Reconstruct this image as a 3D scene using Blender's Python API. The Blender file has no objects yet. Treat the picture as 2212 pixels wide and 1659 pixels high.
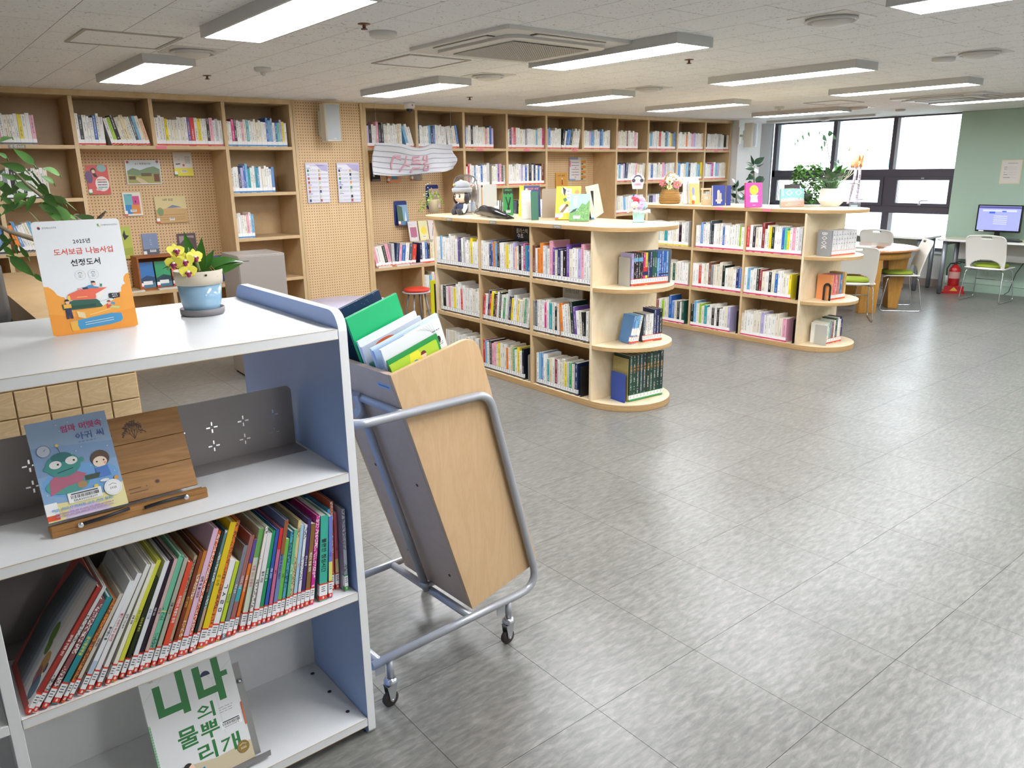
import bpy, bmesh, math, random
from math import sin, cos, pi, radians, sqrt
from mathutils import Matrix, Vector
# ------------------------------------------------------------------ camera
SC = bpy.context.scene
COL = SC.collection
CAMZ = 1.7025; FPX = 1654.2; YAW = 0.67751; PITCH = 0.27161; ROLL = -0.0144
CEIL = 2.386
fw = Vector((sin(YAW)*cos(PITCH), cos(YAW)*cos(PITCH), -sin(PITCH)))
rt = Vector((cos(YAW), -sin(YAW), 0)); up = rt.cross(fw)
r2 = rt*cos(ROLL) + up*sin(ROLL); u2 = -rt*sin(ROLL) + up*cos(ROLL)
cam = bpy.data.cameras.new('camera'); cam_ob = bpy.data.objects.new('camera', cam); COL.objects.link(cam_ob)
cam.sensor_fit = 'HORIZONTAL'; cam.sensor_width = 36.0; cam.lens = 36.0*FPX/2212.0
cam.clip_start = 0.05; cam.clip_end = 300
cam_ob.matrix_world = Matrix(((r2.x, u2.x, -fw.x, 0), (r2.y, u2.y, -fw.y, 0), (r2.z, u2.z, -fw.z, CAMZ), (0, 0, 0, 1)))
SC.camera = cam_ob
# ------------------------------------------------------------------ world, exposure
world = bpy.data.worlds.new('world'); SC.world = world; world.use_nodes = True
bg = world.node_tree.nodes['Background']
bg.inputs[0].default_value = (0.90, 0.95, 1.0, 1); bg.inputs[1].default_value = 7.0   # bright overcast sky
SC.view_settings.view_transform = 'Standard'; SC.view_settings.look = 'None'
SC.view_settings.gamma = 1.0; SC.view_settings.use_curve_mapping = False
SC.view_settings.exposure = 0.0
LAMP = 39.0
SC.cycles.max_bounces = 7; SC.cycles.diffuse_bounces = 4; SC.cycles.transparent_max_bounces = 12
SC.cycles.caustics_reflective = False; SC.cycles.caustics_refractive = False

# ------------------------------------------------------------------ helpers
def at(px, py, ax, v):
    """point where the line of sight through photo pixel (2212x1659) meets the plane axis=v"""
    d = r2*((px-1106)/FPX) - u2*((py-829.5)/FPX) + fw
    o = Vector((0, 0, CAMZ)); t = (v - o[ax])/d[ax]
    return o + d*t
def lin(h):
    if isinstance(h, str):
        h = h.lstrip('#'); h = h if len(h) == 6 else ''.join(q*2 for q in h); h = [int(h[i:i+2], 16)/255 for i in (0, 2, 4)]
    return tuple((c/12.92 if c <= 0.04045 else ((c+0.055)/1.055)**2.4) for c in h[:3])
MATS = {}
def newmat(name):
    m = bpy.data.materials.new(name); m.use_nodes = True
    nt = m.node_tree; b = nt.nodes['Principled BSDF']
    return m, nt, b
def mat(name, col, rough=0.5, metal=0.0, spec=0.5, coat=0.0, noise=0.0, nscale=20.0, bump=0.0, bscale=200.0, alpha=None, trans=0.0, sheen=0.0):
    if name in MATS: return MATS[name]
    m, nt, b = newmat(name); c = lin(col)
    b.inputs['Base Color'].default_value = (*c, 1); b.inputs['Roughness'].default_value = rough
    b.inputs['Metallic'].default_value = metal; b.inputs['Specular IOR Level'].default_value = spec
    b.inputs['Coat Weight'].default_value = coat; b.inputs['Transmission Weight'].default_value = trans
    b.inputs['Sheen Weight'].default_value = sheen
    if noise > 0:
        tc = nt.nodes.new('ShaderNodeTexCoord'); n = nt.nodes.new('ShaderNodeTexNoise'); n.inputs['Scale'].default_value = nscale
        n.inputs['Detail'].default_value = 4
        nt.links.new(tc.outputs['Object'], n.inputs['Vector'])
        r = nt.nodes.new('ShaderNodeMapRange'); r.inputs['From Min'].default_value = .3; r.inputs['From Max'].default_value = .7
        r.inputs['To Min'].default_value = 1-noise; r.inputs['To Max'].default_value = 1+noise*.5
        nt.links.new(n.outputs['Fac'], r.inputs['Value'])
        mx = nt.nodes.new('ShaderNodeVectorMath'); mx.operation = 'SCALE'; mx.inputs[0].default_value = c
        nt.links.new(r.outputs[0], mx.inputs['Scale']); nt.links.new(mx.outputs[0], b.inputs['Base Color'])
    if bump > 0:
        tc = nt.nodes.new('ShaderNodeTexCoord'); n = nt.nodes.new('ShaderNodeTexNoise'); n.inputs['Scale'].default_value = bscale
        nt.links.new(tc.outputs['Object'], n.inputs['Vector'])
        bp = nt.nodes.new('ShaderNodeBump'); bp.inputs['Strength'].default_value = bump; bp.inputs['Distance'].default_value = .002
        nt.links.new(n.outputs['Fac'], bp.inputs['Height']); nt.links.new(bp.outputs[0], b.inputs['Normal'])
    if alpha is not None: b.inputs['Alpha'].default_value = alpha
    MATS[name] = m; return m
def emis(name, col, s, base=None):
    if name in MATS: return MATS[name]
    m, nt, b = newmat(name); c = lin(col)
    b.inputs['Base Color'].default_value = (*(lin(base) if base else c), 1)
    b.inputs['Emission Color'].default_value = (*c, 1); b.inputs['Emission Strength'].default_value = s
    MATS[name] = m; return m
def nd(nt, typ, **kw):
    n = nt.nodes.new(typ)
    for k, v in kw.items():
        if k.startswith('_'): setattr(n, k[1:], v)
        else: n.inputs[k.replace('__', ' ')].default_value = v
    return n
def wood(name, a, b_, scale=(1, 1, 12), rough=.45, freq=3.0, coat=0.0, grain=.5, coord='Object', spec=.4):
    """streaky wood: noise stretched along one axis, mixed between two tones, with fine pores"""
    if name in MATS: return MATS[name]
    m, nt, b = newmat(name)
    tc = nd(nt, 'ShaderNodeTexCoord'); mp = nd(nt, 'ShaderNodeMapping'); mp.inputs['Scale'].default_value = scale
    nt.links.new(tc.outputs[coord], mp.inputs['Vector'])
    n1 = nd(nt, 'ShaderNodeTexNoise', Scale=freq, Detail=5.0, Distortion=1.2); nt.links.new(mp.outputs[0], n1.inputs['Vector'])
    w = nd(nt, 'ShaderNodeMath', _operation='PINGPONG'); w.inputs[1].default_value = .12
    nt.links.new(n1.outputs['Fac'], w.inputs[0])
    r = nd(nt, 'ShaderNodeMapRange'); r.inputs['From Max'].default_value = .12; nt.links.new(w.outputs[0], r.inputs['Value'])
    n2 = nd(nt, 'ShaderNodeTexNoise', Scale=freq*14, Detail=2.0); nt.links.new(mp.outputs[0], n2.inputs['Vector'])
    ad = nd(nt, 'ShaderNodeMath', _operation='MULTIPLY_ADD'); ad.inputs[1].default_value = grain; nt.links.new(r.outputs[0], ad.inputs[0])
    m2 = nd(nt, 'ShaderNodeMath', _operation='MULTIPLY'); m2.inputs[1].default_value = 1-grain; nt.links.new(n2.outputs['Fac'], m2.inputs[0]); nt.links.new(m2.outputs[0], ad.inputs[2])
    mx = nd(nt, 'ShaderNodeMix', _data_type='RGBA'); mx.inputs['A'].default_value = (*lin(a), 1); mx.inputs['B'].default_value = (*lin(b_), 1)
    nt.links.new(ad.outputs[0], mx.inputs['Factor']); nt.links.new(mx.outputs['Result'], b.inputs['Base Color'])
    b.inputs['Roughness'].default_value = rough; b.inputs['Coat Weight'].default_value = coat; b.inputs['Specular IOR Level'].default_value = spec
    MATS[name] = m; return m

class MB:
    """collects geometry for ONE mesh object"""
    def __init__(s): s.v = []; s.f = []; s.m = []; s.c = []; s.s = []; s.uv = []; s.M = Matrix.Identity(4)
    def add(s, vs, fs, mi=0, col=None, smooth=False, uvs=None):
        o = len(s.v); s.v += [tuple(s.M @ Vector(p)) for p in vs]
        for i, f in enumerate(fs):
            s.f.append(tuple(o+k for k in f)); s.m.append(mi[i] if isinstance(mi, (list, tuple)) else mi)
            s.c.append(col[i] if isinstance(col, list) else (col or (1, 1, 1))); s.s.append(smooth)
            s.uv.append(uvs[i] if uvs else None)
    def box(s, x0, x1, y0, y1, z0, z1, mi=0, col=None, uvf=False):
        vs = [(x0, y0, z0), (x1, y0, z0), (x1, y1, z0), (x0, y1, z0), (x0, y0, z1), (x1, y0, z1), (x1, y1, z1), (x0, y1, z1)]
        fs = [(0, 3, 2, 1), (4, 5, 6, 7), (0, 1, 5, 4), (1, 2, 6, 5), (2, 3, 7, 6), (3, 0, 4, 7)]
        q = [(0, 0), (1, 0), (1, 1), (0, 1)]
        s.add(vs, fs, mi, col, False, [q]*6 if uvf else None)
    def prism(s, pts, a0, a1, axis='z', mi=0, col=None, smooth=False, cap=None):
        """extrude a polygon. axis z: pts=(x,y); axis y: pts=(x,z); axis x: pts=(y,z)"""
        n = len(pts)
        def P(p, a): return (p[0], p[1], a) if axis == 'z' else ((p[0], a, p[1]) if axis == 'y' else (a, p[0], p[1]))
        vs = [P(p, a0) for p in pts]+[P(p, a1) for p in pts]
        area = sum(pts[i][0]*pts[(i+1) % n][1]-pts[(i+1) % n][0]*pts[i][1] for i in range(n))
        flip = (area < 0) != (axis == 'y')
        side = [(i, (i+1) % n, n+(i+1) % n, n+i) for i in range(n)]; caps = [tuple(range(n))[::-1], tuple(range(n, 2*n))]
        if flip: side = [f[::-1] for f in side]; caps = [f[::-1] for f in caps]
        s.add(vs, side, mi, col, smooth); o = len(s.v)-2*n
        for f in caps:
            s.f.append(tuple(o+k for k in f)); s.m.append(mi if cap is None else cap); s.c.append(col or (1, 1, 1)); s.s.append(False); s.uv.append(None)
    def tube(s, path, r, seg=8, mi=0, closed=False, col=None, caps=True):
        P = [Vector(p) for p in path]; n = len(P); rr = r if isinstance(r, (list, tuple)) else [r]*n
        ring = []; prev = None
        for i in range(n):
            a = P[(i-1) % n] if (closed or i > 0) else P[i]; b = P[(i+1) % n] if (closed or i < n-1) else P[i]
            t = (b-a).normalized() if (b-a).length > 1e-9 else Vector((0, 0, 1))
            if prev is None:
                x = t.orthogonal().normalized()
            else:
                x = prev - t*prev.dot(t); x = x.normalized() if x.length > 1e-6 else t.orthogonal().normalized()
            prev = x; y = t.cross(x)
            ring.append([tuple(P[i]+(x*cos(2*pi*k/seg)+y*sin(2*pi*k/seg))*rr[i]) for k in range(seg)])
        vs = [p for q in ring for p in q]; fs = []
        for i in range(n if closed else n-1):
            j = (i+1) % n
            for k in range(seg): fs.append((i*seg+k, i*seg+(k+1) % seg, j*seg+(k+1) % seg, j*seg+k))
        s.add(vs, fs, mi, col, True)
        if caps and not closed:
            o = len(s.v)-len(vs)
            for f in (tuple(range(seg))[::-1], tuple(range((n-1)*seg, n*seg))):
                s.f.append(tuple(o+k for k in f)); s.m.append(mi); s.c.append(col or (1, 1, 1)); s.s.append(False); s.uv.append(None)
    def lathe(s, prof, c=(0, 0, 0), seg=24, mi=0, col=None, smooth=True, sx=1, sy=1):
        vs = []; fs = []
        for r, z in prof:
            for k in range(seg): a = 2*pi*k/seg; vs.append((c[0]+r*cos(a)*sx, c[1]+r*sin(a)*sy, c[2]+z))
        for i in range(len(prof)-1):
            for k in range(seg): fs.append((i*seg+k, i*seg+(k+1) % seg, (i+1)*seg+(k+1) % seg, (i+1)*seg+k))
        s.add(vs, fs, mi, col, smooth); o = len(s.v)-len(vs)
        if prof[0][0] > 1e-4: s.f.append(tuple(o+k for k in range(seg))[::-1]); s.m.append(mi); s.c.append(col or (1, 1, 1)); s.s.append(False); s.uv.append(None)
        if prof[-1][0] > 1e-4: s.f.append(tuple(o+(len(prof)-1)*seg+k for k in range(seg))); s.m.append(mi); s.c.append(col or (1, 1, 1)); s.s.append(False); s.uv.append(None)
    def ball(s, c, r, seg=12, rings=8, mi=0, col=None):
        rx, ry, rz = r if isinstance(r, (tuple, list)) else (r, r, r); vs = []; fs = []
        for i in range(rings+1):
            t = pi*i/rings
            for k in range(seg): a = 2*pi*k/seg; vs.append((c[0]+rx*sin(t)*cos(a), c[1]+ry*sin(t)*sin(a), c[2]-rz*cos(t)))
        for i in range(rings):
            for k in range(seg): fs.append((i*seg+k, i*seg+(k+1) % seg, (i+1)*seg+(k+1) % seg, (i+1)*seg+k))
        s.add(vs, fs, mi, col, True)
    def grid(s, fn, nu, nv, mi=0, col=None, smooth=True):
        vs = [fn(i/nu, j/nv) for j in range(nv+1) for i in range(nu+1)]
        fs = [(j*(nu+1)+i, j*(nu+1)+i+1, (j+1)*(nu+1)+i+1, (j+1)*(nu+1)+i) for j in range(nv) for i in range(nu)]
        s.add(vs, fs, mi, col, smooth)
    def poly(s, pts, mi=0, col=None): s.add(pts, [tuple(range(len(pts)))], mi, col)
    def text(s, body, h=None, w=None, mi=0, col=None, bold=0.0, maxw=None, align='c', z=0.0, res=1):
        """flat lettering in the xy plane of s.M, centred on the origin"""
        vs, fs, (x0, x1, y0, y1) = glyphs(body, bold, res)
        if not vs: return
        k = (h/(y1-y0)) if h else (w/(x1-x0)); kx = k
        if h and w: kx = w/(x1-x0)
        if maxw and (x1-x0)*kx > maxw: kx = k = maxw/(x1-x0)
        cx = (x0+x1)/2 if align == 'c' else x0; cy = (y0+y1)/2
        s.add([((x-cx)*kx, (y-cy)*k, z) for x, y in vs], fs, mi, col)
    def build(s, name, mats=None, parent=None, smooth=None, bevel=0.0):
        me = bpy.data.meshes.new(name); me.from_pydata(s.v, [], s.f)
        if mats is not None:
            for m in (mats if isinstance(mats, (list, tuple)) else [mats]): me.materials.append(m)
        me.polygons.foreach_set('material_index', s.m); me.polygons.foreach_set('use_smooth', s.s)
        if any(c != (1, 1, 1) for c in s.c):
            a = me.color_attributes.new('col', 'FLOAT_COLOR', 'CORNER'); d = []
            for f, c in zip(s.f, s.c): d += [c[0], c[1], c[2], 1.0]*len(f)
            a.data.foreach_set('color', d)
        if any(u is not None for u in s.uv):
            l = me.uv_layers.new(name='uv'); d = []
            for f, u in zip(s.f, s.uv):
                for k in range(len(f)): d += list(u[k]) if u else [0.0, 0.0]
            l.data.foreach_set('uv', d)
        me.update()
        o = bpy.data.objects.new(name, me); COL.objects.link(o)
        if parent is not None: o.parent = parent
        if bevel > 0:
            b = o.modifiers.new('bevel', 'BEVEL'); b.width = bevel; b.segments = 2; b.limit_method = 'ANGLE'
        return o
GL = {}
TXT = bpy.data.curves.new('lettering', 'FONT'); TXT.size = 1; TXT_OB = bpy.data.objects.new('lettering', TXT)
def glyph(ch, bold):
    """outline mesh of one character of Blender's built-in font, made once"""
    k = (ch, bold)
    if k not in GL:
        TXT.body = ch; TXT.resolution_u = 1; TXT.offset = bold
        me = bpy.data.meshes.new_from_object(TXT_OB)
        vs = [(v.co.x, v.co.y) for v in me.vertices]; fs = [tuple(p.vertices) for p in me.polygons]; bpy.data.meshes.remove(me)
        hang = ord(ch) > 0x3000
        adv = .34 if ch == ' ' else (.92 if hang else max([v[0] for v in vs], default=.3)+.07)
        GL[k] = (vs, fs, adv)
    return GL[k]
def glyphs(body, bold, res=1):
    bold = .02 if bold > 0 else 0.0; vs = []; fs = []; x = 0
    for ch in body:
        v, f, adv = glyph(ch, bold); o = len(vs); vs += [(p[0]+x, p[1]) for p in v]; fs += [tuple(o+i for i in q) for q in f]; x += adv
    bb = (min([v[0] for v in vs], default=0), max([v[0] for v in vs], default=1), min([v[1] for v in vs], default=0), max([v[1] for v in vs], default=1))
    return vs, fs, bb
def tag(o, label=None, cat=None, group=None, kind=None):
    if label: o['label'] = label
    if cat: o['category'] = cat
    if group: o['group'] = group
    if kind: o['kind'] = kind
    return o
def thing(name, label, cat, loc=(0, 0, 0), rz=0.0, group=None):
    o = bpy.data.objects.new(name, None); COL.objects.link(o); o.location = loc; o.rotation_euler = (0, 0, rz)
    o.empty_display_size = .05
    return tag(o, label, cat, group)
def struct(o): o['kind'] = 'structure'; return o
def frame(origin, x, y):
    x = Vector(x).normalized(); y = Vector(y); y = (y - x*y.dot(x)).normalized(); z = x.cross(y)
    return Matrix(((x.x, y.x, z.x, origin[0]), (x.y, y.y, z.y, origin[1]), (x.z, y.z, z.z, origin[2]), (0, 0, 0, 1)))
def arc(cx, cy, r, a0, a1, n): return [(cx+r*cos(a0+(a1-a0)*i/n), cy+r*sin(a0+(a1-a0)*i/n)) for i in range(n+1)]
def rrect(x0, x1, y0, y1, r, n=5):
    return arc(x1-r, y1-r, r, 0, pi/2, n)+arc(x0+r, y1-r, r, pi/2, pi, n)+arc(x0+r, y0+r, r, pi, 1.5*pi, n)+arc(x1-r, y0+r, r, 1.5*pi, 2*pi, n)
def roundpath(pts, r, n=6):
    """3d polyline with filleted corners"""
    P = [Vector(p) for p in pts]; out = [P[0]]
    for i in range(1, len(P)-1):
        a = (P[i-1]-P[i]).normalized(); b = (P[i+1]-P[i]).normalized(); ang = a.angle(b)
        d = min(r/math.tan(ang/2), (P[i-1]-P[i]).length*.48, (P[i+1]-P[i]).length*.48)
        p0 = P[i]+a*d; p1 = P[i]+b*d
        for k in range(n+1):
            t = k/n; out.append(p0*(1-t)**2+P[i]*2*t*(1-t)+p1*t*t)
    out.append(P[-1]); return out
# ------------------------------------------------------------------ materials of the room
def floor_mat():
    m, nt, b = newmat('vinyl_tile'); g = nd(nt, 'ShaderNodeNewGeometry')
    mp = nd(nt, 'ShaderNodeMapping'); mp.inputs['Rotation'].default_value = (0, 0, radians(-5)); mp.inputs['Scale'].default_value = (16, 55, 1)
    nt.links.new(g.outputs['Position'], mp.inputs['Vector'])
    n1 = nd(nt, 'ShaderNodeTexNoise', Scale=1.0, Detail=4.0, Roughness=.62, Distortion=.35); nt.links.new(mp.outputs[0], n1.inputs['Vector'])
    n2 = nd(nt, 'ShaderNodeTexNoise', Scale=2.2, Detail=2.0); nt.links.new(g.outputs['Position'], n2.inputs['Vector'])
    mx0 = nd(nt, 'ShaderNodeMath', _operation='MULTIPLY_ADD'); mx0.inputs[1].default_value = .22; nt.links.new(n2.outputs['Fac'], mx0.inputs[0]); nt.links.new(n1.outputs['Fac'], mx0.inputs[2])
    r = nd(nt, 'ShaderNodeValToRGB'); cr = r.color_ramp; cr.elements[0].position = .42; cr.elements[0].color = (*lin('#63625d'), 1)
    cr.elements[1].position = .82; cr.elements[1].color = (*lin('#888680'), 1); e = cr.elements.new(.61); e.color = (*lin('#74736d'), 1)
    nt.links.new(mx0.outputs[0], r.inputs['Fac']); nt.links.new(r.outputs[0], b.inputs['Base Color'])
    n3 = nd(nt, 'ShaderNodeTexNoise', Scale=3.0, Detail=3.0); nt.links.new(g.outputs['Position'], n3.inputs['Vector'])
    rr = nd(nt, 'ShaderNodeMapRange'); rr.inputs['To Min'].default_value = .26; rr.inputs['To Max'].default_value = .36; nt.links.new(n3.outputs['Fac'], rr.inputs['Value']); nt.links.new(rr.outputs[0], b.inputs['Roughness'])
    bp = nd(nt, 'ShaderNodeBump', Strength=.05, Distance=.01); nt.links.new(n3.outputs['Fac'], bp.inputs['Height']); nt.links.new(bp.outputs[0], b.inputs['Normal'])
    return m
def ceil_mat():
    m, nt, b = newmat('mineral_tile'); g = nd(nt, 'ShaderNodeNewGeometry')
    n1 = nd(nt, 'ShaderNodeTexNoise', Scale=62.0, Detail=2.0, Distortion=1.0); nt.links.new(g.outputs['Position'], n1.inputs['Vector'])
    r = nd(nt, 'ShaderNodeValToRGB'); cr = r.color_ramp; cr.elements[0].position = .30; cr.elements[0].color = (*lin('#b0aaa0'), 1)
    cr.elements[1].position = .36; cr.elements[1].color = (*lin('#f4f5f5'), 1); nt.links.new(n1.outputs['Fac'], r.inputs['Fac']); nt.links.new(r.outputs[0], b.inputs['Base Color'])
    bp = nd(nt, 'ShaderNodeBump', Strength=.3, Distance=.003); nt.links.new(r.outputs[0], bp.inputs['Height']); nt.links.new(bp.outputs[0], b.inputs['Normal'])
    b.inputs['Roughness'].default_value = .9; return m
def peg_mat():
    """birch pegboard: rows of small drilled holes every 27 mm"""
    m, nt, b = newmat('pegboard'); g = nd(nt, 'ShaderNodeNewGeometry')
    sx = nd(nt, 'ShaderNodeSeparateXYZ'); nt.links.new(g.outputs['Position'], sx.inputs[0])
    sq = []
    for ch in ('X', 'Z'):
        a = nd(nt, 'ShaderNodeMath', _operation='MULTIPLY'); a.inputs[1].default_value = 1/.027; nt.links.new(sx.outputs[ch], a.inputs[0])
        f = nd(nt, 'ShaderNodeMath', _operation='FRACT'); nt.links.new(a.outputs[0], f.inputs[0])
        c = nd(nt, 'ShaderNodeMath', _operation='SUBTRACT'); c.inputs[1].default_value = .5; nt.links.new(f.outputs[0], c.inputs[0])
        p = nd(nt, 'ShaderNodeMath', _operation='POWER'); p.inputs[1].default_value = 2.0; nt.links.new(c.outputs[0], p.inputs[0]); sq.append(p)
    ad = nd(nt, 'ShaderNodeMath', _operation='ADD'); nt.links.new(sq[0].outputs[0], ad.inputs[0]); nt.links.new(sq[1].outputs[0], ad.inputs[1])
    lt = nd(nt, 'ShaderNodeMath', _operation='LESS_THAN'); lt.inputs[1].default_value = .036; nt.links.new(ad.outputs[0], lt.inputs[0])
    n = nd(nt, 'ShaderNodeTexNoise', Scale=3.0, Detail=3.0); mp = nd(nt, 'ShaderNodeMapping'); mp.inputs['Scale'].default_value = (5, 1, .7)
    nt.links.new(g.outputs['Position'], mp.inputs['Vector']); nt.links.new(mp.outputs[0], n.inputs['Vector'])
    w = nd(nt, 'ShaderNodeMix', _data_type='RGBA'); w.inputs['A'].default_value = (*lin('#d3b183'), 1); w.inputs['B'].default_value = (*lin('#e3c69c'), 1); nt.links.new(n.outputs['Fac'], w.inputs['Factor'])
    mx = nd(nt, 'ShaderNodeMix', _data_type='RGBA'); mx.inputs['B'].default_value = (*lin('#7d5c38'), 1); nt.links.new(lt.outputs[0], mx.inputs['Factor']); nt.links.new(w.outputs['Result'], mx.inputs['A'])
    nt.links.new(mx.outputs['Result'], b.inputs['Base Color']); b.inputs['Roughness'].default_value = .55
    return m
FLOORM = floor_mat(); CEILM = ceil_mat(); PEG = peg_mat()
PLY = wood('birch_ply', '#c6a87c', '#d8be94', (1, 1, .5), .42, 2.4, grain=.45)
PLYD = wood('birch_ply_shelf', '#c1a378', '#d2b68b', (.6, 1, 1), .45, 2.6, grain=.4)
PLYL = wood('pale_birch', '#dcc6a0', '#ebdcbd', (1.2, 1, .8), .3, 2.2, coat=.15, grain=.6)
PLYE = wood('ply_edge', '#a98454', '#cfae7e', (1, 1, 55), .5, 2.0, grain=.7)
WHITEW = mat('white_paint', '#e4e4e2', .6, noise=.02, nscale=3)
GREENW = mat('mint_panel', '#a9c2b0', .45, noise=.03, nscale=2)
GREYM = mat('tile_backing', '#6d6a64', .9)
# ------------------------------------------------------------------ floor
def seen(x, y, z, m=60):
    v = Vector((x, y, z-CAMZ)); d = v.dot(fw)
    if d < .2: return False
    px = 1106+FPX*v.dot(r2)/d; py = 829.5-FPX*v.dot(u2)/d
    return -m < px < 2212+m and -m < py < 1659+m
X0, X1, Y0, Y1 = -2.5, 11.95, -3.5, 7.85
b = MB(); b.box(X0, X1, Y0, Y1, -.12, -.006); floor = struct(b.build('floor', GREYM)); 
JOINT = mat('joint_dirt', '#6f6d68', .9); sides = [0, 0, 1, 1, 1, 1]
def tiles(parent, name, ox, oy, sx, sy, z0, z1, gap, m, stag=0.0):
    cells = []
    i0 = math.floor((X0-ox)/sx); i1 = math.ceil((X1-ox)/sx); j0 = math.floor((Y0-oy)/sy)-1; j1 = math.ceil((Y1-oy)/sy)+1
    for i in range(i0, i1):
        for j in range(j0, j1):
            xa = ox+i*sx+gap/2; xb = xa+sx-gap; ya = oy+j*sy+gap/2+(stag if i % 2 else 0); yb = ya+sy-gap
            xa = max(xa, X0); xb = min(xb, X1); ya = max(ya, Y0); yb = min(yb, Y1)
            if xb-xa < .02 or yb-ya < .02: continue
            full = abs(xb-xa-sx+gap) < 1e-4 and abs(yb-ya-sy+gap) < 1e-4
            cx, cy = (xa+xb)/2, (ya+yb)/2; vis = any(seen(x, y, z0) for x in (xa, xb, cx) for y in (ya, yb, cy))
            cells.append((0 if (vis and full) else 1, math.hypot(cx, cy), xa, xb, ya, yb))
    cells.sort(); n = 0; rest = MB(); me = None
    for k, d, xa, xb, ya, yb in cells:
        if k == 0 and n < 300:
            if me is None:
                q = MB(); q.box(-(xb-xa)/2, (xb-xa)/2, -(yb-ya)/2, (yb-ya)/2, z0, z1, sides); o = q.build(name, [m, JOINT], parent); me = o.data
            else:
                o = bpy.data.objects.new(name, me); COL.objects.link(o); o.parent = parent
            o.location = ((xa+xb)/2, (ya+yb)/2, 0); n += 1
        else: rest.box(xa, xb, ya, yb, z0, z1, sides)
    o = rest.build(name+'_field', [m, JOINT], parent); o['kind'] = 'stuff'
tiles(floor, 'floor_tile', 1.041, .9935, .5, .5, -.006, 0, .0016, FLOORM)
# ------------------------------------------------------------------ ceiling
b = MB(); b.box(X0, X1, Y0, Y1, CEIL+.008, CEIL+.15); ceiling = struct(b.build('ceiling', mat('ceiling_backing', '#8d887e', .9)))
tiles(ceiling, 'ceiling_tile', .795, .35, .3, .6, CEIL, CEIL+.008, .0022, CEILM, stag=.3)
# ------------------------------------------------------------------ walls
def wall(name, *a, m=WHITEW):
    b = MB(); b.box(*a); return struct(b.build(name, m))
wall('wall_back', X0, X1, Y1, Y1+.15, -.12, CEIL+.15)
wall('wall_left', X0-.15, X0, Y0-.15, Y1+.15, -.12, CEIL+.15)
wall('wall_front', X0, X1, Y0-.15, Y0, -.12, CEIL+.15)
gw = wall('wall_right', 11.6, 11.95, Y0, 4.655, 0, CEIL, m=GREENW)
for k in range(6):      # mint wall panels with shadow joints
    b = MB(); b.box(11.588, 11.5995, 4.651-1.2*(k+1)+.004, 4.651-1.2*k, .112, CEIL-.004); b.build('wall_panel', GREENW, gw)
b = MB(); b.box(11.586, 11.5995, Y0, 4.651, .0005, .108); struct(b.build('baseboard_right', mat('mint_base', '#9cb5a3', .5)))
b = MB(); b.box(11.7, 11.95, 4.656, 7.849, 0, .5); b.box(11.7, 11.95, 7.66, 7.849, .5, CEIL); struct(b.build('wall_window', WHITEW))
b = MB(); b.box(11.955, 12.1, Y0, Y1+.15, -.12, .5); b.box(11.955, 12.1, Y0, 4.66, .5, CEIL+.15); b.box(11.955, 12.1, 7.66, Y1+.15, .5, CEIL+.15); struct(b.build('wall_outer', WHITEW))
b = MB(); b.box(11.688, 11.699, 4.66, 7.84, .0005, .11); struct(b.build('baseboard_window', mat('brown_base', '#8e8078', .5)))
b = MB(); b.box(11.66, 11.7, 4.66, 7.66, .47, .5); struct(b.build('trim_1', mat('sill_white', '#dfe3e6', .35)))
b = MB(); b.box(11.685, 11.72, 7.585, 7.655, .501, CEIL-.002); struct(b.build('trim_2', mat('sill_white', '#dfe3e6', .35)))
b = MB(); b.box(10.275, 10.86, 7.25, 7.849, 0, CEIL); struct(b.build('wall_pillar', WHITEW))
# ------------------------------------------------------------------ window with mullions, sashes and panes
FR = mat('window_frame_grey', '#4c4852', .4); SIL = mat('window_silver', '#b9bfca', .35, .3)
b = MB()
YL, YR = 7.585, 4.665; xw0, xw1 = 11.74, 11.84
for (y0, y1, z0, z1) in ((YR, YL, 1.535, 1.645), (YR, YL, 1.02, 1.12), (YR, YL, .5, .545), (YR, YL, CEIL-.02, CEIL-.001), (YL-.06, YL, .545, CEIL-.02), (YR, YR+.02, .545, CEIL-.02),
                          (6.50, 6.56, 1.645, CEIL-.02), (5.575, 5.635, 1.645, CEIL-.02), (6.48, 6.58, .545, 1.02), (5.56, 5.66, .545, 1.02), (6.46, 6.60, 1.12, 1.535), (5.53, 5.68, 1.12, 1.535)):
    b.box(xw0, xw1, y0, y1, z0, z1)
win = struct(b.build('window_1', FR, bevel=.003))
for y in (6.50, 5.575): b = MB(); b.box(xw0+.004, xw1, y-.045, y-.001, 1.646, CEIL-.021); b.build('mullion_strip', SIL, win)
b = MB(); b.box(xw0+.004, xw1, 7.47, 7.524, 1.646, CEIL-.021); b.build('mullion_strip', SIL, win)
b = MB(); b.box(xw0+.004, xw1, 5.50, 5.559, .546, 1.019); b.build('mullion_strip', SIL, win)
def glassmat():
    m, nt, b = newmat('window_glass'); out = nt.nodes['Material Output']
    t = nd(nt, 'ShaderNodeBsdfTransparent'); t.inputs[0].default_value = (.93, .96, .97, 1); gl = nd(nt, 'ShaderNodeBsdfGlossy', Roughness=.02); mx = nd(nt, 'ShaderNodeMixShader'); fr = nd(nt, 'ShaderNodeFresnel', IOR=1.45)
    nt.links.new(fr.outputs[0], mx.inputs[0]); nt.links.new(t.outputs[0], mx.inputs[1]); nt.links.new(gl.outputs[0], mx.inputs[2]); nt.links.new(mx.outputs[0], out.inputs[0]); return m
GLASS = glassmat(); MATS['glass'] = GLASS
cols = ((4.685, 5.575), (5.635, 6.50), (6.56, 7.525))
for (a, c) in cols:
    for (z0, z1) in ((1.645, CEIL-.02), (.545, 1.02)):
        b = MB(); b.box(11.785, 11.791, a+.001, c-.001, z0+.001, z1-.001); b.build('pane', GLASS, win)
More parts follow.
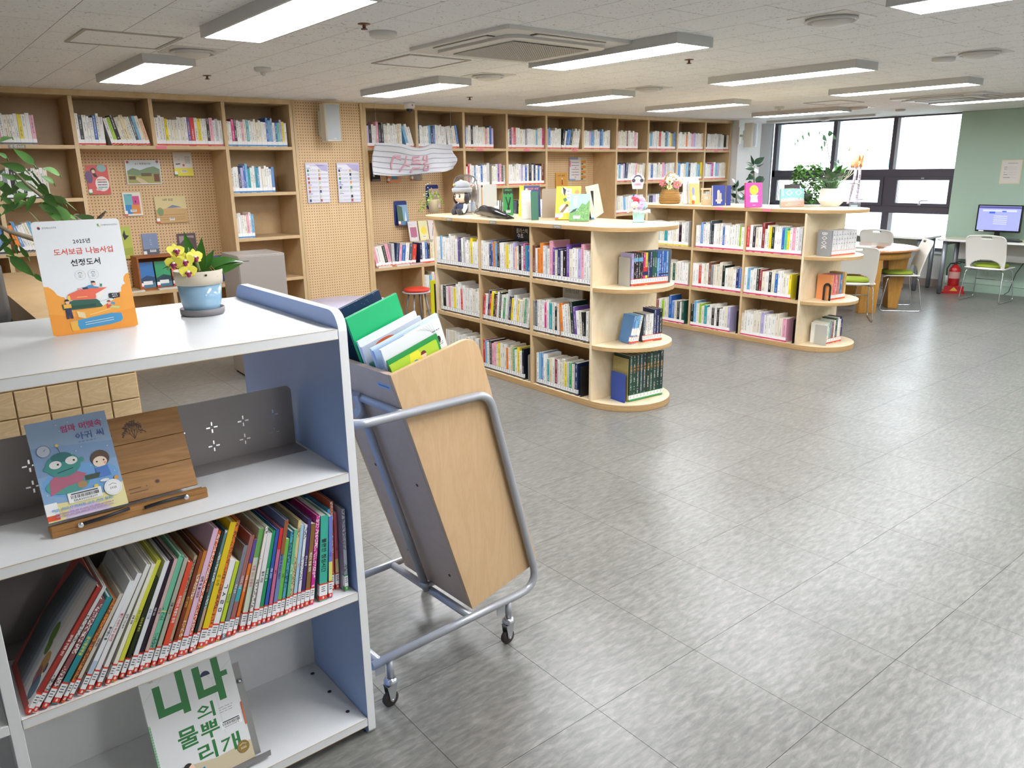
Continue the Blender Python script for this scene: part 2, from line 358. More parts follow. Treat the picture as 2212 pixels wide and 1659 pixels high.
for k, (a, c) in enumerate(((4.70, 5.53), (5.68, 6.46), (6.60, 7.52))):   # opening sashes of the middle row
    s = MB(); z0, z1 = 1.12, 1.535
    for q in ((a, a+.055, z0, z1), (c-.055, c, z0, z1), (a+.055, c-.055, z0, z0+.045), (a+.055, c-.055, z1-.045, z1)): s.box(11.722, 11.80, q[0], q[1], q[2], q[3])
    sa = s.build('sash', FR, win)
    b = MB(); b.box(11.762, 11.768, a+.056, c-.056, z0+.046, z1-.046); b.build('pane', GLASS, sa)
    b = MB(); ym = (a+c)/2; b.box(11.70, 11.7215, ym-.02, ym+.02, z0+.02, z0+.045); b.tube([(11.705, ym, z0+.045), (11.702, ym, z0+.075), (11.70, ym-.03, z0+.085), (11.70, ym-.12, z0+.088)], .008, 8); b.build('handle', SIL, sa)
    b = MB(); b.box(11.71, 11.7215, ym-.02, ym+.02, z1-.025, z1-.01); b.build('latch', SIL, sa)
# ------------------------------------------------------------------ outside: pale ground, hazy tree, sheds
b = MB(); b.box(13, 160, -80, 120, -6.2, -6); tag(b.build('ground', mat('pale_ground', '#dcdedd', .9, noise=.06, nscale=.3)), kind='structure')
def outtree(x, y, r, z):
    t = thing('distant_tree', 'hazy blue-grey round tree far off, seen through the top right window pane', 'tree', (x, y, -6))
    rnd = random.Random(4); b = MB()
    for k in range(900):
        a = rnd.uniform(0, 2*pi); e = rnd.uniform(-.6, 1.3); q = r*rnd.uniform(.3, 1)**.6; 
        c = (q*cos(a)*cos(e), q*sin(a)*cos(e), z+q*.8*sin(e)); s = r*rnd.uniform(.025, .06); b.ball(c, (s, s, s*.7), 5, 3)
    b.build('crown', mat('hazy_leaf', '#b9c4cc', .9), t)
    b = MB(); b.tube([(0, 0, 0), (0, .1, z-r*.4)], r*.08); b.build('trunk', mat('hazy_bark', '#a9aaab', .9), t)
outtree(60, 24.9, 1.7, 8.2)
def shed(name, label, x, y, z, w, h, d, c):
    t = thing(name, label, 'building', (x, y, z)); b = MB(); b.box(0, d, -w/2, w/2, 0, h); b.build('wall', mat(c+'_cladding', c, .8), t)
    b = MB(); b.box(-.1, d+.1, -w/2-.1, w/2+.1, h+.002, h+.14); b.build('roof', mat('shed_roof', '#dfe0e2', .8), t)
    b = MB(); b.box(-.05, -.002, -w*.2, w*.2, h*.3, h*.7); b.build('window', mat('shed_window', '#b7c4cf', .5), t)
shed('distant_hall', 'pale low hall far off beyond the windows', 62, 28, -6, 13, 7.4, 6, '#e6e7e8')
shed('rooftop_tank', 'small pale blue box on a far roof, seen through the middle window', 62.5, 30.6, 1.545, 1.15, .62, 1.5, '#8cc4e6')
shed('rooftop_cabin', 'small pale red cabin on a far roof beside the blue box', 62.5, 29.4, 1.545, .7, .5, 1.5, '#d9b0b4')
# ------------------------------------------------------------------ ceiling lights
LFR = mat('lamp_frame', '#c9c9c7', .4); DIF = emis('lamp_diffuser', '#f7f9ff', LAMP)
where = ['over the trolley side of the room', 'near the tall plant']
def lamp(x, y, label):
    t = thing('ceiling_light', label, 'light', (x, y, CEIL), 0, 'rectangular ceiling light panels')
    b = MB(); w, l, h = .15, .6, .052
    for q in ((-w, w, -l, -l+.014), (-w, w, l-.014, l), (-w, -w+.014, -l+.014, l-.014), (w-.014, w, -l+.014, l-.014)): b.box(q[0], q[1], q[2], q[3], -h, 0)
    b.box(-w+.014, w-.014, -l+.014, l-.014, -.01, 0); b.build('lamp_frame', LFR, t)
    b = MB(); b.box(-w+.0145, w-.0145, -l+.0145, l-.0145, -h+.003, -h+.012); b.build('diffuser', DIF, t)
XL = [1.5, 3.55, 5.39, 7.18, 9.25]; YLs = [5.64, 3.41, 1.12, -1.2]
LN = {(0, 0): 'small-looking ceiling light panel above the left bookcase', (1, 0): 'ceiling light panel beside the white dome camera', (2, 0): 'ceiling light panel above the long bookcase, third from the left',
 (3, 0): 'ceiling light panel above the long bookcase, between two others, second from the windows', (4, 0): 'thin-looking ceiling light panel nearest the top of the windows', (0, 1): 'large bright ceiling light panel at the upper left, cut by the frame',
 (1, 1): 'bright ceiling light panel touching the near air conditioner grille', (2, 1): 'ceiling light panel between the two air conditioners', (3, 1): 'ceiling light panel beside the far air conditioner', (4, 1): 'ceiling light panel running out of frame above the mint wall',
 (1, 2): 'bright ceiling light panel in the upper right corner'}
for i, x in enumerate(XL):
    for j, y in enumerate(YLs):
        o = LN.get((i, j), 'ceiling light panel out of view, %s row behind, %s from the left wall' % (('first', 'second', 'third', 'fourth')[j], ('first', 'second', 'third', 'fourth', 'fifth')[i]))
        lamp(x, y, o)
# ------------------------------------------------------------------ other ceiling fixtures
OFF = mat('off_white_plastic', '#d9d7d2', .45); VENT = mat('vent_dark', '#6a675f', .7)
def cassette(x, y, label, r=.46):
    t = thing('air_conditioner', label, 'air conditioner', (x, y, CEIL), 0, 'ceiling cassette air conditioners'); b = MB()
    o = rrect(-r, r, -r, r, .03, 3); i = rrect(-.33, .33, -.33, .33, .10, 3)
    b.prism(o, -.02, 0, 'z'); b.build('panel', OFF, t)
    b = MB(); n = len(i); b.prism(rrect(-.36, .36, -.36, .36, .09, 5), -.036, -.0205, 'z'); b.build('grille_frame', OFF, t)
    b = MB(); b.box(-.27, .27, -.27, .27, -.0375, -.0365); gg = b.build('intake_mesh', VENT, t)
    b = MB(); k = 16
    for q in range(-k, k+1): c = q*.27/k; b.box(c-.004, c+.004, -.27, .27, -.042, -.038); b.box(-.27, .27, c-.004, c+.004, -.0425, -.0421)
    b.build('grille_bars', mat('grille_bar', '#bdbab3', .5), gg)
    for a in range(4):
        v = MB(); v.M = Matrix.Rotation(a*pi/2, 4, 'Z'); v.box(-.25, .25, .375, .425, -.0225, -.0205); v.build('outlet_slot', mat('slot_black', '#1c1b1a', .6), t)
        v = MB(); v.M = Matrix.Rotation(a*pi/2, 4, 'Z'); v.box(-.24, .24, .383, .428, -.027, -.0228); v.build('louvre', OFF, t)
cassette(2.985, 3.59, 'large square ceiling air conditioner nearest the camera')
cassette(9.0, 3.72, 'square ceiling air conditioner far away near the windows', .46)
def diffuser(x, y, label, sq=False):
    t = thing('air_diffuser', label, 'vent', (x, y, CEIL), 0, 'round ceiling air diffusers'); b = MB()
    b.prism(rrect(-.15, .15, -.15, .15, .005, 1), -.004, 0, 'z'); b.build('plate', OFF, t)
    b = MB(); b.lathe([(.118, -.0042), (.124, -.016), (.112, -.018), (.108, -.0045)], seg=28); b.build('ring', OFF, t)
    b = MB(); b.lathe([(.09, -.010), (.095, -.016), (.08, -.03), (.04, -.037), (.0001, -.039)], seg=28); b.lathe([(.012, -.0042), (.012, -.012)], seg=8); b.build('cone', OFF, t)
for a in ((1.56, 4.80, 'round ceiling diffuser between the two left light panels'), (3.70, 4.83, 'round ceiling diffuser in front of the light beside the dome camera'), (3.72, 2.14, 'round ceiling diffuser in a square plate at the upper right'),
          (5.45, 4.80, 'round ceiling diffuser over the middle of the long bookcase'), (5.62, 2.2, 'round ceiling diffuser at the far upper right beside a white detector'), (9.45, 5.0, 'round ceiling diffuser just before the windows')): diffuser(*a)
def hatch(x0, x1, y0, y1, label):
    t = thing('access_hatch', label, 'hatch', ((x0+x1)/2, (y0+y1)/2, CEIL), 0, 'ceiling access hatches'); w, h = (x1-x0)/2, (y1-y0)/2
    b = MB(); f = .016
    for q in ((-w, w, -h, -h+f), (-w, w, h-f, h), (-w, -w+f, -h+f, h-f), (w-f, w, -h+f, h-f)): b.box(*q, -.006, 0)
    b.build('hatch_frame', mat('hatch_edge', '#b3ada2', .6), t); b = MB(); b.box(-w+f+.003, w-f-.003, -h+f+.003, h-f-.003, -.003, 0); b.build('hatch_door', CEILM, t)
hatch(.92, 1.38, 4.37, 4.83, 'flush square access hatch in the ceiling at the upper left')
hatch(2.65, 3.11, 4.23, 4.70, 'flush square access hatch in the ceiling beside the near air conditioner')
hatch(8.25, 8.75, 4.55, 5.0, 'flush square access hatch in the ceiling beside the far air conditioner')
def detector(x, y, label, r=.055, dom=True):
    t = thing('smoke_detector', label, 'detector', (x, y, CEIL), 0, 'white ceiling detectors'); b = MB(); b.lathe([(r, 0), (r, -.018), (r*.8, -.026), (.0001, -.027)], seg=20); b.build('body', OFF, t)
    if dom: b = MB(); b.lathe([(r*.35, -.0272), (r*.25, -.045), (.0001, -.052)], seg=12); b.build('sensor_tip', OFF, t)
detector(2.17, 5.30, 'white smoke detector on the ceiling above the left bookcase'); detector(8.5, 5.45, 'white smoke detector on the ceiling above the round table')
detector(5.70, 2.45, 'flat white round detector on the ceiling at the upper right', .07, False); detector(10.35, 4.9, 'small flat white detector on the ceiling close to the windows', .06, False)
detector(2.15, 3.67, 'flat pale disc on the ceiling between the upper left light and the near air conditioner', .07, False)
for x, y, w in ((1.96, 3.52, 'left of the near air conditioner'), (2.0, 5.9, 'over the left bookcase'), (4.3, 3.45, 'between the near light and the middle light'), (4.6, 6.3, 'above the white dome camera')):
    b = MB(); b.lathe([(.03, 0), (.03, -.003), (.008, -.004), (.008, -.02), (.016, -.022), (.016, -.026), (.0001, -.027)], seg=12); tag(b.build('sprinkler_head', mat('bronze', '#7a5a48', .4, .6)), 'tiny brass sprinkler head on the ceiling '+w, 'sprinkler', 'sprinkler heads').location = (x, y, CEIL)
b = MB(); b.box(10.9, 10.93, 5.5, 7.2, -.03, 0); b.box(10.86, 10.97, 6.2, 6.3, -.05, -.031)
o = b.build('curtain_rail', OFF); o.location = (0, 0, CEIL); tag(o, 'white rail fixed to the ceiling just before the windows', 'rail')
# dome camera
t = thing('security_camera', 'white dome security camera on the ceiling before the long bookcase', 'camera', (4.42, 7.1, CEIL)); b = MB(); b.lathe([(.055, 0), (.055, -.05), (.045, -.06), (.045, -.0605)], seg=20); b.build('housing', mat('gloss_white', '#ecebe8', .3), t)
b = MB(); b.ball((0, 0, -.062), (.036, .036, .034), 16, 10); b.build('lens_dome', mat('black_dome', '#1a1c20', .08), t)
b = MB(); b.box(-.006, .006, -.0565, -.0552, -.035, -.02); b.build('status_mark', mat('red_mark', '#c04038', .5), t)

# ------------------------------------------------------------------ wall bookcases
YF, YB = 7.36, 7.80; TH = .032
def upright(p, x, z0, z1, y0=YF): b = MB(); b.box(x-.016, x+.016, y0, YB, z0, z1); b.build('upright', PLY, p, bevel=.0015)
def shelfb(p, x0, x1, z, y0=YF, th=.03, name='shelf'): b = MB(); b.box(x0+.0165, x1-.0165, y0+.001, YB, z-th, z); b.build(name, PLYD, p, bevel=.0015)
TIERS = [.705, 1.115, 1.535, 1.955]
def bookcase(label, xs, pegs, x_only_top):
    t = thing('wall_bookcase', label, 'bookcase', (0, 0, 0))
    b = MB(); b.box(xs[0]-.016, xs[-1]+.016, YF-.004, YB, CEIL-.046, CEIL-.001); b.build('top_rail', PLY, t, bevel=.001)
    b = MB(); b.box(xs[0]-.016, xs[-1]+.016, YF+.02, YB, .001, .07); b.build('plinth', PLY, t)
    b = MB(); b.box(xs[0]-.016, xs[-1]+.016, YB+.0005, YB+.012, .001, CEIL-.001); b.build('back_panel', PLYD, t)
    for x in xs:
        if x in x_only_top: upright(t, x, 1.955, CEIL-.047); upright(t, x, .0705, .675)
        else: upright(t, x, .0705, CEIL-.047)
    for i in range(len(xs)-1):
        a, c = xs[i], xs[i+1]; inpeg = any(p0 <= a and c <= p1 for p0, p1 in pegs)
        for z in ([.09, .35] if not inpeg else [.09])+([1.115, 1.535] if not inpeg else []): shelfb(t, a, c, z)
        if not inpeg: shelfb(t, a, c, .705); shelfb(t, a, c, 1.955)
    for p0, p1 in pegs:
        shelfb(t, p0, p1, .705); shelfb(t, p0, p1, 1.955)
        b = MB(); b.box(p0+.0165, p1-.0165, YB-.02, YB-.002, .7055, 1.924); b.build('pegboard', PEG, t)
    return t
LX = [.17, .77, 1.374, 1.985, 2.605, 3.25]
bookcase('long birch plywood bookcase along the wall, left of the perforated pillar', LX, [(1.374, 2.605)], [1.985])
RX = [4.04, 4.66, 5.28, 5.90, 6.52, 7.14, 7.76, 8.38, 9.00, 9.63, 10.24]
rbc = bookcase('long birch plywood bookcase between the perforated pillar and the windows', RX, [(4.04, 5.28), (6.52, 7.76)], [4.66, 7.14])
# perforated pillar between them
t = thing('pillar_cladding', 'floor-to-ceiling perforated birch pillar cladding between the two wall bookcases', 'panel')
b = MB(); b.box(3.30, 3.99, YF+.012, YF+.03, .001, CEIL-.001); b.build('pegboard', PEG, t)
for x in (3.283, 4.006): b = MB(); b.box(x-.0155, x+.0155, YF-.002, YF+.05, .001, CEIL-.001); b.build('edge_strip', PLY, t)
# small tags on the shelf edges
PINK = mat('pink_tag', '#e0788c', .5); GTAG = mat('grey_tag', '#8a8374', .5); INKW = mat('ink_white', '#f3f3ef', .6); INKK = mat('ink_black', '#1b1b1e', .6)
def edgetag(parent, x, z, m, w=.09, y=YF, txt=None):
    b = MB(); b.box(x-w/2, x+w/2, y-.0018, y+.0006, z-.012, z+.012, 0)
    if txt: b.M = frame((x, y-.0021, z), (1, 0, 0), (0, 0, 1)); b.text(txt, w=w*.8, mi=1)
    b.build('shelf_tag', [m, INKW], parent)
for x, z in ((2.03, 1.94), (5.50, 1.94), (6.2, 1.94), (7.0, 1.94), (8.7, 1.94), (9.9, 1.94)): edgetag(rbc, x, z, PINK)
edgetag(rbc, .95, 1.94, GTAG, .12, txt='총류000'); edgetag(rbc, 1.12, 1.522, mat('green_tag', '#5aa67a', .5), .10)

# ------------------------------------------------------------------ island bookcases (double sided, half-round ends)
W = .70
def island(label, xf, ye, cell, tags, tagm):
    t = thing('island_bookcase', label, 'bookcase', (xf, ye, 0)); L = cell*3+.02
    def slab(z0, z1, ov, name, near_only=False, m=(PLYL, PLYE)):
        n = 24; pts = [(W/2+(W/2+ov)*cos(a), -(W/2+ov)*sin(a)) for a in [pi-pi*k/n for k in range(n+1)]]
        if near_only: pts = [(W/2+(W/2+ov)*cos(a), -.001-(W/2+ov)*sin(a)) for a in [pi-pi*k/n for k in range(n+1)]]
        else: pts += [(W/2+(W/2+ov)*cos(a), L+(W/2+ov)*sin(a)) for a in [pi*k/n for k in range(n+1)]]
        b = MB(); b.prism(pts, z0, z1, 'z', 1, cap=0); return b.build(name, list(m), t, bevel=.003)
    slab(1.288, 1.32, .012, 'top')
    slab(.0, .05, 0.0, 'plinth', False)
    for z in (.894, .474): slab(z-.032, z, 0.0, 'end_shelf', True)
    for k in range(4):
        y = k*cell; b = MB(); b.box(0, W, y, y+.022, .0505, 1.2875); b.build('end_panel' if k in (0, 3) else 'divider', PLYL if k in (0, 3) else PLY, t, bevel=.0015)
    for k in range(3):
        for z in (.894, .474): b = MB(); b.box(.001, W-.001, k*cell+.0225, (k+1)*cell-.0005, z-.032, z); b.build('shelf', PLYD, t, bevel=.0015)
        b = MB(); b.box(W/2-.006, W/2+.006, k*cell+.0225, (k+1)*cell-.0005, .0505, .4415); b.build('centre_panel', PLYD, t)
        b = MB(); b.box(W/2-.006, W/2+.006, k*cell+.0225, (k+1)*cell-.0005, .4745, .8615); b.build('centre_panel', PLYD, t)
        b = MB(); b.box(W/2-.006, W/2+.006, k*cell+.0225, (k+1)*cell-.0005, .8945, 1.2875); b.build('centre_panel', PLYD, t)
    for y, s in tags:
        b = MB(); b.box(-.0145, -.0122, y-.045, y+.045, 1.291, 1.316, 0)
        if s: b.M = frame((-.0148, y, 1.3035), (0, -1, 0), (0, 0, 1)); b.text(s, w=.075, mi=1)
        b.build('shelf_tag', [tagm, INKW], t)
    return t
ISL1 = island('long birch island bookcase with rounded shelves, nearest the book trolley', 3.86, 3.87, .668, [(1.75, '기술과학500'), (.93+.2, '기술과학500'), (.36, '기술과학500')], GTAG)
ISL2 = island('long birch island bookcase with rounded shelves, beside the round table', 6.65, 3.89, .642, [(.97, None), (.42, None)], PINK)
# ------------------------------------------------------------------ books
PAL = dict(W='#ecebe6', I='#e6e0cd', C='#e3d3ac', K='#1d1d20', N='#27305c', B='#2f66b5', S='#7db7dc', T='#2f9fa8', G='#2f9a5a', L='#a9cf45', Y='#f0d92e', O='#ee8a2e', R='#cf3a33',
 P='#eba9bb', M='#cf2f82', V='#6b4c9a', U='#bcb3da', E='#8c8f94', A='#c6c8c8', D='#7c4a34', Z='#1f5a48', F='#f2c09a', H='#4a5560', J='#5fbfa5', Q='#8c2b3c', X='#5b8fc9')
CN = dict(W='white', I='ivory', C='cream', K='black', N='navy blue', B='blue', S='sky blue', T='teal', G='green', L='lime green', Y='yellow', O='orange', R='red', P='pink', M='magenta',
 V='purple', U='lavender', E='grey', A='light grey', D='brown', Z='dark green', F='peach', H='slate grey', J='mint green', Q='wine red', X='steel blue')
def book_mats():
    m, nt, b = newmat('book_cover'); at_ = nd(nt, 'ShaderNodeAttribute', _attribute_name='col'); nt.links.new(at_.outputs['Color'], b.inputs['Base Color']); b.inputs['Roughness'].default_value = .38
    m2, nt, b = newmat('book_spine_print'); at_ = nd(nt, 'ShaderNodeAttribute', _attribute_name='col'); uv = nd(nt, 'ShaderNodeUVMap', _uv_map='uv'); oi = nd(nt, 'ShaderNodeObjectInfo'); ge = nd(nt, 'ShaderNodeNewGeometry')
    rnd = nd(nt, 'ShaderNodeMath', _operation='MULTIPLY'); rnd.inputs[1].default_value = 37.0; nt.links.new(oi.outputs['Random'], rnd.inputs[0])
    sp = nd(nt, 'ShaderNodeSeparateXYZ'); nt.links.new(uv.outputs[0], sp.inputs[0])
    n1 = nd(nt, 'ShaderNodeTexNoise', _noise_dimensions='4D', Scale=290.0, Detail=1.0); nt.links.new(ge.outputs['Position'], n1.inputs['Vector']); nt.links.new(rnd.outputs[0], n1.inputs['W'])
    g1 = nd(nt, 'ShaderNodeMath', _operation='GREATER_THAN'); g1.inputs[1].default_value = .52; nt.links.new(n1.outputs['Fac'], g1.inputs[0])
    n2 = nd(nt, 'ShaderNodeTexNoise', _noise_dimensions='4D', Scale=17.0, Detail=0.0); nt.links.new(ge.outputs['Position'], n2.inputs['Vector']); nt.links.new(rnd.outputs[0], n2.inputs['W'])
    g2 = nd(nt, 'ShaderNodeMath', _operation='GREATER_THAN'); g2.inputs[1].default_value = .46; nt.links.new(n2.outputs['Fac'], g2.inputs[0])
    ab = nd(nt, 'ShaderNodeMath', _operation='ABSOLUTE'); nt.links.new(sp.outputs['X'], ab.inputs[0]); l1 = nd(nt, 'ShaderNodeMath', _operation='LESS_THAN'); l1.inputs[1].default_value = .005; nt.links.new(ab.outputs[0], l1.inputs[0])
    g3 = nd(nt, 'ShaderNodeMath', _operation='GREATER_THAN'); g3.inputs[1].default_value = .055; nt.links.new(sp.outputs['Y'], g3.inputs[0])
    cur = g1
    for q in (g2, l1, g3):
        k = nd(nt, 'ShaderNodeMath', _operation='MULTIPLY'); nt.links.new(cur.outputs[0], k.inputs[0]); nt.links.new(q.outputs[0], k.inputs[1]); cur = k
    k = nd(nt, 'ShaderNodeMath', _operation='MULTIPLY'); k.inputs[1].default_value = .8; nt.links.new(cur.outputs[0], k.inputs[0])
    bw = nd(nt, 'ShaderNodeRGBToBW'); nt.links.new(at_.outputs['Color'], bw.inputs[0]); lg = nd(nt, 'ShaderNodeMath', _operation='LESS_THAN'); lg.inputs[1].default_value = .28; nt.links.new(bw.outputs[0], lg.inputs[0])
    tcol = nd(nt, 'ShaderNodeMix', _data_type='RGBA'); tcol.inputs['A'].default_value = (.03, .03, .04, 1); tcol.inputs['B'].default_value = (.85, .84, .8, 1); nt.links.new(lg.outputs[0], tcol.inputs['Factor'])
    mx = nd(nt, 'ShaderNodeMix', _data_type='RGBA'); nt.links.new(k.outputs[0], mx.inputs['Factor']); nt.links.new(at_.outputs['Color'], mx.inputs['A']); nt.links.new(tcol.outputs['Result'], mx.inputs['B'])
    nt.links.new(mx.outputs['Result'], b.inputs['Base Color']); b.inputs['Roughness'].default_value = .4
    m3, nt, b = newmat('paper_pages'); tc = nd(nt, 'ShaderNodeTexCoord'); mp = nd(nt, 'ShaderNodeMapping'); mp.inputs['Scale'].default_value = (900, 3, 3); nt.links.new(tc.outputs['Object'], mp.inputs[0])
    n = nd(nt, 'ShaderNodeTexNoise', Scale=1.0, Detail=1.0); nt.links.new(mp.outputs[0], n.inputs['Vector']); r = nd(nt, 'ShaderNodeMix', _data_type='RGBA'); r.inputs['A'].default_value = (*lin('#cfc8b6'), 1); r.inputs['B'].default_value = (*lin('#efebdf'), 1)
    nt.links.new(n.outputs['Fac'], r.inputs['Factor']); nt.links.new(r.outputs['Result'], b.inputs['Base Color']); b.inputs['Roughness'].default_value = .85
    m4 = mat('label_white', '#f1f1f0', .45)
    return [m, m2, m3, m4]
BM = book_mats()
LC = dict(red='#d8402e', dark='#4c4b49', blue='#3f87c4', pink='#d2386a', green='#3f9a4a', yellow='#d8c92c', grey='#6e7176', orange='#e0552c')
def labelgeo(q, t, h, band, L=.047, bh=.013, z0=.003, lines=True):
    e = .0005; wrap = .012; c = lin(LC[band])
    q.box(-t/2-e, t/2+e, -e*1.6, wrap, z0+bh, L, 3)
    q.box(-t/2-e, t/2+e, -e*1.7, wrap, z0, z0+bh, 0, c)
    if band != 'dark': q.box(-t/2-e, t/2+e, -e*1.7, wrap, L, L+.004, 0, c)
    else: q.box(-t/2-e, t/2+e, -e*1.7, wrap, L, L+.0015, 0, c)
    if lines:
        w = min(t*.7, .012); kc = lin('#55575a')
        for k in range(3): z = L-.008-k*.0065; q.box(-w/2, w/2*(.7 if k == 1 else 1), -e*2.4, -e*1.7, z, z+.0022, 0, kc)
def jit(c, r, a=.06):
    k = 1+r.uniform(-a, a); return tuple(min(1, max(0, x*k+r.uniform(-.01, .01))) for x in c)
def book(name, label, group, t, h, d, col, band, M, rnd, hard=False, title=None, tcol=None, digit=None, cover_fn=None, lz=.047, tb=None, nolabel=False, cat='book'):
    """cover shell (root) with page_block and call_label children; spine faces -y, thickness along x"""
    c = jit(lin(PAL.get(col, col)), rnd, .05); th = min(.0026 if hard else .0009, t*.18); b = MB()
    ov = .003 if hard else 0.0
    b.box(-t/2, -t/2+th, 0, d, 0, h, 0, c); b.box(t/2-th, t/2, 0, d, 0, h, 0, c)
    b.box(-t/2+th, t/2-th, 0, th, 0, h, [0, 0, 1, 0, 0, 0], c)
    # spine face with uv in metres, so that its print has a real size
    b.add([(-t/2, -.0001, 0), (t/2, -.0001, 0), (t/2, -.0001, h), (-t/2, -.0001, h)], [(0, 1, 2, 3)], 1 if not title else 0, c, False, [[(-t/2, 0), (t/2, 0), (t/2, h), (-t/2, h)]])
    if tb:   # second colour block on the spine: (colour, z0, z1)
        for cc, z0, z1 in tb: b.box(-t/2, t/2, -.0003, -.00015, z0*h, z1*h, 0, lin(PAL.get(cc, cc)))
    if cover_fn: cover_fn(b, t, h, d)
    o = b.build(name, BM); o.matrix_world = M
    tag(o, label, cat, group)
    p = MB(); p.box(-t/2+th+.0002, t/2-th-.0002, th+.0002, d-ov, ov, h-ov-.0003, 0); po = p.build('page_block', BM[2], o)
    if not nolabel:
        q = MB(); labelgeo(q, t, h, band, lz)
        if digit: q.M = frame((0, -.0012, .0098), (1, 0, 0), (0, 0, 1)); q.text(digit, h=.0085, maxw=t*.8, mi=3, bold=.015)
        q.build('call_label', BM, o)
    if title:
        q = MB(); txt, z0, z1 = title[0], title[1]*h, title[2]*h; cc = lin(PAL.get(tcol or 'K', tcol or 'K'))
        ww = (z1-z0); q.M = frame((0, -.0004, (z0+z1)/2), (0, 0, -1), (1, 0, 0)); q.text(txt, h=min(t*.62, .017), maxw=ww, bold=.02, col=cc)
        q.build('spine_title', BM[0], o)
    return o
STUFF = MB()
def stuffbook(t, h, d, col, band, M, rnd):
    c = jit(lin(PAL[col]), rnd, .05); q = STUFF; q.M = M
    q.box(-t/2, t/2, 0, d, 0, h, [0, 2, 0, 0, 0, 0], c)
    q.add([(-t/2, -.0002, 0), (t/2, -.0002, 0), (t/2, -.0002, h), (-t/2, -.0002, h)], [(0, 1, 2, 3)], 1, c, False, [[(-t/2, 0), (t/2, 0), (t/2, h), (-t/2, h)]])
    e = .0004; q.box(-t/2-e, t/2+e, -.0008, .01, .016, .045, 3); q.box(-t/2-e, t/2+e, -.0008, .01, .003, .016, 0, lin(LC[band]))
    q.M = Matrix.Identity(4)
ORD = ['leftmost', 'second', 'third', 'fourth', 'fifth', 'sixth', 'seventh', 'eighth', 'ninth', 'tenth', 'eleventh', 'twelfth', 'thirteenth', 'fourteenth', 'fifteenth', 'sixteenth', 'seventeenth', 'eighteenth', 'nineteenth', 'twentieth',
       'twenty-first', 'twenty-second', 'twenty-third', 'twenty-fourth', 'twenty-fifth', 'twenty-sixth', 'twenty-seventh', 'twenty-eighth', 'twenty-ninth', 'thirtieth']
def row(spec, p0, length, rz, band, seed, where='', group='', stuff=False, hmin=.215, hmax=.25, d=.15, back=.012, lean=0, hard=.15):
    """books set out from p0 along the shelf. tokens: colour letter; '^' tall next; '_' short next; '>n ' '<n ' '| ' change the lean"""
    rnd = random.Random(seed); items = []; cur = radians(lean); tall = 0; i = 0
    while i < len(spec):
        ch = spec[i]
        if ch in '<>':
            j = i+1
            while spec[j].isdigit(): j += 1
            cur = radians(float(spec[i+1:j]))*(1 if ch == '>' else -1); i = j; continue
        if ch == '|': cur = 0; i += 1; continue
        if ch == '^': tall = 1; i += 1; continue
        if ch == '_': tall = -1; i += 1; continue
        if ch == ' ': i += 1; continue
        if rnd.random() < (.36 if stuff else .18) and tall == 0 and ch not in 'K': ch = rnd.choice('WWWI')
        h = rnd.uniform(hmin, hmax)+(.035 if tall == 1 else (-.03 if tall == -1 else 0)); t = rnd.uniform(.8, 1.35); dd = d+rnd.uniform(-.012, .012)+(.02 if tall == 1 else 0)
        items.append([ch, t, h, cur, dd]); tall = 0; i += 1
    gap = .0014; extra = 0; prev = 0; last = None
    for k, it in enumerate(items):
        if it[3] < 0 and (k == 0 or items[k-1][3] >= 0): extra += it[2]*sin(-it[3])
        if it[3] > 0 and (k == len(items)-1 or items[k+1][3] <= 0): extra += it[2]*sin(it[3])
        if it[3] != 0 and k > 0 and items[k-1][3]*it[3] > 0 and abs(items[k-1][3]) != abs(it[3]): extra += .012
    tot = sum(it[1]/cos(it[3]) for it in items); s = (length-extra-gap*len(items))/tot
    x = 0; out = []; R = Matrix.Translation(p0) @ Matrix.Rotation(rz, 4, 'Z')
    for k, it in enumerate(items):
        ch, t, h, a, dd = it; t *= s; w = t/cos(a)
        if a < 0 and (k == 0 or items[k-1][3] >= 0): x += h*sin(-a)
        elif a != 0 and k > 0 and items[k-1][3]*a > 0 and abs(items[k-1][3]) != abs(a): x += .012
        # resting corner on the shelf
        if a > 0: cx = x+w; org = Vector((cx-t/2*cos(a), 0, t/2*sin(a)))
        elif a < 0: cx = x; org = Vector((cx+t/2*cos(a), 0, t/2*sin(-a)))
        else: org = Vector((x+t/2, 0, 0))
        org.y = back+rnd.uniform(0, .004); org.z += .0006
        M = R @ Matrix.Translation(org) @ Matrix.Rotation(a, 4, 'Y')
        if stuff: stuffbook(t, h, dd, ch, band, M, rnd)
        else:
            n = ORD[k] if k < len(ORD) else 'last'
            lb = '%s book%s, %s %s' % (CN[ch], '' if abs(a) < .05 else (' leaning right' if a > 0 else ' leaning left'), (n if k == 0 else n+' from the left'), where)
            out.append(book('book', lb, group, t, h, dd, ch, band, M, rnd, hard=rnd.random() < hard))
        x += w+gap
        if a > 0 and (k == len(items)-1 or items[k+1][3] <= 0): x += h*sin(a)
    return out
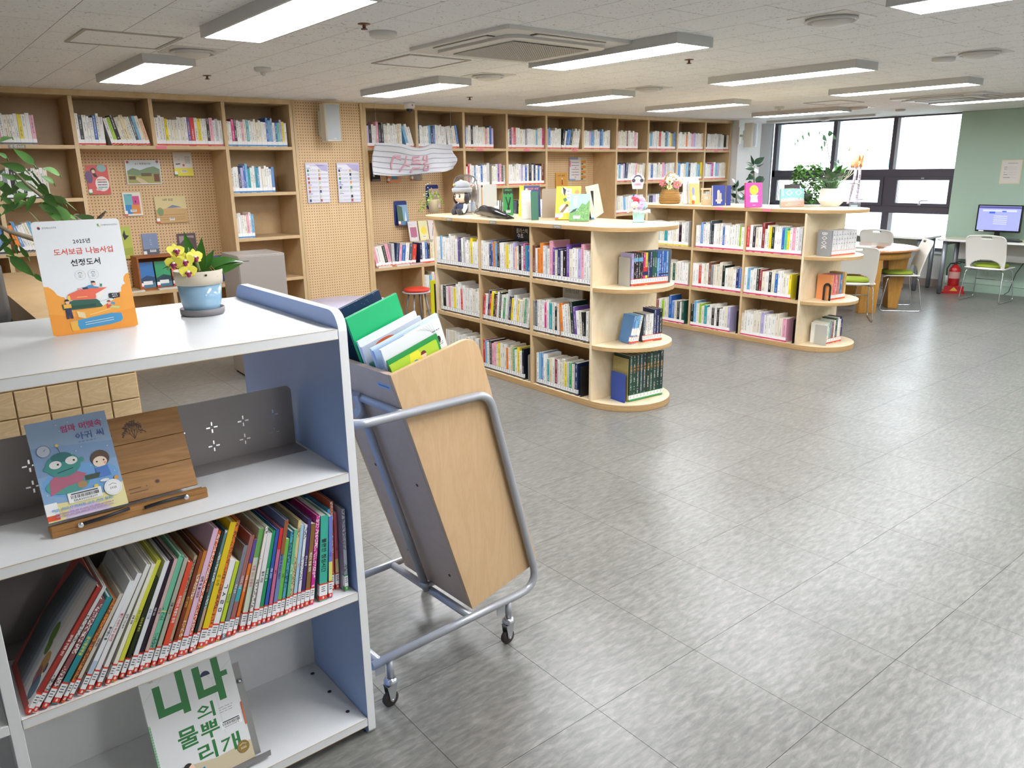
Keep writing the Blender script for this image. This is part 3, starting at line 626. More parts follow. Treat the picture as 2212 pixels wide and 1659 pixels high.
# --- nearest island bookcase: nine compartments facing the camera's left
def irow(isl_x, ye, cell, k, z, spec, f0, f1, *a, **kw):
    yh = ye+(k+1)*cell-.003; L = cell-.03
    kw.setdefault('hmin', .225); kw.setdefault('hmax', .265)
    return row(spec, (isl_x, yh-f0*L, z), (f1-f0)*L, -pi/2, *a, **kw)
G1 = 'books in the compartments of the nearest island bookcase'
I1 = (3.86, 3.87, .668)
irow(*I1, 2, .894, 'WWSIWRW^WW^IZVHBAWWUYWWW', 0.0, 1, 'dark', 11, 'in the top left compartment, nearest island', G1)
irow(*I1, 1, .894, 'WIWWNBOSKWWIYWWUFWKWMTB', 0.0, 1, 'dark', 12, 'in the top middle compartment, nearest island', G1)
irow(*I1, 0, .894, 'DWO^OWAW^PVINWK^VMWWU^PWWW', 0.0, 1, 'dark', 13, 'in the top right compartment, nearest island', G1)
irow(*I1, 2, .474, 'IKWPAYW^WR^WWWWSWW', 0.06, 1, 'dark', 14, 'in the middle left compartment, nearest island', G1)
irow(*I1, 1, .474, '>7RWNRYKDWKWGW^ANYWWYFOGAW', 0.0, 1, 'dark', 15, 'in the centre compartment, nearest island', G1)
irow(*I1, 0, .474, 'EHZWPM^WTWKY<6OWYA^KVWPK|W', 0.0, .97, 'dark', 16, 'in the middle right compartment, nearest island', G1)
irow(*I1, 2, .0505, 'WIWWRWIWIW', 0.15, .95, 'dark', 17, 'in the bottom left compartment, nearest island', G1)
irow(*I1, 1, .0505, 'RSWKPPIYWBWOWCGIYWK', 0.0, .86, 'dark', 18, 'in the bottom middle compartment, nearest island', G1)
irow(*I1, 0, .0505, 'WS^XYWTCWQAPIYAGBN', 0.06, .80, 'dark', 19, 'in the bottom right compartment, nearest island', G1)
# --- far island and wall bookcases: everything past the nearest 300 books goes into one mesh
I2 = (6.65, 3.89, .642)
for k, z, sp, f0, f1, sd in ((2, .894, 'WWSIWTWWIWKWA', .1, .92, 31), (1, .894, 'QSXWST^HKIFIWBWWIWWILD', .03, 1, 32), (0, .894, 'RWKIN^QWWYKWW^WBJYWPWA', 0, .98, 33),
    (2, .474, 'WWYVOIZWWPWW', .2, .95, 34), (1, .474, 'WQRWSR^DEIW^IKWIIWNB', 0, 1, 35), (0, .474, 'O^SWWKQIWKIBXYWWY', 0, .86, 36), (2, .0505, 'QWLYI^BXIKWZ', .25, .9, 37), (1, .0505, 'K^SPLTTWWK^WKDMIU', 0, .82, 38), (0, .0505, 'WGWW^IIUWWSTWP', 0, .84, 39)):
    irow(*I2, k, z, sp, f0, f1, 'yellow' if (k == 2 and z > .8) else 'pink', sd, stuff=True)
def wrow(x0, x1, z, sp, band, sd, f0=0.0, f1=1.0, **kw):
    a, c = x0+.018, x1-.018; L = c-a; row(sp, (a+f0*L, YF+.012, z), (f1-f0)*L, 0, band, sd, stuff=True, **kw)
t4 = 1.955
wrow(.17, .77, t4, 'WPWWPCBWYUWIWPPR', 'dark', 41, .3, 1, hmax=.24); wrow(.77, 1.374, t4, 'WIPPICABYWIP', 'dark', 42, 0, .55, hmax=.24)
wrow(1.374, 1.985, t4, 'PKWWEB^WW<12NLKIICIOHSIF', 'red', 43, 0, .98); wrow(1.985, 2.605, t4, 'W^WWYWIWGIWVRWYCWKPWAW', 'red', 44); wrow(2.605, 3.25, t4, 'SWMKWWPWTWUIWIWW^BS^XWBJUYW', 'blue', 45, 0, .95)
wrow(2.605, 3.25, 1.535, 'WPWNUB^STWGTXWBTWSX', 'blue', 46, 0, .68); wrow(2.605, 3.25, 1.115, 'BWWIPSS', 'blue', 47, 0, .28)
wrow(.77, 1.374, 1.535, 'WEWKWWKWCWIWW', 'dark', 48, 0, .6); wrow(.17, .77, 1.535, 'WEWKWWWKWWCIWW', 'dark', 49, 0, 1); wrow(.77, 1.374, 1.115, '<14OXWWPS', 'dark', 50, 0, .4, lean=0)
wrow(.17, .77, 1.115, 'WTWSRWIBOX', 'dark', 51)
wrow(4.04, 4.66, t4, 'UKWW^PKKWIWWPPCW<16SWE', 'orange', 52); wrow(4.66, 5.28, t4, 'NWWWWSNBWWWWW<8WISWB', 'orange', 53, 0, .95); wrow(5.28, 5.90, t4, 'BWWKWWUBSPWBU', 'orange', 54, 0, .72)
wrow(5.90, 6.52, t4, 'MNPRWWSWEHWDWSPWM', 'orange', 55); wrow(6.52, 7.14, t4, 'UXWIWWS|>9KWBXHWSWW', 'orange', 56); wrow(7.14, 7.76, t4, 'UWWUXSWWBSWWSW', 'orange', 57, 0, .85)
wrow(7.76, 8.38, t4, 'PAWUWDOWAPW', 'red', 58, 0, .72); wrow(8.38, 9.0, t4, 'WSWMWRWAHSWYEX', 'red', 59, 0, 1); wrow(9.0, 9.63, t4, 'HTXWOSWPUWAWC', 'red', 60); wrow(9.63, 10.24, t4, 'KWWBWAWAIWKB', 'red', 61)
wrow(5.28, 5.90, 1.535, 'WRYWXWBBNW^A', 'orange', 62, 0, .6); wrow(5.28, 5.90, 1.535, 'IMWVPKW', 'orange', 63, .66, 1); wrow(5.90, 6.52, 1.535, 'WSWPTWUWBWKWNWBWD', 'orange', 64)
wrow(7.76, 8.38, 1.535, 'WSWU>6HIWSPCWT', 'orange', 65); wrow(8.38, 9.0, 1.535, 'WWBWWASWPUSAWB', 'orange', 66, 0, 1); wrow(9.0, 9.63, 1.535, 'BXWWCSKWCWSXY', 'orange', 67, 0, 1); wrow(9.63, 10.24, 1.535, 'XPWBUMWSUTMIC', 'orange', 68, 0, .95)
wrow(7.76, 8.38, 1.115, '<6AEWSWWWBWWW', 'orange', 69); wrow(8.38, 9.0, 1.115, 'AKUWWISW', 'orange', 70); wrow(9.0, 9.63, 1.115, 'SBWMUVWP', 'orange', 71, .1, .9)
wrow(5.28, 5.90, 1.115, 'SXWWHWBWW', 'orange', 72); wrow(5.90, 6.52, 1.115, 'XHKWBWWS', 'orange', 73); wrow(9.63, 10.24, 1.115, 'WSXWKPW', 'orange', 78)
wrow(4.04, 4.66, .705, '<12PWWKP|A>7NPBWHR', 'orange', 74, .02, 1, back=.06); wrow(4.66, 5.28, .705, 'NWBKCDYWYPWYWWPW', 'orange', 75, 0, .98, back=.06)
wrow(4.66, 5.28, .35, 'KWWSIPWSW<6W', 'orange', 76, 0, .55, back=.03)
# ------------------------------------------------------------------ end-shelf book sets on the islands
def endset(p0, rz, spec, z, band, seed, label_of, group, ts, hs, d=.13, lean=0, digit=None, tb=None, gapx=.0014):
    """a set of volumes standing on a rounded end shelf, spines to the camera"""
    rnd = random.Random(seed); x = 0; R = Matrix.Translation((p0[0], p0[1], z)) @ Matrix.Rotation(rz, 4, 'Z'); out = []
    for k, ch in enumerate(spec):
        t = ts[k] if isinstance(ts, list) else ts; h = hs[k] if isinstance(hs, list) else hs; a = radians(lean[k] if isinstance(lean, list) else lean); w = t/cos(a)
        if a > 0: cx = x+w; org = Vector((cx-t/2*cos(a), 0, t/2*sin(a)))
        else: org = Vector((x+t/2, 0, 0))
        org.z += .0006; org.y = rnd.uniform(0, .003)
        out.append(book('book', label_of(k, ch), group, t, h, d, ch, band, R @ Matrix.Translation(org) @ Matrix.Rotation(a, 4, 'Y'), rnd, hard=True, tb=(tb(k) if tb else None)))
        x += w+gapx
        if a > 0 and (k == len(spec)-1 or not (isinstance(lean, list) and lean[k+1] > 0)): x += h*sin(a)+.001
    return out, R, x
rz = radians(-10)
spec = 'UKKKKMYNNZZBBBBX'
endset((4.085, 3.705), rz, spec, .894, 'orange', 3, lambda k, c: '%s-spined storybook, %s from the left on the top end shelf, nearest island' % (CN[c], ORD[k]), 'storybook series on the upper end shelf', .0195, .232,
       tb=lambda k: ([('S', .74, .86)] if 0 < k < 5 else ([('N', .3, .42), ('R', .42, .55)] if k in (5, 6) else ([('K', .28, .32)] if k > 11 else ([('S', .4, .8)] if k == 11 else None)))))
spec = 'XSSWHWWWWNNK'
endset((4.075, 3.70), rz, spec, .474, 'orange', 4, lambda k, c: '%s book, %s from the left on the middle end shelf, nearest island' % (CN[c], ORD[k]), 'books on the middle end shelf', [.022, .02, .017, .017, .018, .016, .019, .016, .018, .027, .024, .026],
       [.205]*9+[.235]*3, lean=[12]*4+[0]*8, tb=lambda k: [('W', .3, .55)] if k < 3 else None)
def vol(k, c): return '%s tall dark green volume from the left on the bottom end shelf of the nearest island' % ORD[k].capitalize().lower()
o, R, x = endset((4.045, 3.66), radians(-5), ['#1d4034']*10, .0505, 'green', 5, lambda k, c: ('leftmost' if k == 0 else ORD[k]+' from the left')+' of the ten tall dark green volumes on the bottom end shelf', 'dark green set on the bottom end shelf', .0325, .345, d=.17)
ROM = ['I', 'II', 'III', 'IV', 'V', 'VI', 'VII', 'VIII', 'IX', 'X']
for k, v in enumerate(o):
    q = MB(); q.M = frame((0, -.0006, .31), (1, 0, 0), (0, 0, 1)); q.text(ROM[k], h=.011, mi=0, col=lin('#cfc9b0'))
    q.M = frame((0, -.0006, .26), (1, 0, 0), (0, 0, 1)); q.text('승', h=.02, w=.02, col=lin('#d08a3c'), bold=.03); q.M = frame((0, -.0006, .235), (1, 0, 0), (0, 0, 1)); q.text('전', h=.02, w=.02, col=lin('#d08a3c'), bold=.03)
    for zz, hh in ((.215, .004), (.165, .012), (.15, .008), (.11, .006), (.09, .005)): q.M = Matrix.Translation((0, -.0006, zz)) @ Matrix.Rotation(pi/2, 4, 'X'); q.poly([(-.005, -hh/2, 0), (.005, -hh/2, 0), (.005, hh/2, 0), (-.005, hh/2, 0)], 0, lin('#b9b79f'))
    q.build('spine_title', BM[0], v)['kind'] = 'stuff'
# cloth-covered slip board beside the green set, bookends
def bookend(x, y, z, rz, w, h, m, label, foot=.09, holes=False, arch=False, tilt=0):
    t = thing('bookend', label, 'bookend', (x, y, z), rz); b = MB()
    if arch:      # flat ring-like arch plate
        o = [(-w/2, 0), (-w/2, h-w/2)]+[(w/2*cos(a), h-w/2+w/2*sin(a)) for a in [pi-pi*k/12 for k in range(1, 12)]]+[(w/2, h-w/2), (w/2, 0), (w/4, 0), (w/4, h-w/2)]+[(w/4*cos(a), h-w/2+w/4*sin(a)) for a in [pi*k/12 for k in range(1, 12)]]+[(-w/4, h-w/2), (-w/4, 0)]
        n = 14; b.M = Matrix.Identity(4); 
        oo = [(-w/2, .001)]+[(w/2*cos(a), h-w/2+w/2*sin(a)) for a in [pi-pi*k/12 for k in range(13)]]+[(w/2, .001)]; ii = [(-w/4, .001)]+[(w/4*cos(a), h-w/2+w/4*sin(a)) for a in [pi-pi*k/12 for k in range(13)]]+[(w/4, .001)]
        for k in range(len(oo)-1): b.prism([oo[k], oo[k+1], ii[k+1], ii[k]], -.001, .001, 'y')
    else:
        o = [(-w/2, .001), (w/2, .001)]+arc(w/2-.012, h-.012, .012, 0, pi/2, 4)+arc(-w/2+.012, h-.012, .012, pi/2, pi, 4)
        b.prism(o, -.001, .001, 'y')
    b.build('plate', m, t); f = MB(); f.box(-w/2, w/2, .0012, foot, .0002, .0012); f.build('foot', m, t)
    if holes:
        q = MB()
        for r in range(4):
            for c in range(4): xx = -w*.23+c*w*.15; zz = h*.35+r*h*.13; q.M = Matrix.Translation((xx, -.0012, zz)) @ Matrix.Rotation(radians(-18), 4, 'Y'); q.box(-.0025, .0025, -.0002, .0001, -.008, .008)
        q.build('slots', mat('slot_dark', '#1b2a60', .6), t)
    return t
BEG = mat('bookend_grey', '#b6b7b0', .4); BEK = mat('bookend_black', '#17171a', .45); BEB = mat('bookend_blue', '#2f4fa8', .4)
o = MB(); o.box(-.0015, .0015, 0, .165, 0, .325, 0, lin('#a9985f')); 
for r in range(12):
    for c in range(6): o.box(-.0019, -.0014, .012+c*.027, .016+c*.027, .02+r*.026, .0225+r*.026, 0, lin('#7d6f45'))
ob = o.build('slip_board', BM); ob.matrix_world = Matrix.Translation((4.035, 3.665, .0508)) @ Matrix.Rotation(radians(-5), 4, 'Z'); tag(ob, 'speckled ochre cover board at the left of the tall green volumes', 'board')
bookend(4.018, 3.745, .0508, radians(-5)+pi/2, .155, .215, BEB, 'blue slotted metal bookend beside the tall green volumes', foot=.012, holes=True)
bookend(4.074, 3.765, .8945, rz+pi/2, .13, .205, BEG, 'pale grey metal bookend on the top end shelf of the nearest island', foot=.012)
bookend(4.452, 3.71, .8945, rz+pi/2, .13, .24, BEG, 'pale metal bookend closing the storybook series on the top end shelf', foot=.012)
bookend(3.95, 4.56+.022+.022, .0508, 0, .15, .22, BEG, 'pale grey bookend in the bottom middle compartment of the nearest island', foot=.012)
bookend(3.95, 3.99, .0508, 0, .16, .235, BEK, 'black bookend in the bottom right compartment of the nearest island', foot=.012)
# far island end shelves
def t2(k, c): return ('leftmost' if k == 0 else ORD[k]+' from the left')+' of the identical white-and-grey volumes, end shelf, far island'
o, R, x = endset((6.80, 3.70), radians(-9), ['#d9d9da']*9, .894, 'orange', 6, t2, 'white and grey set on the far island', .036, .232, d=.15)
for k, v in enumerate(o):
    q = MB()
    for zz in (.19, .15, .11):
        q.M = Matrix.Translation((0, -.0006, zz)) @ Matrix.Rotation(pi/2, 4, 'X'); q.poly([(-.014, -.004, 0), (0, .014, 0), (.014, -.004, 0), (0, .002, 0)], 0, lin('#8f9195'))
    q.build('spine_pattern', BM[0], v)['kind'] = 'stuff'
o = MB(); o.box(-.01, .01, 0, .15, 0, .235, 0, lin('#8d8f92')); o.M = frame((-.0102, .075, .14), (0, 0, -1), (0, -1, 0)); o.text('BOOK', w=.15, h=.06, col=lin('#e9e9e8'))
ob = o.build('book_box', BM); ob.matrix_world = Matrix.Translation((6.785, 3.703, .8952)) @ Matrix.Rotation(radians(-9), 4, 'Z'); tag(ob, 'grey volume cover lettered BOOK at the left of the white set on the far island', 'book')
endset((6.87, 3.72), radians(-8), ['#e59a5e', '#e8a07a', '#d9596b', '#d96a80', '#c9806a', '#b98a78', '#b07a6e', '#3f7fc0', '#b58a52', '#d9b878'], .474, 'orange', 7, lambda k, c: ('leftmost' if k == 0 else ORD[k]+' from the left')+' of the orange-to-tan books, middle end shelf, far island', 'books on the middle end shelf of the far island', [.026, .018, .018, .018, .018, .018, .018, .026, .03, .028], [.235]*7+[.235, .25, .25], d=.15)
bookend(6.853, 3.74, .4745, radians(-8)+pi/2, .09, .165, BEK, 'black arch-shaped bookend on the middle end shelf of the far island', foot=.01, arch=True)
endset((6.83, 3.71), radians(-4), ['W', 'I', '#9ec6c0', 'E', 'Q', 'W', '#2c5a4a', 'W', 'I', 'N'], .0505, 'orange', 8, lambda k, c: '%s %s on the bottom end shelf of the far island' % (('leftmost' if k == 0 else ORD[k]+' from the left'), 'book'), 'books on the bottom end shelf of the far island', [.03, .03, .028, .026, .026, .024, .03, .028, .026, .026], [.2, .21, .215, .21, .2, .22, .235, .24, .22, .24], d=.15)
bookend(6.812, 3.74, .0508, radians(-4)+pi/2, .13, .19, BEG, 'pale grey bookend on the bottom end shelf of the far island', foot=.01)
for k, z, nm in ((0, .474, 'middle right'), (0, .0505, 'bottom right'), (1, .0505, 'bottom middle')): bookend(6.74, 3.89+k*.642+.055, z+.0003, 0, .15, .235, BEK, 'black bookend in the %s compartment of the far island' % nm, foot=.012)
# black picture book facing out above the middle row
b = MB(); b.box(0, .012, -.10, .10, 0, .37, 0, lin('#19191b')); b.M = frame((-.0006, 0, .335), (0, -1, 0), (0, 0, 1)); b.text('플라스틱', w=.145, col=lin('#dcdcd8'), bold=.01); b.M = frame((-.0006, .02, .295), (0, -1, 0), (0, 0, 1)); b.text('수프', w=.075, col=lin('#dcdcd8'), bold=.01)
ob = b.build('picture_book', BM); ob.matrix_world = Matrix.Translation((3.86+.185, 4.87, .8945)); tag(ob, 'black picture book with thin white title, facing out behind the top middle row', 'book')

b = MB(); b.box(0, .012, -.11, .11, 0, .36, 0, lin('#c9c8c3')); b.M = frame((-.0006, 0, .325), (0, -1, 0), (0, 0, 1)); b.text('EVERYDAY', w=.15, h=.028, col=lin('#3a3a3a'), bold=0)
ob = b.build('picture_book', BM); ob.matrix_world = Matrix.Translation((3.86+.195, 4.28, .4745)); tag(ob, 'grey book lettered EVERYDAY, facing out above the middle right row, nearest island', 'book')
# ------------------------------------------------------------------ white and blue double-sided bookshelf in the foreground
UX, UY = .934, 1.872
WLAM = mat('white_laminate', '#e6e6e4', .35, noise=.015, nscale=60); BLUE = mat('blue_laminate', '#98b4ea', .4); TAN = mat('tan_edge', '#c9b694', .5)
DKM = mat('dark_metal_sheet', '#98928f', .45, .2)
U = thing('low_bookshelf', 'low white bookshelf with a blue end panel in the foreground', 'bookshelf', (UX, UY, 0)); DEP = .765
b = MB(); zt = 1.346; r = .055
pts = [(.008, 0), (0, .012), (0, zt-r)]+[(r-r*cos(a), zt-r+r*sin(a)) for a in [pi/2*k/6 for k in range(1, 7)]]+[(DEP-r+r*sin(a), zt-r+r*cos(a)) for a in [pi/2*k/6 for k in range(0, 7)]]+[(DEP, .012), (DEP-.008, 0)]
b.prism(pts, -.026, 0, 'x', 0, cap=1); b.build('end_panel', [WLAM, BLUE], U, bevel=.0012)
b = MB(); b.box(-1.80, -1.775, 0, DEP, 0, zt); b.build('end_panel', [BLUE], U)
b = MB(); b.box(-.911, -.886, .002, DEP-.002, .0005, 1.2705); b.build('divider', WLAM, U, bevel=.0012)
b = MB(); b.box(-1.7745, -.0265, .001, DEP-.001, 1.271, 1.298); b.build('top_board', WLAM, U, bevel=.0015)
for x0, x1 in ((-.8855, -.0265), (-1.7745, -.9115)):
    for z0, z1 in ((.857, .883), (.477, .502), (.032, .059)):
        b = MB(); b.box(x0, x1, .001, DEP-.001, z0, z1); b.build('shelf', WLAM, U, bevel=.0015)
    for z0, z1 in ((.0595, .4765), (.5025, .8565)): b = MB(); b.box(x0, x1, .375, .39, z0, z1); b.build('back_panel', WLAM, U)
b = MB()
for x0, x1 in ((-.8855, -.0265),):
    for z0, z1 in ((1.271, 1.298), (.857, .883), (.477, .502), (.032, .059)):
        for z in (z0, z1): b.box(x0+.001, x1-.001, .0003, .0016, z-.0006, z+.0006)
b.build('edge_banding', TAN, U)
b = MB()   # plugs on the lowest shelf and screw holes in the panel
for px, py in ((675, 1455), (711.7, 1494), (751, 1537)):
    p = at(px, py, 2, .0592); b.lathe([(.0065, .0592), (.0065, .0602), (.004, .0606), (.0001, .0606)], (p.x-UX, p.y-UY, 0), 14)
for px, py in ((420, 995), (603, 953)): p = at(px, py, 2, .8845); b.lathe([(.006, .8846), (.006, .8856), (.0001, .886)], (p.x-UX, p.y-UY, 0), 12)
b.build('screw_caps', mat('plug_black', '#232326', .5), U)
# perforated book stops: bent sheet, plus-shaped slots cut through
def stop(x0, x1, y, z0, z1, holes, name='book_stop'):
    xs = {x0, x1}; zs = {z0+.001, z1}; slots = []
    for (cx, cz) in holes:
        for a0, a1, c0, c1 in ((-.0021, .0021, .0055, .0165), (-.0021, .0021, -.0165, -.0055), (.0055, .0165, -.0021, .0021), (-.0165, -.0055, -.0021, .0021)):
            slots.append((cx+a0, cx+a1, cz+c0, cz+c1)); xs |= {cx+a0, cx+a1}; zs |= {cz+c0, cz+c1}
    xs.add(x1-.02); zs.add(z1-.02)
    xs = sorted(xs); zs = sorted(zs); b = MB(); idx = {}
    vs = [(x, y, z) for z in zs for x in xs]; n = len(xs); fs = []
    for j in range(len(zs)-1):
        for i in range(n-1):
            mx, mz = (xs[i]+xs[i+1])/2, (zs[j]+zs[j+1])/2
            if any(s[0] < mx < s[1] and s[2] < mz < s[3] for s in slots): continue
            if mx > x1-.02 and mz > z1-.02:   # rounded upper corner
                a = j*n+i; o = len(vs); k = 6; arcp = [(x1-.02+.02*sin(q*pi/2/k), y, z1-.02+.02*cos(q*pi/2/k)) for q in range(k+1)]; vs += arcp
                fs.append(tuple([a]+list(range(o+k, o-1, -1)))[::-1]); continue
            fs.append((j*n+i, j*n+i+1, (j+1)*n+i+1, (j+1)*n+i))
    o = len(vs); vs += [(x0, y, z0+.001), (x1, y, z0+.001), (x1, y-.085, z0+.001), (x0, y-.085, z0+.001)]; fs.append((o, o+3, o+2, o+1))
    b.add(vs, fs); ob = b.build(name, DKM, U); s = ob.modifiers.new('thick', 'SOLIDIFY'); s.thickness = .0012; s.offset = 1; return ob
HL = [(-.102-.0922*k, z) for k in range(9) for z in (.992, .935)]
stop(-.884, -.038, .335, .8835, 1.075, HL)
stop(-.884, -.038, .368, .5025, .70, [])
stop(-1.77, -.915, .335, .8835, 1.075, [(x-.886, z) for x, z in HL])

# children's books on the middle shelf -- colour, thickness, height, depth, lean, title, title colour, extras
FB = [
 ('#a83034', 11, .320, .26, 36, '염라를 구해줘 산다', 'W', 0, 'dark red picture book with a wide dark watercolour cover, leaning furthest left'),
 ('#c9c8c0', 9, .318, .25, 36, '', 'K', 0, 'pale grey picture book directly right of the dark red one'),
 ('#8c4a52', 13, .275, .23, 35, '', 'K', 0, 'dusty red hardback left of the teal one'),
 ('#2b8f94', 15, .270, .21, 34, '꿈이몽글몽글', '#e8e04a', 0, 'teal picture book with yellow lettering'),
 ('#d8823e', 8, .262, .2, 33.5, '', 'K', 0, 'thin orange book right of the teal one'),
 ('#cfc7b4', 9, .270, .2, 33, '미래 백과', 'K', 0, 'thin beige book right of the thin orange one'),
 ('#dfe2e2', 12, .292, .22, 31, '물어뜯는 물', 'K', [('#b4c4d8', .1, .3)], 'white and pale blue patterned picture book'),
 ('#ecebe8', 12, .302, .22, 30, '빨간 사과가 먹고 싶다면', '#c03a3a', 0, 'white picture book with red lettering'),
 ('#e8e7df', 11, .318, .23, 29, '산수 ㄱㄷㅍㅈ', 'K', 0, 'off-white picture book right of the red-lettered one'),
 ('#e6e2cc', 10, .312, .23, 27.5, '신통 방통', 'K', 0, 'cream picture book left of the yellow-green one'),
 ('#c9cc3e', 11, .315, .22, 27, '숨은 고양이', '#6f7a2a', 0, 'yellow-green picture book leaning right'),
 ('#26241f', 10, .262, .2, 26, '지우개 똥 조각', '#dcd75a', 0, 'black book with yellow lettering'),
 ('#e9e9ea', 12, .300, .21, 25, '일요 다들', '#7a95ad', 0, 'white book with pale blue lettering'),
 ('#232329', 9, .300, .2, 24.5, '까만 나라', 'W', 0, 'thin black book right of the white one with pale blue lettering'),
 ('#d4b6ae', 9, .296, .2, 24, '고민 통', 'K', 0, 'thin dusty pink book left of the mint one'),
 ('#6dbb9b', 14, .300, .21, 24, '', 'W', [('#e5dc86', .50, .51)], 'mint green picture book with small stars'),
 ('#aeb2a0', 11, .288, .2, 23.5, '괴물 그리다', 'K', 0, 'grey-green book right of the mint one'),
 ('#dc5136', 14, .272, .2, 23, '우리만의 특별한 동화', 'W', 0, 'coral red book with white lettering'),
 ('#b8a98c', 8, .285, .2, 23, '', 'K', 0, 'thin tan book right of the coral red one'),
 ('#7a3e24', 10, .292, .2, 22.5, '위기 탐정단', '#e4bf4a', 0, 'brown book with gold lettering'),
 ('#c0782e', 9, .290, .2, 22.5, '', 'K', 0, 'ochre book right of the brown one'),
 ('#e3bcd4', 14, .345, .22, 22, '번쩍 뭐 불가마트', '#2c2a44', 0, 'tall pink picture book with dark lettering'),
 ('#e2622c', 8, .335, .2, 22, '', 'W', 0, 'thin orange-red book right of the tall pink one'),
 ('#232227', 9, .330, .2, 21.5, '가을 스포츠', '#e07050', 0, 'tall black book left of the grey-blue one'),
 ('#6b8a90', 8, .330, .2, 21.5, '', 'K', [('#c9a58e', 0, .35)], 'grey-blue picture book left of the tall yellow one'),
 ('#e8c92a', 17, .345, .22, 21, '응 우주', '#8a7a1c', 0, 'tall bright yellow picture book'),
 ('#e77d22', 10, .345, .22, 21, '', 'R', 0, 'tall orange picture book right of the yellow one'),
 ('#efefec', 17, .232, .17, 21, 'ㄱ ㅅ ㄹ ㅁ', 'K', [('#d24b3c', 0, .06)], 'short white book in the middle with spaced lettering'),
 ('#bccf2e', 11, .222, .17, 20.5, '씨앗의 꿈', '#4a7a9a', 0, 'short lime green book right of the short white one'),
 ('#7f828c', 11, .262, .17, 20, '독서 연구', 'W', 0, 'grey book with a dark label numbered five'),
 ('#a06a68', 13, .285, .18, 19.5, '아귀의 소녀', 'W', [('#45a6b4', .35, .5)], 'mauve book with white and blue lettering'),
 ('#e8762e', 9, .270, .18, 19, '마음을 쓰다듬는 바다', 'W', [('#5b4aa0', .75, 1.0)], 'thin orange book with a purple top'),
 ('#cfd9c4', 15, .292, .19, 17, '동물 없는 동물원', '#d07a8a', [('#6fae5c', .72, 1.0)], 'pale green and white book with pink lettering'),
 ('#e9e3da', 9, .295, .19, 16.5, '', 'K', 0, 'thin ivory book right of the pale green one'),
 ('#e6e6e4', 14, .270, .18, 15.5, '별과 괴담', 'K', 0, 'white book with bold black lettering'),
 ('#2c9060', 10, .272, .18, 15, '도시에 남은 숲', 'W', 0, 'green book right of the bold black lettered one'),
 ('#2f5fae', 10, .272, .18, 14.5, '한밤 고양이', 'W', 0, 'blue book right of the green one'),
 ('#c96a92', 10, .272, .18, 14, '부다', '#2a2430', [('#d83028', .78, 1)], 'pink book with a red top'),
 ('#7389b8', 12, .292, .18, 13.5, '날아라 맨 초원의 바람이', '#1f2430', [('#9a5a34', .66, 1)], 'blue-grey book with a brown top'),
 ('#68b644', 12, .232, .17, 13, '사회', '#2a5a2a', 0, 'short bright green book'),
 ('#52a6b8', 9, .250, .17, 13, '', 'W', 0, 'thin sky-teal book right of the short bright green one'),
 ('#6cb88a', 10, .252, .17, 12, '일주일 가족', 'W', 0, 'mint book left of the cream one'),
 ('#dcc78c', 9, .275, .17, 12, '', 'K', 0, 'cream yellow book with a small dark dot'),
 ('#a9cbe4', 10, .258, .17, 11.5, '여우', 'O', 0, 'pale blue book left of the purple ones'),
 ('#e4e4ea', 9, .255, .17, 11, '', 'K', 0, 'thin white book left of the purple one'),
 ('#43356f', 10, .268, .17, 10.5, '광장이 된 집', 'W', 0, 'dark purple book with white lettering'),
 ('#86642f', 14, .250, .17, 10, '백년의 동물 미미', 'W', [('#8a6632', 0, 1)], 'olive brown book with white lettering'),
 ('#c7268f', 12, .270, .17, 9.5, '', 'W', 0, 'bright magenta book left of the thick mint one'),
 ('#3fae98', 26, .262, .19, 6, '불편한 점심시간', 'K', 0, 'thick mint green book near the right end'),
 ('#7388cf', 12, .255, .17, 5, '수달', '#5a3fa0', [('#d9dd7a', .1, .45)], 'periwinkle and yellow book right of the thick mint one'),
 ('#4fa9dc', 8, .262, .18, 4.5, '', 'K', 0, 'thin sky blue book near the right end'),
 ('#d8663c', 10, .282, .18, 4, '', 'K', 0, 'orange book pushed in near the right end'),
 ('#cf6470', 11, .245, .17, 3, '나의', 'K', [('#dcc888', .2, .4)], 'rose red book second from the right end'),
 ('#a9abb4', 11, .262, .17, 2, '', 'K', 0, 'grey book with a green label at the right end')]
GF = "children's books on the middle shelf of the low bookshelf"
def cover0(b, t, h, d):     # left cover of the leftmost book: dark watercolour sea rising to pale sky
    x = -t/2-.0003
    for k in range(9):
        c = [lin(q) for q in ('#23262a', '#2d3136', '#3a4045', '#4f5a60', '#76808a', '#a5abb0', '#c8c4c0', '#d9d0ca', '#dcdad6')][k]
        y1 = d*(.98-k*.10); 
        b.poly([(x-.00003*k, .01, .02+h*.0), (x-.00003*k, .01, .02+h*(.2+.09*k)*0+h*.96), (x-.00003*k, max(.012, y1*.8), h*.97), (x-.00003*k, max(.012, y1), h*.5), (x-.00003*k, max(.011, y1*.9), .02)][::-1], 0, c)
    for (yy, zz, s, c) in ((.09, .16, .018, '#5d7a2c'), (.08, .13, .014, '#5d7a2c'), (.05, .10, .02, '#b98a4a'), (.05, .07, .016, '#a06070'), (.035, .05, .02, '#4a6d84'), (.03, .10, .008, '#33435c')):
        b.poly([(x-.0004, yy+s*cos(q*pi/5), zz+s*1.6*sin(q*pi/5)) for q in range(10)], 0, lin(c))
rnd = random.Random(77); n = len(FB); angs = [radians(q[4]) for q in FB]; L0, L1 = -.880, -.034
gaps = []
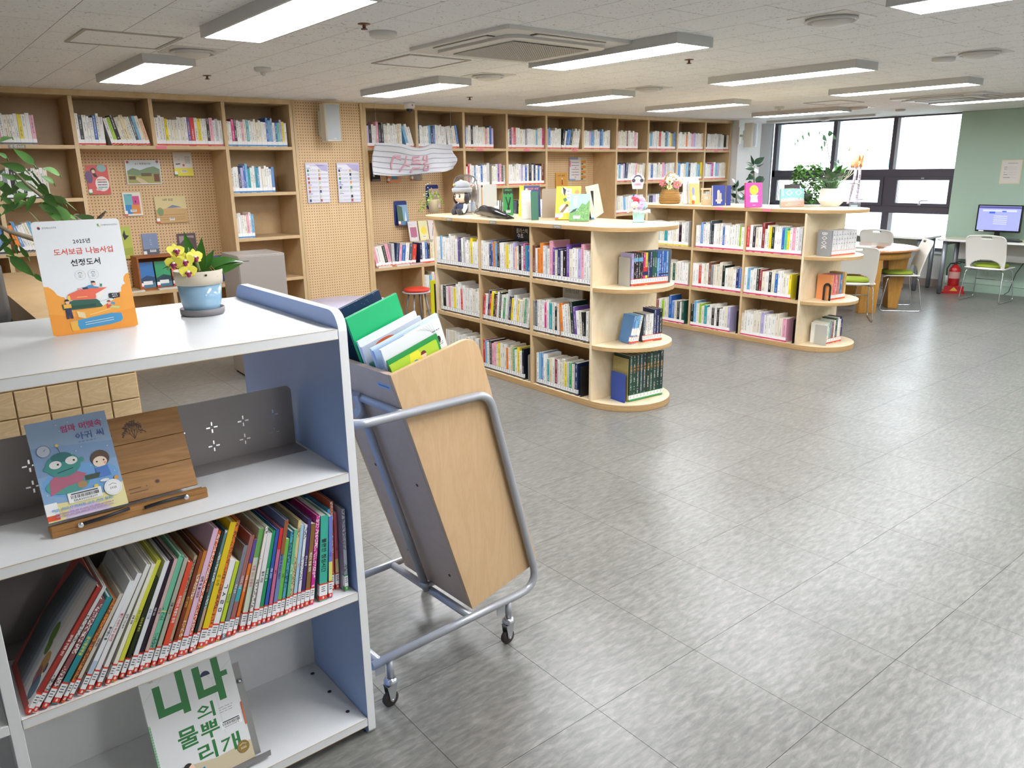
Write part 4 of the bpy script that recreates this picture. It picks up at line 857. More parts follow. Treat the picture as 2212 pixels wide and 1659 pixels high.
for k in range(n-1):
    if angs[k] > angs[k+1]: gaps.append(max(.0008, FB[k][2]*(sin(angs[k])-cos(angs[k])*math.tan(angs[k+1]))+.0012 if FB[k][2]*cos(angs[k]) <= FB[k+1][2]*cos(angs[k+1]) else FB[k+1][2]*(math.tan(angs[k])*cos(angs[k+1])-sin(angs[k+1]))+.0016))
    else: gaps.append(.0014)
gaps.append(FB[-1][2]*sin(angs[-1])+.001)
tot = sum(q[1]/cos(a) for q, a in zip(FB, angs)); sc = (L1-L0-sum(gaps))/tot; x = L0
for k, (q, a) in enumerate(zip(FB, angs)):
    colr, t, h, d, _, title, tc, tb, desc = q; t *= sc; w = t/cos(a); cx = x+w
    back = .006+.018*(k/n)+rnd.uniform(0, .006)+(.03 if k in (50, 51, 52) else 0)
    M = Matrix.Translation((UX, UY, 0)) @ Matrix.Translation((cx-t/2*cos(a), back, .5028+t/2*sin(a))) @ Matrix.Rotation(a, 4, 'Y')
    dg = '8'; band = 'red'
    if k == 29 : dg = '5'; band = 'grey'
    if k == n-1: dg = '9'; band = 'green'
    book('childrens_book', desc, GF, t, h, min(d, .235), colr, band, M, rnd, hard=h > .26, title=(title, .28, .80) if title else None, tcol=tc, digit=dg, tb=tb or None, cover_fn=cover0 if k == 0 else None, lz=.05, cat='book')
    x += w+gaps[k]
# ------------------------------------------------------------------ flat print helper: unit coordinates, origin bottom left
class Art:
    def __init__(s, mb, w, h, M=None, z=.0003): s.b = mb; s.w = w; s.h = h; s.M = M or Matrix.Identity(4); s.z = z; s.dz = .00004
    def _p(s, pts): s.z += s.dz; return [tuple(s.M @ Vector((x*s.w, y*s.h, s.z))) for x, y in pts]
    def poly(s, pts, c):
        a = sum(pts[i][0]*pts[(i+1) % len(pts)][1]-pts[(i+1) % len(pts)][0]*pts[i][1] for i in range(len(pts)))
        s.b.poly(s._p(pts if a > 0 else pts[::-1]), 0, lin(PAL.get(c, c)))
    def rect(s, x0, y0, x1, y1, c): s.poly([(x0, y0), (x1, y0), (x1, y1), (x0, y1)], c)
    def disc(s, x, y, r, c, ry=None, n=18, a0=0, a1=2*pi): ry = ry or r*s.w/s.h; s.poly([(x+r*cos(a0+(a1-a0)*k/n), y+ry*sin(a0+(a1-a0)*k/n)) for k in range(n if a1-a0 > 6.2 else n+1)], c)
    def line(s, x0, y0, x1, y1, t, c):
        dx, dy = (x1-x0)*s.w, (y1-y0)*s.h; l = math.hypot(dx, dy) or 1; nx, ny = -dy/l*t/2*s.w/s.w, dx/l*t/2; ax, ay = nx/s.w, ny/s.h
        s.poly([(x0-ax, y0-ay), (x1-ax, y1-ay), (x1+ax, y1+ay), (x0+ax, y0+ay)], c)
    def text(s, t, x, y, h=None, w=None, c='K', bold=.02, align='c'):
        s.z += s.dz; keep = s.b.M; s.b.M = keep @ s.M @ Matrix.Translation((x*s.w, y*s.h, s.z))
        s.b.text(t, h=h*s.h if h else None, w=w*s.w if w else None, col=lin(PAL.get(c, c)), bold=bold, align=align); s.b.M = keep
    def sticker(s, x, y, w=.28, h=.09, num='EAA000014609'):
        s.rect(x-w/2, y-h/2, x+w/2, y+h/2, '#f3f3f1')
        n = 22; r = random.Random(9)
        for k in range(n): xx = x-w*.42+w*.84*k/n; s.rect(xx, y-h*.12, xx+w*.84/n*r.uniform(.25, .7), y+h*.2, '#26262a')
        s.rect(x-w*.4, y+h*.27, x+w*.4, y+h*.4, '#55555a'); s.text(num, x, y-h*.3, w=w*.7, c='#333338', bold=0)
    def scribble(s, x0, x1, ys, c, t=.004, seed=1):
        r = random.Random(seed)
        for y in ys:
            x = x0
            while x < x1: l = r.uniform(.02, .06)*(1 if x1-x0 < .5 else 1.4); s.rect(x, y-t, min(x+l, x1), y+t, c); x += l+.012
def facebook(name, label, cat, M, w, h, t, col, art=None, group=None, pages='right', band=None, spinecol=None, ov=.003):
    """book seen from its cover. M: origin at the cover's lower left corner, x along the width, y up, z towards the reader"""
    c = lin(PAL.get(col, col)); b = MB(); th = min(.0025, t*.2); sc_ = lin(PAL.get(spinecol, spinecol)) if spinecol else c
    b.box(0, w, 0, h, -th, 0, 0, c); b.box(0, w, 0, h, -t, -t+th, 0, c)
    if pages == 'right': b.box(0, th, 0, h, -t+th, -th, 0, sc_)
    else: b.box(w-th, w, 0, h, -t+th, -th, 0, sc_)
    if art: art(Art(b, w, h))
    if band: b.box(-.0003, .026, .003, .016, -t, .0006, 0, lin(LC[band])); b.box(-.0003, .026, .016, .045, -t, .0006, 0, lin('#f1f1f0'))
    o = b.build(name, BM); o.matrix_world = M; tag(o, label, cat, group)
    p = MB(); x0, x1 = (th+.0003, w-ov) if pages == 'right' else (ov, w-th-.0003)
    p.box(x0, x1, ov, h-ov, -t+th+.0002, -th-.0002); p.build('page_block', BM[2], o); return o
def leaf(b, p, d, L, W, bend=.5, upv=(0, 0, 1), mi=0, col=None, fold=.18, n=6, tip=1.0, tw=0.0):
    """one leaf blade: starts at p, runs along d, droops by bend, v-folded"""
    d = Vector(d).normalized(); u = Vector(upv); s = d.cross(u)
    s = s.normalized() if s.length > 1e-4 else Vector((1, 0, 0)); nrm = s.cross(d).normalized(); P = Vector(p); vs = []; fs = []
    if tw: R = Matrix.Rotation(tw, 3, d); s = R @ s; nrm = R @ nrm
    dirv = d.copy(); step = L/n
    for i in range(n+1):
        t = i/n; w = W*(sin(pi*min(1, t*1.05)**.75)**.8 if 0 < t < .97 else .02)*(1-.15*t*tip)
        vs += [tuple(P-s*w/2+nrm*w*fold), tuple(P), tuple(P+s*w/2+nrm*w*fold)]
        if i < n: P = P+dirv*step; dirv = (dirv-Vector((0, 0, 1))*bend/n).normalized(); nrm = s.cross(dirv).normalized()
    for i in range(n): a = i*3; fs += [(a, a+1, a+4, a+3), (a+1, a+2, a+5, a+4)]
    b.add(vs, fs, mi, col, True)
TOCAM = (-.60, -.74, .30)
def fleaf(b, p, tip, wr, r, bend=.25, n=7, jit_=.35, **kw):
    """blade from p to tip whose face is turned roughly into the room"""
    d = Vector(tip)-Vector(p); L = d.length*1.03; u = Vector(TOCAM)+Vector((r.uniform(-jit_, jit_), r.uniform(-jit_, jit_), r.uniform(-jit_, jit_)))
    leaf(b, p, d+Vector((0, 0, L*bend*.45)), L, L*wr, bend, upv=tuple(u), n=n, **kw)
def leafmat(name, c1, c2, rough=.35, coat=.1):
    if name in MATS: return MATS[name]
    m, nt, b = newmat(name); g = nd(nt, 'ShaderNodeNewGeometry'); n = nd(nt, 'ShaderNodeTexNoise', Scale=14.0, Detail=2.0); nt.links.new(g.outputs['Position'], n.inputs['Vector'])
    mx = nd(nt, 'ShaderNodeMix', _data_type='RGBA'); mx.inputs['A'].default_value = (*lin(c1), 1); mx.inputs['B'].default_value = (*lin(c2), 1); nt.links.new(n.outputs['Fac'], mx.inputs['Factor'])
    nt.links.new(mx.outputs['Result'], b.inputs['Base Color']); b.inputs['Roughness'].default_value = rough; b.inputs['Coat Weight'].default_value = coat
    b.inputs['Subsurface Weight'].default_value = 0; MATS[name] = m; return m
PRINT = BM[0]
# ------------------------------------------------------------------ sign card on the shelf top
t = thing('sign_card', 'white and orange sign card with Korean lettering standing on the low white bookshelf', 'sign', (.302, 2.293, 1.2985), radians(3))
b = MB(); a_ = radians(82); cw, chh = .211, .297; b.M = frame((0, .0, 0), (1, 0, 0), (0, cos(a_), sin(a_)))
b.prism(rrect(0, cw, 0, chh, .010, 4), -.0022, 0, 'z', 0, col=lin('#eceeee'))
A = Art(b, cw, chh, z=.0001)
A.poly([(0, .01), (.04, 0), (.96, 0), (1, .012), (1, .50), (.96, .49), (.93, .465), (.92, .43), (.935, .40), (.90, .395), (.875, .37), (.87, .335), (.83, .33), (.78, .29), (.6, .24), (.3, .26), (.22, .30), (.2, .335), (.17, .34), (.13, .36), (.11, .39), (.09, .41), (.05, .435), (0, .44)], '#f2a33a')
A.poly([(0, .01), (.04, 0), (.96, 0), (1, .012), (1, .18), (.5, .12), (0, .2)], '#ee9a2c')
A.disc(.075, .945, .017, '#d94a3a'); A.disc(.078, .94, .014, '#233a6e'); A.text('문화체육관광부', .19, .942, h=.016, c='#44484f', bold=0)
A.poly([(.73, .955), (.75, .96), (.755, .935), (.74, .93)], '#5aa646'); A.poly([(.757, .93), (.77, .95), (.765, .925)], '#e8a02e'); A.text('한국출판문화산업진흥원', .875, .945, h=.013, w=.19, c='#44484f', bold=0)
A.text('2025년', .52, .815, h=.042, c='#1f2a3a'); A.text('도서보급 나눔사업', .525, .728, h=.058, w=.68, c='#d85c50', bold=.02); A.text('선정도서', .52, .628, h=.062, w=.34, c='#10161f')
for cx in (.43, .58):
    A.disc(cx, .515, .062, '#b9bdc0'); A.disc(cx, .515, .059, '#e9ecec'); A.line(cx-.025, .53, cx, .54, .0012, '#3a4048'); A.line(cx, .54, cx+.025, .53, .0012, '#3a4048'); A.rect(cx-.024, .520, cx+.024, .523, '#c9a64a' if cx < .5 else '#5a7ab0')
    A.scribble(cx-.022, cx+.026, (.507, .496), '#5f646a', .002, 3)
A.poly([(.22, .06), (.235, .03), (.68, .05), (.80, .065), (.83, .09), (.82, .14), (.70, .15), (.24, .115)], '#3f95c4'); A.poly([(.21, .11), (.215, .045), (.235, .03), (.31, .032), (.295, .07), (.30, .118)], '#edb640')
A.line(.38, .092, .72, .108, .0012, '#f0e6c8'); A.line(.38, .072, .72, .088, .0012, '#f0e6c8')
A.poly([(.30, .20), (.31, .145), (.40, .125), (.72, .175), (.78, .20), (.76, .235), (.42, .20)], '#f0a93c'); A.poly([(.31, .20), (.32, .148), (.40, .128), (.395, .18)], '#e8d3a0')
A.line(.45, .155, .70, .19, .001, '#fbe3a8')
A.poly([(.16, .27), (.165, .225), (.20, .215), (.60, .215), (.79, .285), (.75, .29), (.60, .265), (.56, .29), (.30, .30)], '#1f5a48'); A.poly([(.59, .262), (.62, .222), (.78, .275), (.75, .288)], '#e6ece6'); A.rect(.24, .225, .54, .252, '#184636')
A.poly([(.24, .34), (.25, .305), (.55, .29), (.57, .34), (.71, .385), (.42, .395), (.25, .355)], '#ea6a4e'); A.poly([(.56, .335), (.565, .297), (.61, .30), (.71, .38)], '#f4ede0'); A.poly([(.23, .335), (.24, .30), (.27, .298), (.265, .345)], '#f0c552'); A.line(.34, .322, .46, .32, .0016, '#f7cf62')
A.poly([(.36, .40), (.38, .385), (.46, .385), (.52, .392), (.60, .385), (.62, .395), (.56, .405), (.54, .42), (.50, .42), (.45, .405)], '#3f8fc0'); A.poly([(.36, .402), (.38, .387), (.43, .388), (.43, .402)], '#f0a6a0'); A.poly([(.42, .402), (.43, .386), (.49, .388), (.48, .403)], '#20242e')
A.disc(.565, .428, .022, '#f3b39e'); A.disc(.56, .438, .024, '#1b1d22', a0=0, a1=pi); A.disc(.545, .448, .01, '#1b1d22'); A.poly([(.63, .40), (.65, .395), (.66, .42), (.635, .425)], '#2c8a64')
A.disc(.225, .285, .022, '#f3b39e'); A.disc(.22, .296, .026, '#15171d', a0=0, a1=pi); A.rect(.175, .235, .26, .27, '#f0b840'); A.poly([(.19, .235), (.25, .235), (.26, .14), (.23, .14), (.22, .2), (.215, .14), (.185, .14)], '#202a50')
A.disc(.70, .24, .022, '#f3b39e'); A.disc(.695, .252, .024, '#8a4a34', a0=0, a1=pi); A.poly([(.66, .225), (.71, .23), (.73, .20), (.66, .195)], '#e2533f'); A.poly([(.69, .20), (.80, .185), (.82, .20), (.72, .215)], '#bcd48c'); A.poly([(.71, .235), (.76, .22), (.77, .24), (.735, .25)], '#3f95c4')
A.poly([(.71, .325), (.715, .285), (.75, .28), (.755, .27), (.765, .28), (.84, .285), (.845, .325), (.73, .33)], '#1b1c22'); A.text('문학나눔', .78, .315, h=.012, c='#f5f5f5'); A.text('세종도서', .78, .297, h=.012, c='#f5f5f5')
b.build('card', PRINT, t)
b = MB(); b.box(.03, .18, .002, .055, .0003, .002); b.M = Matrix.Identity(4); b.build('clear_foot', mat('acrylic', '#e8f0f2', .05, trans=.9), t)
# ------------------------------------------------------------------ orchid
px_, py_ = .712, 2.372
t = thing('potted_orchid', 'yellow orchid in a blue pot with a beige rim on the low white bookshelf', 'plant', (px_, py_, 1.2985))
POT = mat('sky_blue_glaze', '#8fb3cb', .18, coat=.4); BEI = mat('beige_clay', '#d3c7b2', .6); GS = mat('grey_clay', '#837f80', .45)
b = MB(); b.lathe([(.058, 0), (.063, .004), (.064, .020), (.0615, .0205), (.060, .008), (.0001, .007)], seg=36); b.build('saucer', GS, t)
b = MB(); b.lathe([(.0001, .0085), (.047, .0085), (.050, .012), (.0575, .04), (.0625, .092)], seg=36); b.build('pot', POT, t)
b = MB(); b.lathe([(.0605, .0922), (.0665, .0922), (.0695, .132), (.0665, .133), (.063, .122), (.061, .094)], seg=36); b.build('pot_rim', BEI, t)
b = MB(); b.lathe([(.0615, .112), (.03, .116), (.0001, .118)], seg=20); r = random.Random(5)
for k in range(26): a = r.uniform(0, 6.28); q = r.uniform(0, .05); l = r.uniform(.012, .035); x, y = q*cos(a), q*sin(a); a2 = r.uniform(0, 6.28); b.tube([(x, y, .118), (x+l*cos(a2), y+l*sin(a2), .122+r.uniform(0, .01))], r.uniform(.002, .0045), 5)
b.build('bark', mat('bark_dark', '#3a2a1c', .9, noise=.5, nscale=80), t)
OL = leafmat('orchid_leaf', '#2c5c1e', '#467f2a', .3)
LV = [((.006, 0, .122), (.05, .0, .35), .115, .034, .25), ((.01, 0, .125), (1, -.1, .75), .15, .036, 1.2), ((.012, .01, .12), (1, -.1, .45), .14, .032, .5), ((.015, 0, .118), (1, -.5, .15), .13, .030, -.25), ((-.002, .01, .12), (-.1, .2, 1), .14, .034, .15),
      ((-.004, 0, .12), (-.9, -.2, .95), .125, .034, 1.4), ((.0, -.005, .12), (-.35, -.6, .45), .07, .03, .9), ((.004, -.006, .12), (.5, -.8, .25), .07, .026, .8), ((.012, .0, .12), (.5, .1, .9), .09, .03, .4)]
for p, d, L, Wd, bd in LV: b = MB(); leaf(b, p, d, L*.92, Wd*1.05, bd, n=8, fold=.10, upv=(-.35, -.7, .6)); b.build('leaf', OL, t)
b = MB(); b.tube([(.004, -.004, .115), (-.002, 0, .16), (.0, .0, .17)], .006, 8); b.tube([(-.02, -.01, .118), (-.022, -.01, .2)], .0022, 6); b.tube([(-.012, -.02, .116), (-.03, -.035, .15), (-.06, -.05, .175), (-.085, -.055, .165), (-.10, -.055, .145)], .0018, 6); b.tube([(-.04, -.03, .117), (-.045, -.035, .14), (-.05, -.045, .17)], .002, 6); b.build('stem', mat('orchid_stem', '#8a9a5e', .6), t)
b = MB()
for k in range(14): a = r.uniform(-1, 1.5); b.tube([(.01, 0, .12), (.02+.02*cos(a), .02*sin(a), .132+r.uniform(0, .01)), (.045*cos(a)+.01, .045*sin(a), .121)], .0017, 5)
b.build('aerial_roots', mat('root_tan', '#8d6f48', .8), t)
YEL = mat('orchid_yellow', '#efe556', .45); YEL.node_tree.nodes['Principled BSDF'].inputs['Subsurface Weight'].default_value = 0
MAG = mat('orchid_magenta', '#8f1c4d', .5); WHT = mat('orchid_white', '#f4efe6', .5)
def petal(b, M, ang, L, Wd, cup=.25, mi=0):
    R = M @ Matrix.Rotation(ang, 4, 'Z'); vs = []; fs = []; n, m = 6, 4
    for i in range(n+1):
        u = i/n; w = Wd*max(.06, sin(pi*(.12+.88*u)**1.25)**.6 if u < .99 else .12)
        for j in range(m+1): v = j/m-.5; vs.append(tuple(R @ Vector((L*u, w*v, cup*L*(u*u*.5-(v*v)*.5)))))
    for i in range(n):
        for j in range(m): a = i*(m+1)+j; fs.append((a, a+m+1, a+m+2, a+1))
    b.add(vs, fs, mi, None, True)
fl = [(-.079, -.055, .163, -.5, .1), (-.050, -.060, .168, -.1, .15), (-.046, -.062, .138, 0, -.15), (-.022, -.055, .176, .35, .2), (-.068, -.045, .196, .2, .7)]
for (x, y, z, yaw, tilt) in fl:
    f = MB(); nd_ = Vector((sin(yaw)-.15, -1, tilt)).normalized(); xx = Vector((0, 0, 1)).cross(nd_).normalized(); F = frame((x, y, z), xx, nd_.cross(xx))
    for a, L, Wd in ((pi/2, .024, .017), (pi/2+2*pi/3+.1, .022, .015), (pi/2-2*pi/3-.1, .022, .015)): petal(f, F @ Matrix.Translation((0, 0, -.001)), a, L, Wd)
    for a in (.25, pi-.25): petal(f, F @ Matrix.Translation((0, 0, .001)), a, .026, .026)
    fo = f.build('flower', YEL, t); l = MB(); l.M = F
    l.ball((0, -.001, .006), (.005, .005, .004), 8, 6, 1); l.ball((0, -.009, .009), (.006, .008, .004), 8, 6, 0); l.ball((-.006, -.004, .008), (.004, .004, .003), 8, 5, 0); l.ball((.006, -.004, .008), (.004, .004, .003), 8, 5, 0); l.build('lip', [MAG, WHT], fo)
# ------------------------------------------------------------------ wooden book stand on the second shelf
SX, SY, SZ = UX-.745, UY+.085, .8838
t = thing('book_stand', 'cedar plank book stand with an engraved tree on the second shelf', 'book stand', (SX, SY, SZ), radians(1)); CED = wood('cedar', '#8f6434', '#b5854c', (.7, 5, 5), .5, 3.0, grain=.6)
ta = radians(64); BMx = frame((.002, .045, .024), (1, 0, 0), (0, cos(ta), sin(ta)))
for k in range(3):
    b = MB(); b.M = BMx; b.box(0, .345, k*.0735, k*.0735+.0725, -.012, 0); b.build('plank', CED, t, bevel=.001)
b = MB(); b.box(-.006, .356, .0, .05, .0003, .014); b.box(-.006, .356, .0, .012, .014, .026); b.build('ledge', CED, t, bevel=.0015)
b = MB(); b.M = BMx; b.box(.03, .05, .01, .20, -.026, -.0125); b.box(.295, .315, .01, .20, -.026, -.0125); b.M = Matrix.Identity(4); b.tube([(.17, .12, .16), (.17, .135, .009)], .007, 6); b.build('back_batten', CED, t)
b = MB(); b.M = BMx; EN = lin('#4a2c12'); r = random.Random(8)
def br(x, y, a, L, d):
    x2, y2 = x+L*cos(a)*.62, y+L*sin(a); A2.line(x, y, x2, y2, .0011*(d+1)*.5, '#4a2c12')
    if d > 0:
        for da in (-.5, .05, .55): br(x2, y2, a+da+r.uniform(-.15, .15), L*.72, d-1)
    else:
        for q in range(3): A2.disc(x2+r.uniform(-.006, .006), y2+r.uniform(-.006, .006), .0024, '#4a2c12', ry=.0016, n=6)
A2 = Art(b, 1, 1, z=.0003)
A2.dz = 0.000002
for a in (-.75, -.25, .25, .75): br(.225, .156, pi/2+a, .019, 2)
for x, y, s in ((.165, .19, .005), (.17, .175, .0035), (.25, .035, .005)): A2.disc(x, y, s*1.3, '#7a4f24', ry=s*1.1); A2.disc(x, y, s*.8, '#2e1a0c', ry=s*.7)
A2.scribble(.18, .225, (.030,), '#6d4420', .0014, 4); A2.scribble(.18, .23, (.02,), '#6d4420', .0014, 5)
b.build('engraving', PRINT, t)['kind'] = 'stuff'
CHR = mat('chrome', '#d9dbde', .12, 1.0); RUB = mat('black_rubber', '#1d1d20', .5)
for x0, x1, z0, z1 in ((.055, .165, .020, .030), (.20, .30, .022, .030)):
    rev = x0 > .1; b = MB(); hx = x1 if rev else x0; b.tube([(x0, -.003, .018), ((x0+x1)/2, -.006, .023), (x1, -.005, .028 if not rev else .022)], .0045, 8); b.build('page_clip', RUB, t)
    b = MB(); b.ball((hx, -.0075, .019), (.007, .004, .007), 12, 8); b.build('clip_rivet', CHR, t)
def art_monster(A):
    A.rect(0, 0, 1, 1, '#86a9cc'); A.poly([(0, .45), (1, .5), (1, 1), (0, 1)], '#7f9cbf'); A.poly([(0, .75), (1, .68), (1, 1), (0, 1)], '#8fa6c0'); A.poly([(0, 0), (1, 0), (1, .24), (.75, .17), (.3, .16), (0, .18)], '#e6dc9c'); A.poly([(.2, 0), (.8, 0), (.6, .1), (.3, .12)], '#d6c6e0')
    A.disc(.5, .35, .48, '#6fa6d8', ry=.16); r = random.Random(2)
    for k in range(26): A.disc(r.uniform(.03, .97), r.uniform(.25, .95), .006, '#e8ecd8')
    A.text('엄마 머릿속', .66, .885, h=.075, w=.52, c='#b83d6c'); A.text('아귀 씨', .74, .785, h=.075, w=.36, c='#4a5f9a'); A.scribble(.58, .8, (.725,), '#6b7ba0', .004, 3)
    A.disc(.14, .70, .085, '#5d6a80'); A.disc(.14, .70, .078, '#b3bcc6'); A.line(.14, .70, .17, .72, .001, '#4a5060')
    A.disc(.33, .33, .27, '#4f9a90', ry=.09); A.poly([(.10, .25), (.13, .40), (.25, .46), (.46, .45), (.58, .40), (.5, .33), (.3, .31)], '#b4667c'); A.disc(.33, .53, .215, '#3f9088', ry=.12); A.disc(.33, .61, .13, '#2f6f70', ry=.05)
    A.disc(.12, .52, .035, '#3f9088'); A.disc(.56, .55, .035, '#3f9088'); A.disc(.24, .545, .075, '#e9e6e0', ry=.04); A.disc(.44, .56, .075, '#e9e6e0', ry=.04); A.disc(.27, .545, .014, '#20242a'); A.disc(.47, .558, .014, '#20242a'); A.line(.24, .46, .44, .485, .002, '#20444a')
    A.line(.33, .65, .31, .72, .0015, '#5a5a4a'); A.disc(.31, .735, .022, '#d8c46a')
    A.disc(.79, .52, .12, '#5a4230', ry=.085); A.disc(.78, .485, .09, '#f2ddc4', ry=.055); A.disc(.74, .49, .012, '#2a2420'); A.disc(.83, .495, .012, '#2a2420'); A.disc(.84, .465, .02, '#eda58e'); A.poly([(.70, .43), (.86, .44), (.88, .33), (.70, .33)], '#4a7ac4'); A.poly([(.55, .38), (.75, .38), (.72, .33), (.55, .33)], '#3c4a3a')
    A.disc(.50, .30, .06, '#a8875a', ry=.035); A.disc(.93, .29, .03, '#d89a3c'); A.disc(.78, .29, .06, '#e8e8e4', ry=.015); A.disc(.66, .25, .03, '#dcc84a')
    A.sticker(.50, .19, .42, .10); A.disc(.86, .20, .115, '#f1f1ee'); A.disc(.86, .20, .10, '#d8d8d4'); A.disc(.86, .20, .095, '#f1f1ee'); A.text('2025', .86, .195, h=.022, c='#4a4a4a'); A.line(.81, .225, .86, .24, .001, '#4a4a4a'); A.line(.86, .24, .91, .225, .001, '#4a4a4a')
    A.text('마음 치료사 하지현 교수 추천 동화!', .45, .105, h=.03, w=.76, c='#4f9ccb'); A.scribble(.1, .82, (.065, .04), '#b08fb8', .005, 6)
bw, bh = .176, .245; Mb = Matrix.Translation((SX, SY, SZ)) @ Matrix.Rotation(radians(1), 4, 'Z') @ frame((-.004, .0335, .0265), (1, 0, 0), (0, cos(ta), sin(ta)))
facebook('picture_book', 'pale blue picture book with a green monster and a girl, on the wooden book stand', 'book', Mb, bw, bh, .009, '#b4c4d6', art_monster, band='orange')
# ------------------------------------------------------------------ big picture book on a metal stand, bottom shelf
def art_green(A):
    A.rect(0, 0, 1, 1, '#e3e4e2'); A.line(0, .80, .28, .98, .0008, '#c2c4c2'); A.line(.55, 1, .75, .78, .0008, '#c2c4c2'); A.line(.75, .78, .75, .3, .0008, '#c2c4c2'); A.line(.75, .78, 1, .88, .0008, '#c2c4c2'); A.poly([(0, 0), (1, 0), (1, .16), (.6, .14), (0, .22)], '#cdbf9f')
    G = '#2c7a3c'
    A.poly([(.12, .90), (.20, .90), (.20, .70), (.42, .70), (.42, .64), (.12, .64)], G); A.rect(.38, .60, .46, .96, G)           # 니
    A.poly([(.56, .93), (.64, .93), (.64, .72), (.82, .72), (.82, .66), (.56, .66)], G); A.rect(.78, .58, .86, .95, G); A.rect(.86, .77, .93, .815, G)   # 나
    A.disc(.69, .83, .055, '#262b52', a0=0, a1=pi)
    A.text('의', .60, .545, h=.13, w=.2, c=G); A.text('물', .36, .40, h=.16, w=.22, c=G); A.text('뿌', .60, .385, h=.14, w=.21, c=G); A.text('리', .52, .22, h=.15, w=.2, c=G); A.text('개', .78, .20, h=.15, w=.22, c=G)
    A.scribble(.74, .90, (.52, .50, .48), '#a9aca9', .003, 2); A.sticker(.84, .37, .24, .07, 'EAA000014715'); A.disc(.9, .13, .07, '#8f7434'); A.text('2025', .9, .12, h=.018, c='#e9e0c4'); A.line(.86, .145, .9, .158, .0012, '#e9e0c4'); A.line(.9, .158, .94, .145, .0012, '#e9e0c4')
    A.disc(.30, .15, .05, '#f2cdb0'); A.disc(.285, .165, .05, '#2a2420', a0=.6, a1=pi+.6); A.poly([(.33, .10), (.45, .12), (.47, .0), (.33, .0)], '#2f7fc0'); A.text('그림책', .12, .955, h=.014, c='#4c4f4c', bold=0)
    A.poly([(.985, .30), (1, .30), (1, .50), (.985, .50)], '#d8602e')
bx = MB(); tb_ = radians(66); Mg = Matrix.Translation((UX-.612, UY+.035, .0835)) @ frame((0, 0, 0), (1, .02, 0), (-.02*cos(tb_), cos(tb_), sin(tb_)))
o = facebook('picture_book', 'white picture book with big green Korean letters, standing on the bottom shelf', 'book', Mg, .245, .325, .014, '#e3e4e2', art_green, spinecol='#e9e9e7')
b = MB(); b.box(-.0006, .004, .0, .20, -.0142, .0004, 0, lin('#9cc4a4'))
for k in range(26): b.box(-.001, .0045, .004+k*.0075, .007+k*.0075, -.0146, .0008, 0, lin('#7fae8a'))
b.build('spine_cloth', PRINT, o)
t = thing('display_stand', 'bent grey metal stand holding the green-lettered picture book', 'stand', (UX-.60, UY+.03, .0595)); b = MB(); a = cos(tb_); s_ = sin(tb_)
b.M = frame((.0, .024, .016), (1, 0, 0), (0, a, s_)); b.box(.03, .255, 0, .27, -.0035, -.0022); b.M = Matrix.Identity(4); b.box(.03, .275, 0, .02, .012, .0136); b.box(.03, .275, -.0005, .001, .0137, .03); b.box(.04, .24, .02, .13, .0003, .0015); b.box(.05, .07, .10, .102, .002, .20)
b.build('sheet', mat('grey_sheet', '#8e8c8a', .4, .3), t); b = MB(); b.lathe([(.006, 0), (.006, .002), (.003, .003), (.003, .0031)], seg=12); q = b.build('rivet', CHR, t); q.location = (.245, .11, .215); q.rotation_euler = (radians(66), 0, 0)

# ------------------------------------------------------------------ book trolley
TX, TY, TR = 1.0, 1.945, radians(2.5)
T = thing('book_trolley', 'beech book trolley on a grey tubular frame with castors, full of picture books', 'trolley', (TX, TY, 0), TR)
TUB = mat('silver_paint', '#a9abae', .32, .35); BEE = wood('beech', '#c7a378', '#d6b68c', (5, 5, .8), .42, 3.2, grain=.4); BEG2 = wood('beech_side', '#c4a88e', '#cdb398', (5, .9, .8), .5, 3.0, grain=.4)
def tub(pts, r, name, rad=.07): b = MB(); b.tube(roundpath(pts, rad) if rad else pts, r, 12); b.build(name, TUB, T)
R_ = .0145
tub([(-.03, 0, .18), (.705, 0, .18), (.482, 0, .987), (-.03, 0, .99), (-.028, .12, .99)], R_, 'front_tube', .075)
tub([(-.03, .52, .18), (.705, .52, .18), (.482, .52, .987), (-.03, .52, .99)], R_, 'rear_tube', .075)
tub([(.385, .0, .176), (.385, .52, .176)], R_, 'cross_tube', 0); tub([(.148, .0, .985), (.148, .52, .985)], R_*.95, 'cross_tube', 0); tub([(.372, .262, .18), (.13, .262, 1.0)], R_, 'leaning_tube', 0); tub([(0, 0, .18), (0, .52, .18)], R_, 'cross_tube', 0); 
b = MB(); b.tube([(.36, .262, .2), (.365, .262, .215)], .021, 10); b.tube([(.13, .262, .94), (.15, .262, .93)], .02, 10); b.box(.375, .42, .255, .27, .19, .205); b.build('clamp', TUB, T)['kind'] = 'stuff'
# bin: quadrilateral cross section D(bottom left) C A B in (x,z)
D_, C_, A_, B_ = Vector((.399, 0, .196)), Vector((.718, 0, .268)), Vector((.115, 0, 1.113)), Vector((.448, 0, 1.190))
def rq(p0, p1, p2, p3, radii, n=5):
    P = [p0, p1, p2, p3]; out = []
    for i in range(4):
        a = (P[i-1]-P[i]).normalized(); c = (P[(i+1) % 4]-P[i]).normalized(); r = radii[i]
        if r == 0: out.append((P[i].x, P[i].z)); continue
        q0, q1 = P[i]+a*r, P[i]+c*r
        for k in range(n+1): u = k/n; v = q0*(1-u)**2+P[i]*2*u*(1-u)+q1*u*u; out.append((v.x, v.z))
    return out
prof = rq(D_, C_, B_, A_, (0, .028, .065, 0), 8)
b = MB(); b.prism(prof, .018, .034, 'y'); b.build('front_board', BEE, T, bevel=.0012)
b = MB(); b.prism(prof, .432, .448, 'y'); b.build('rear_board', BEE, T, bevel=.0012)
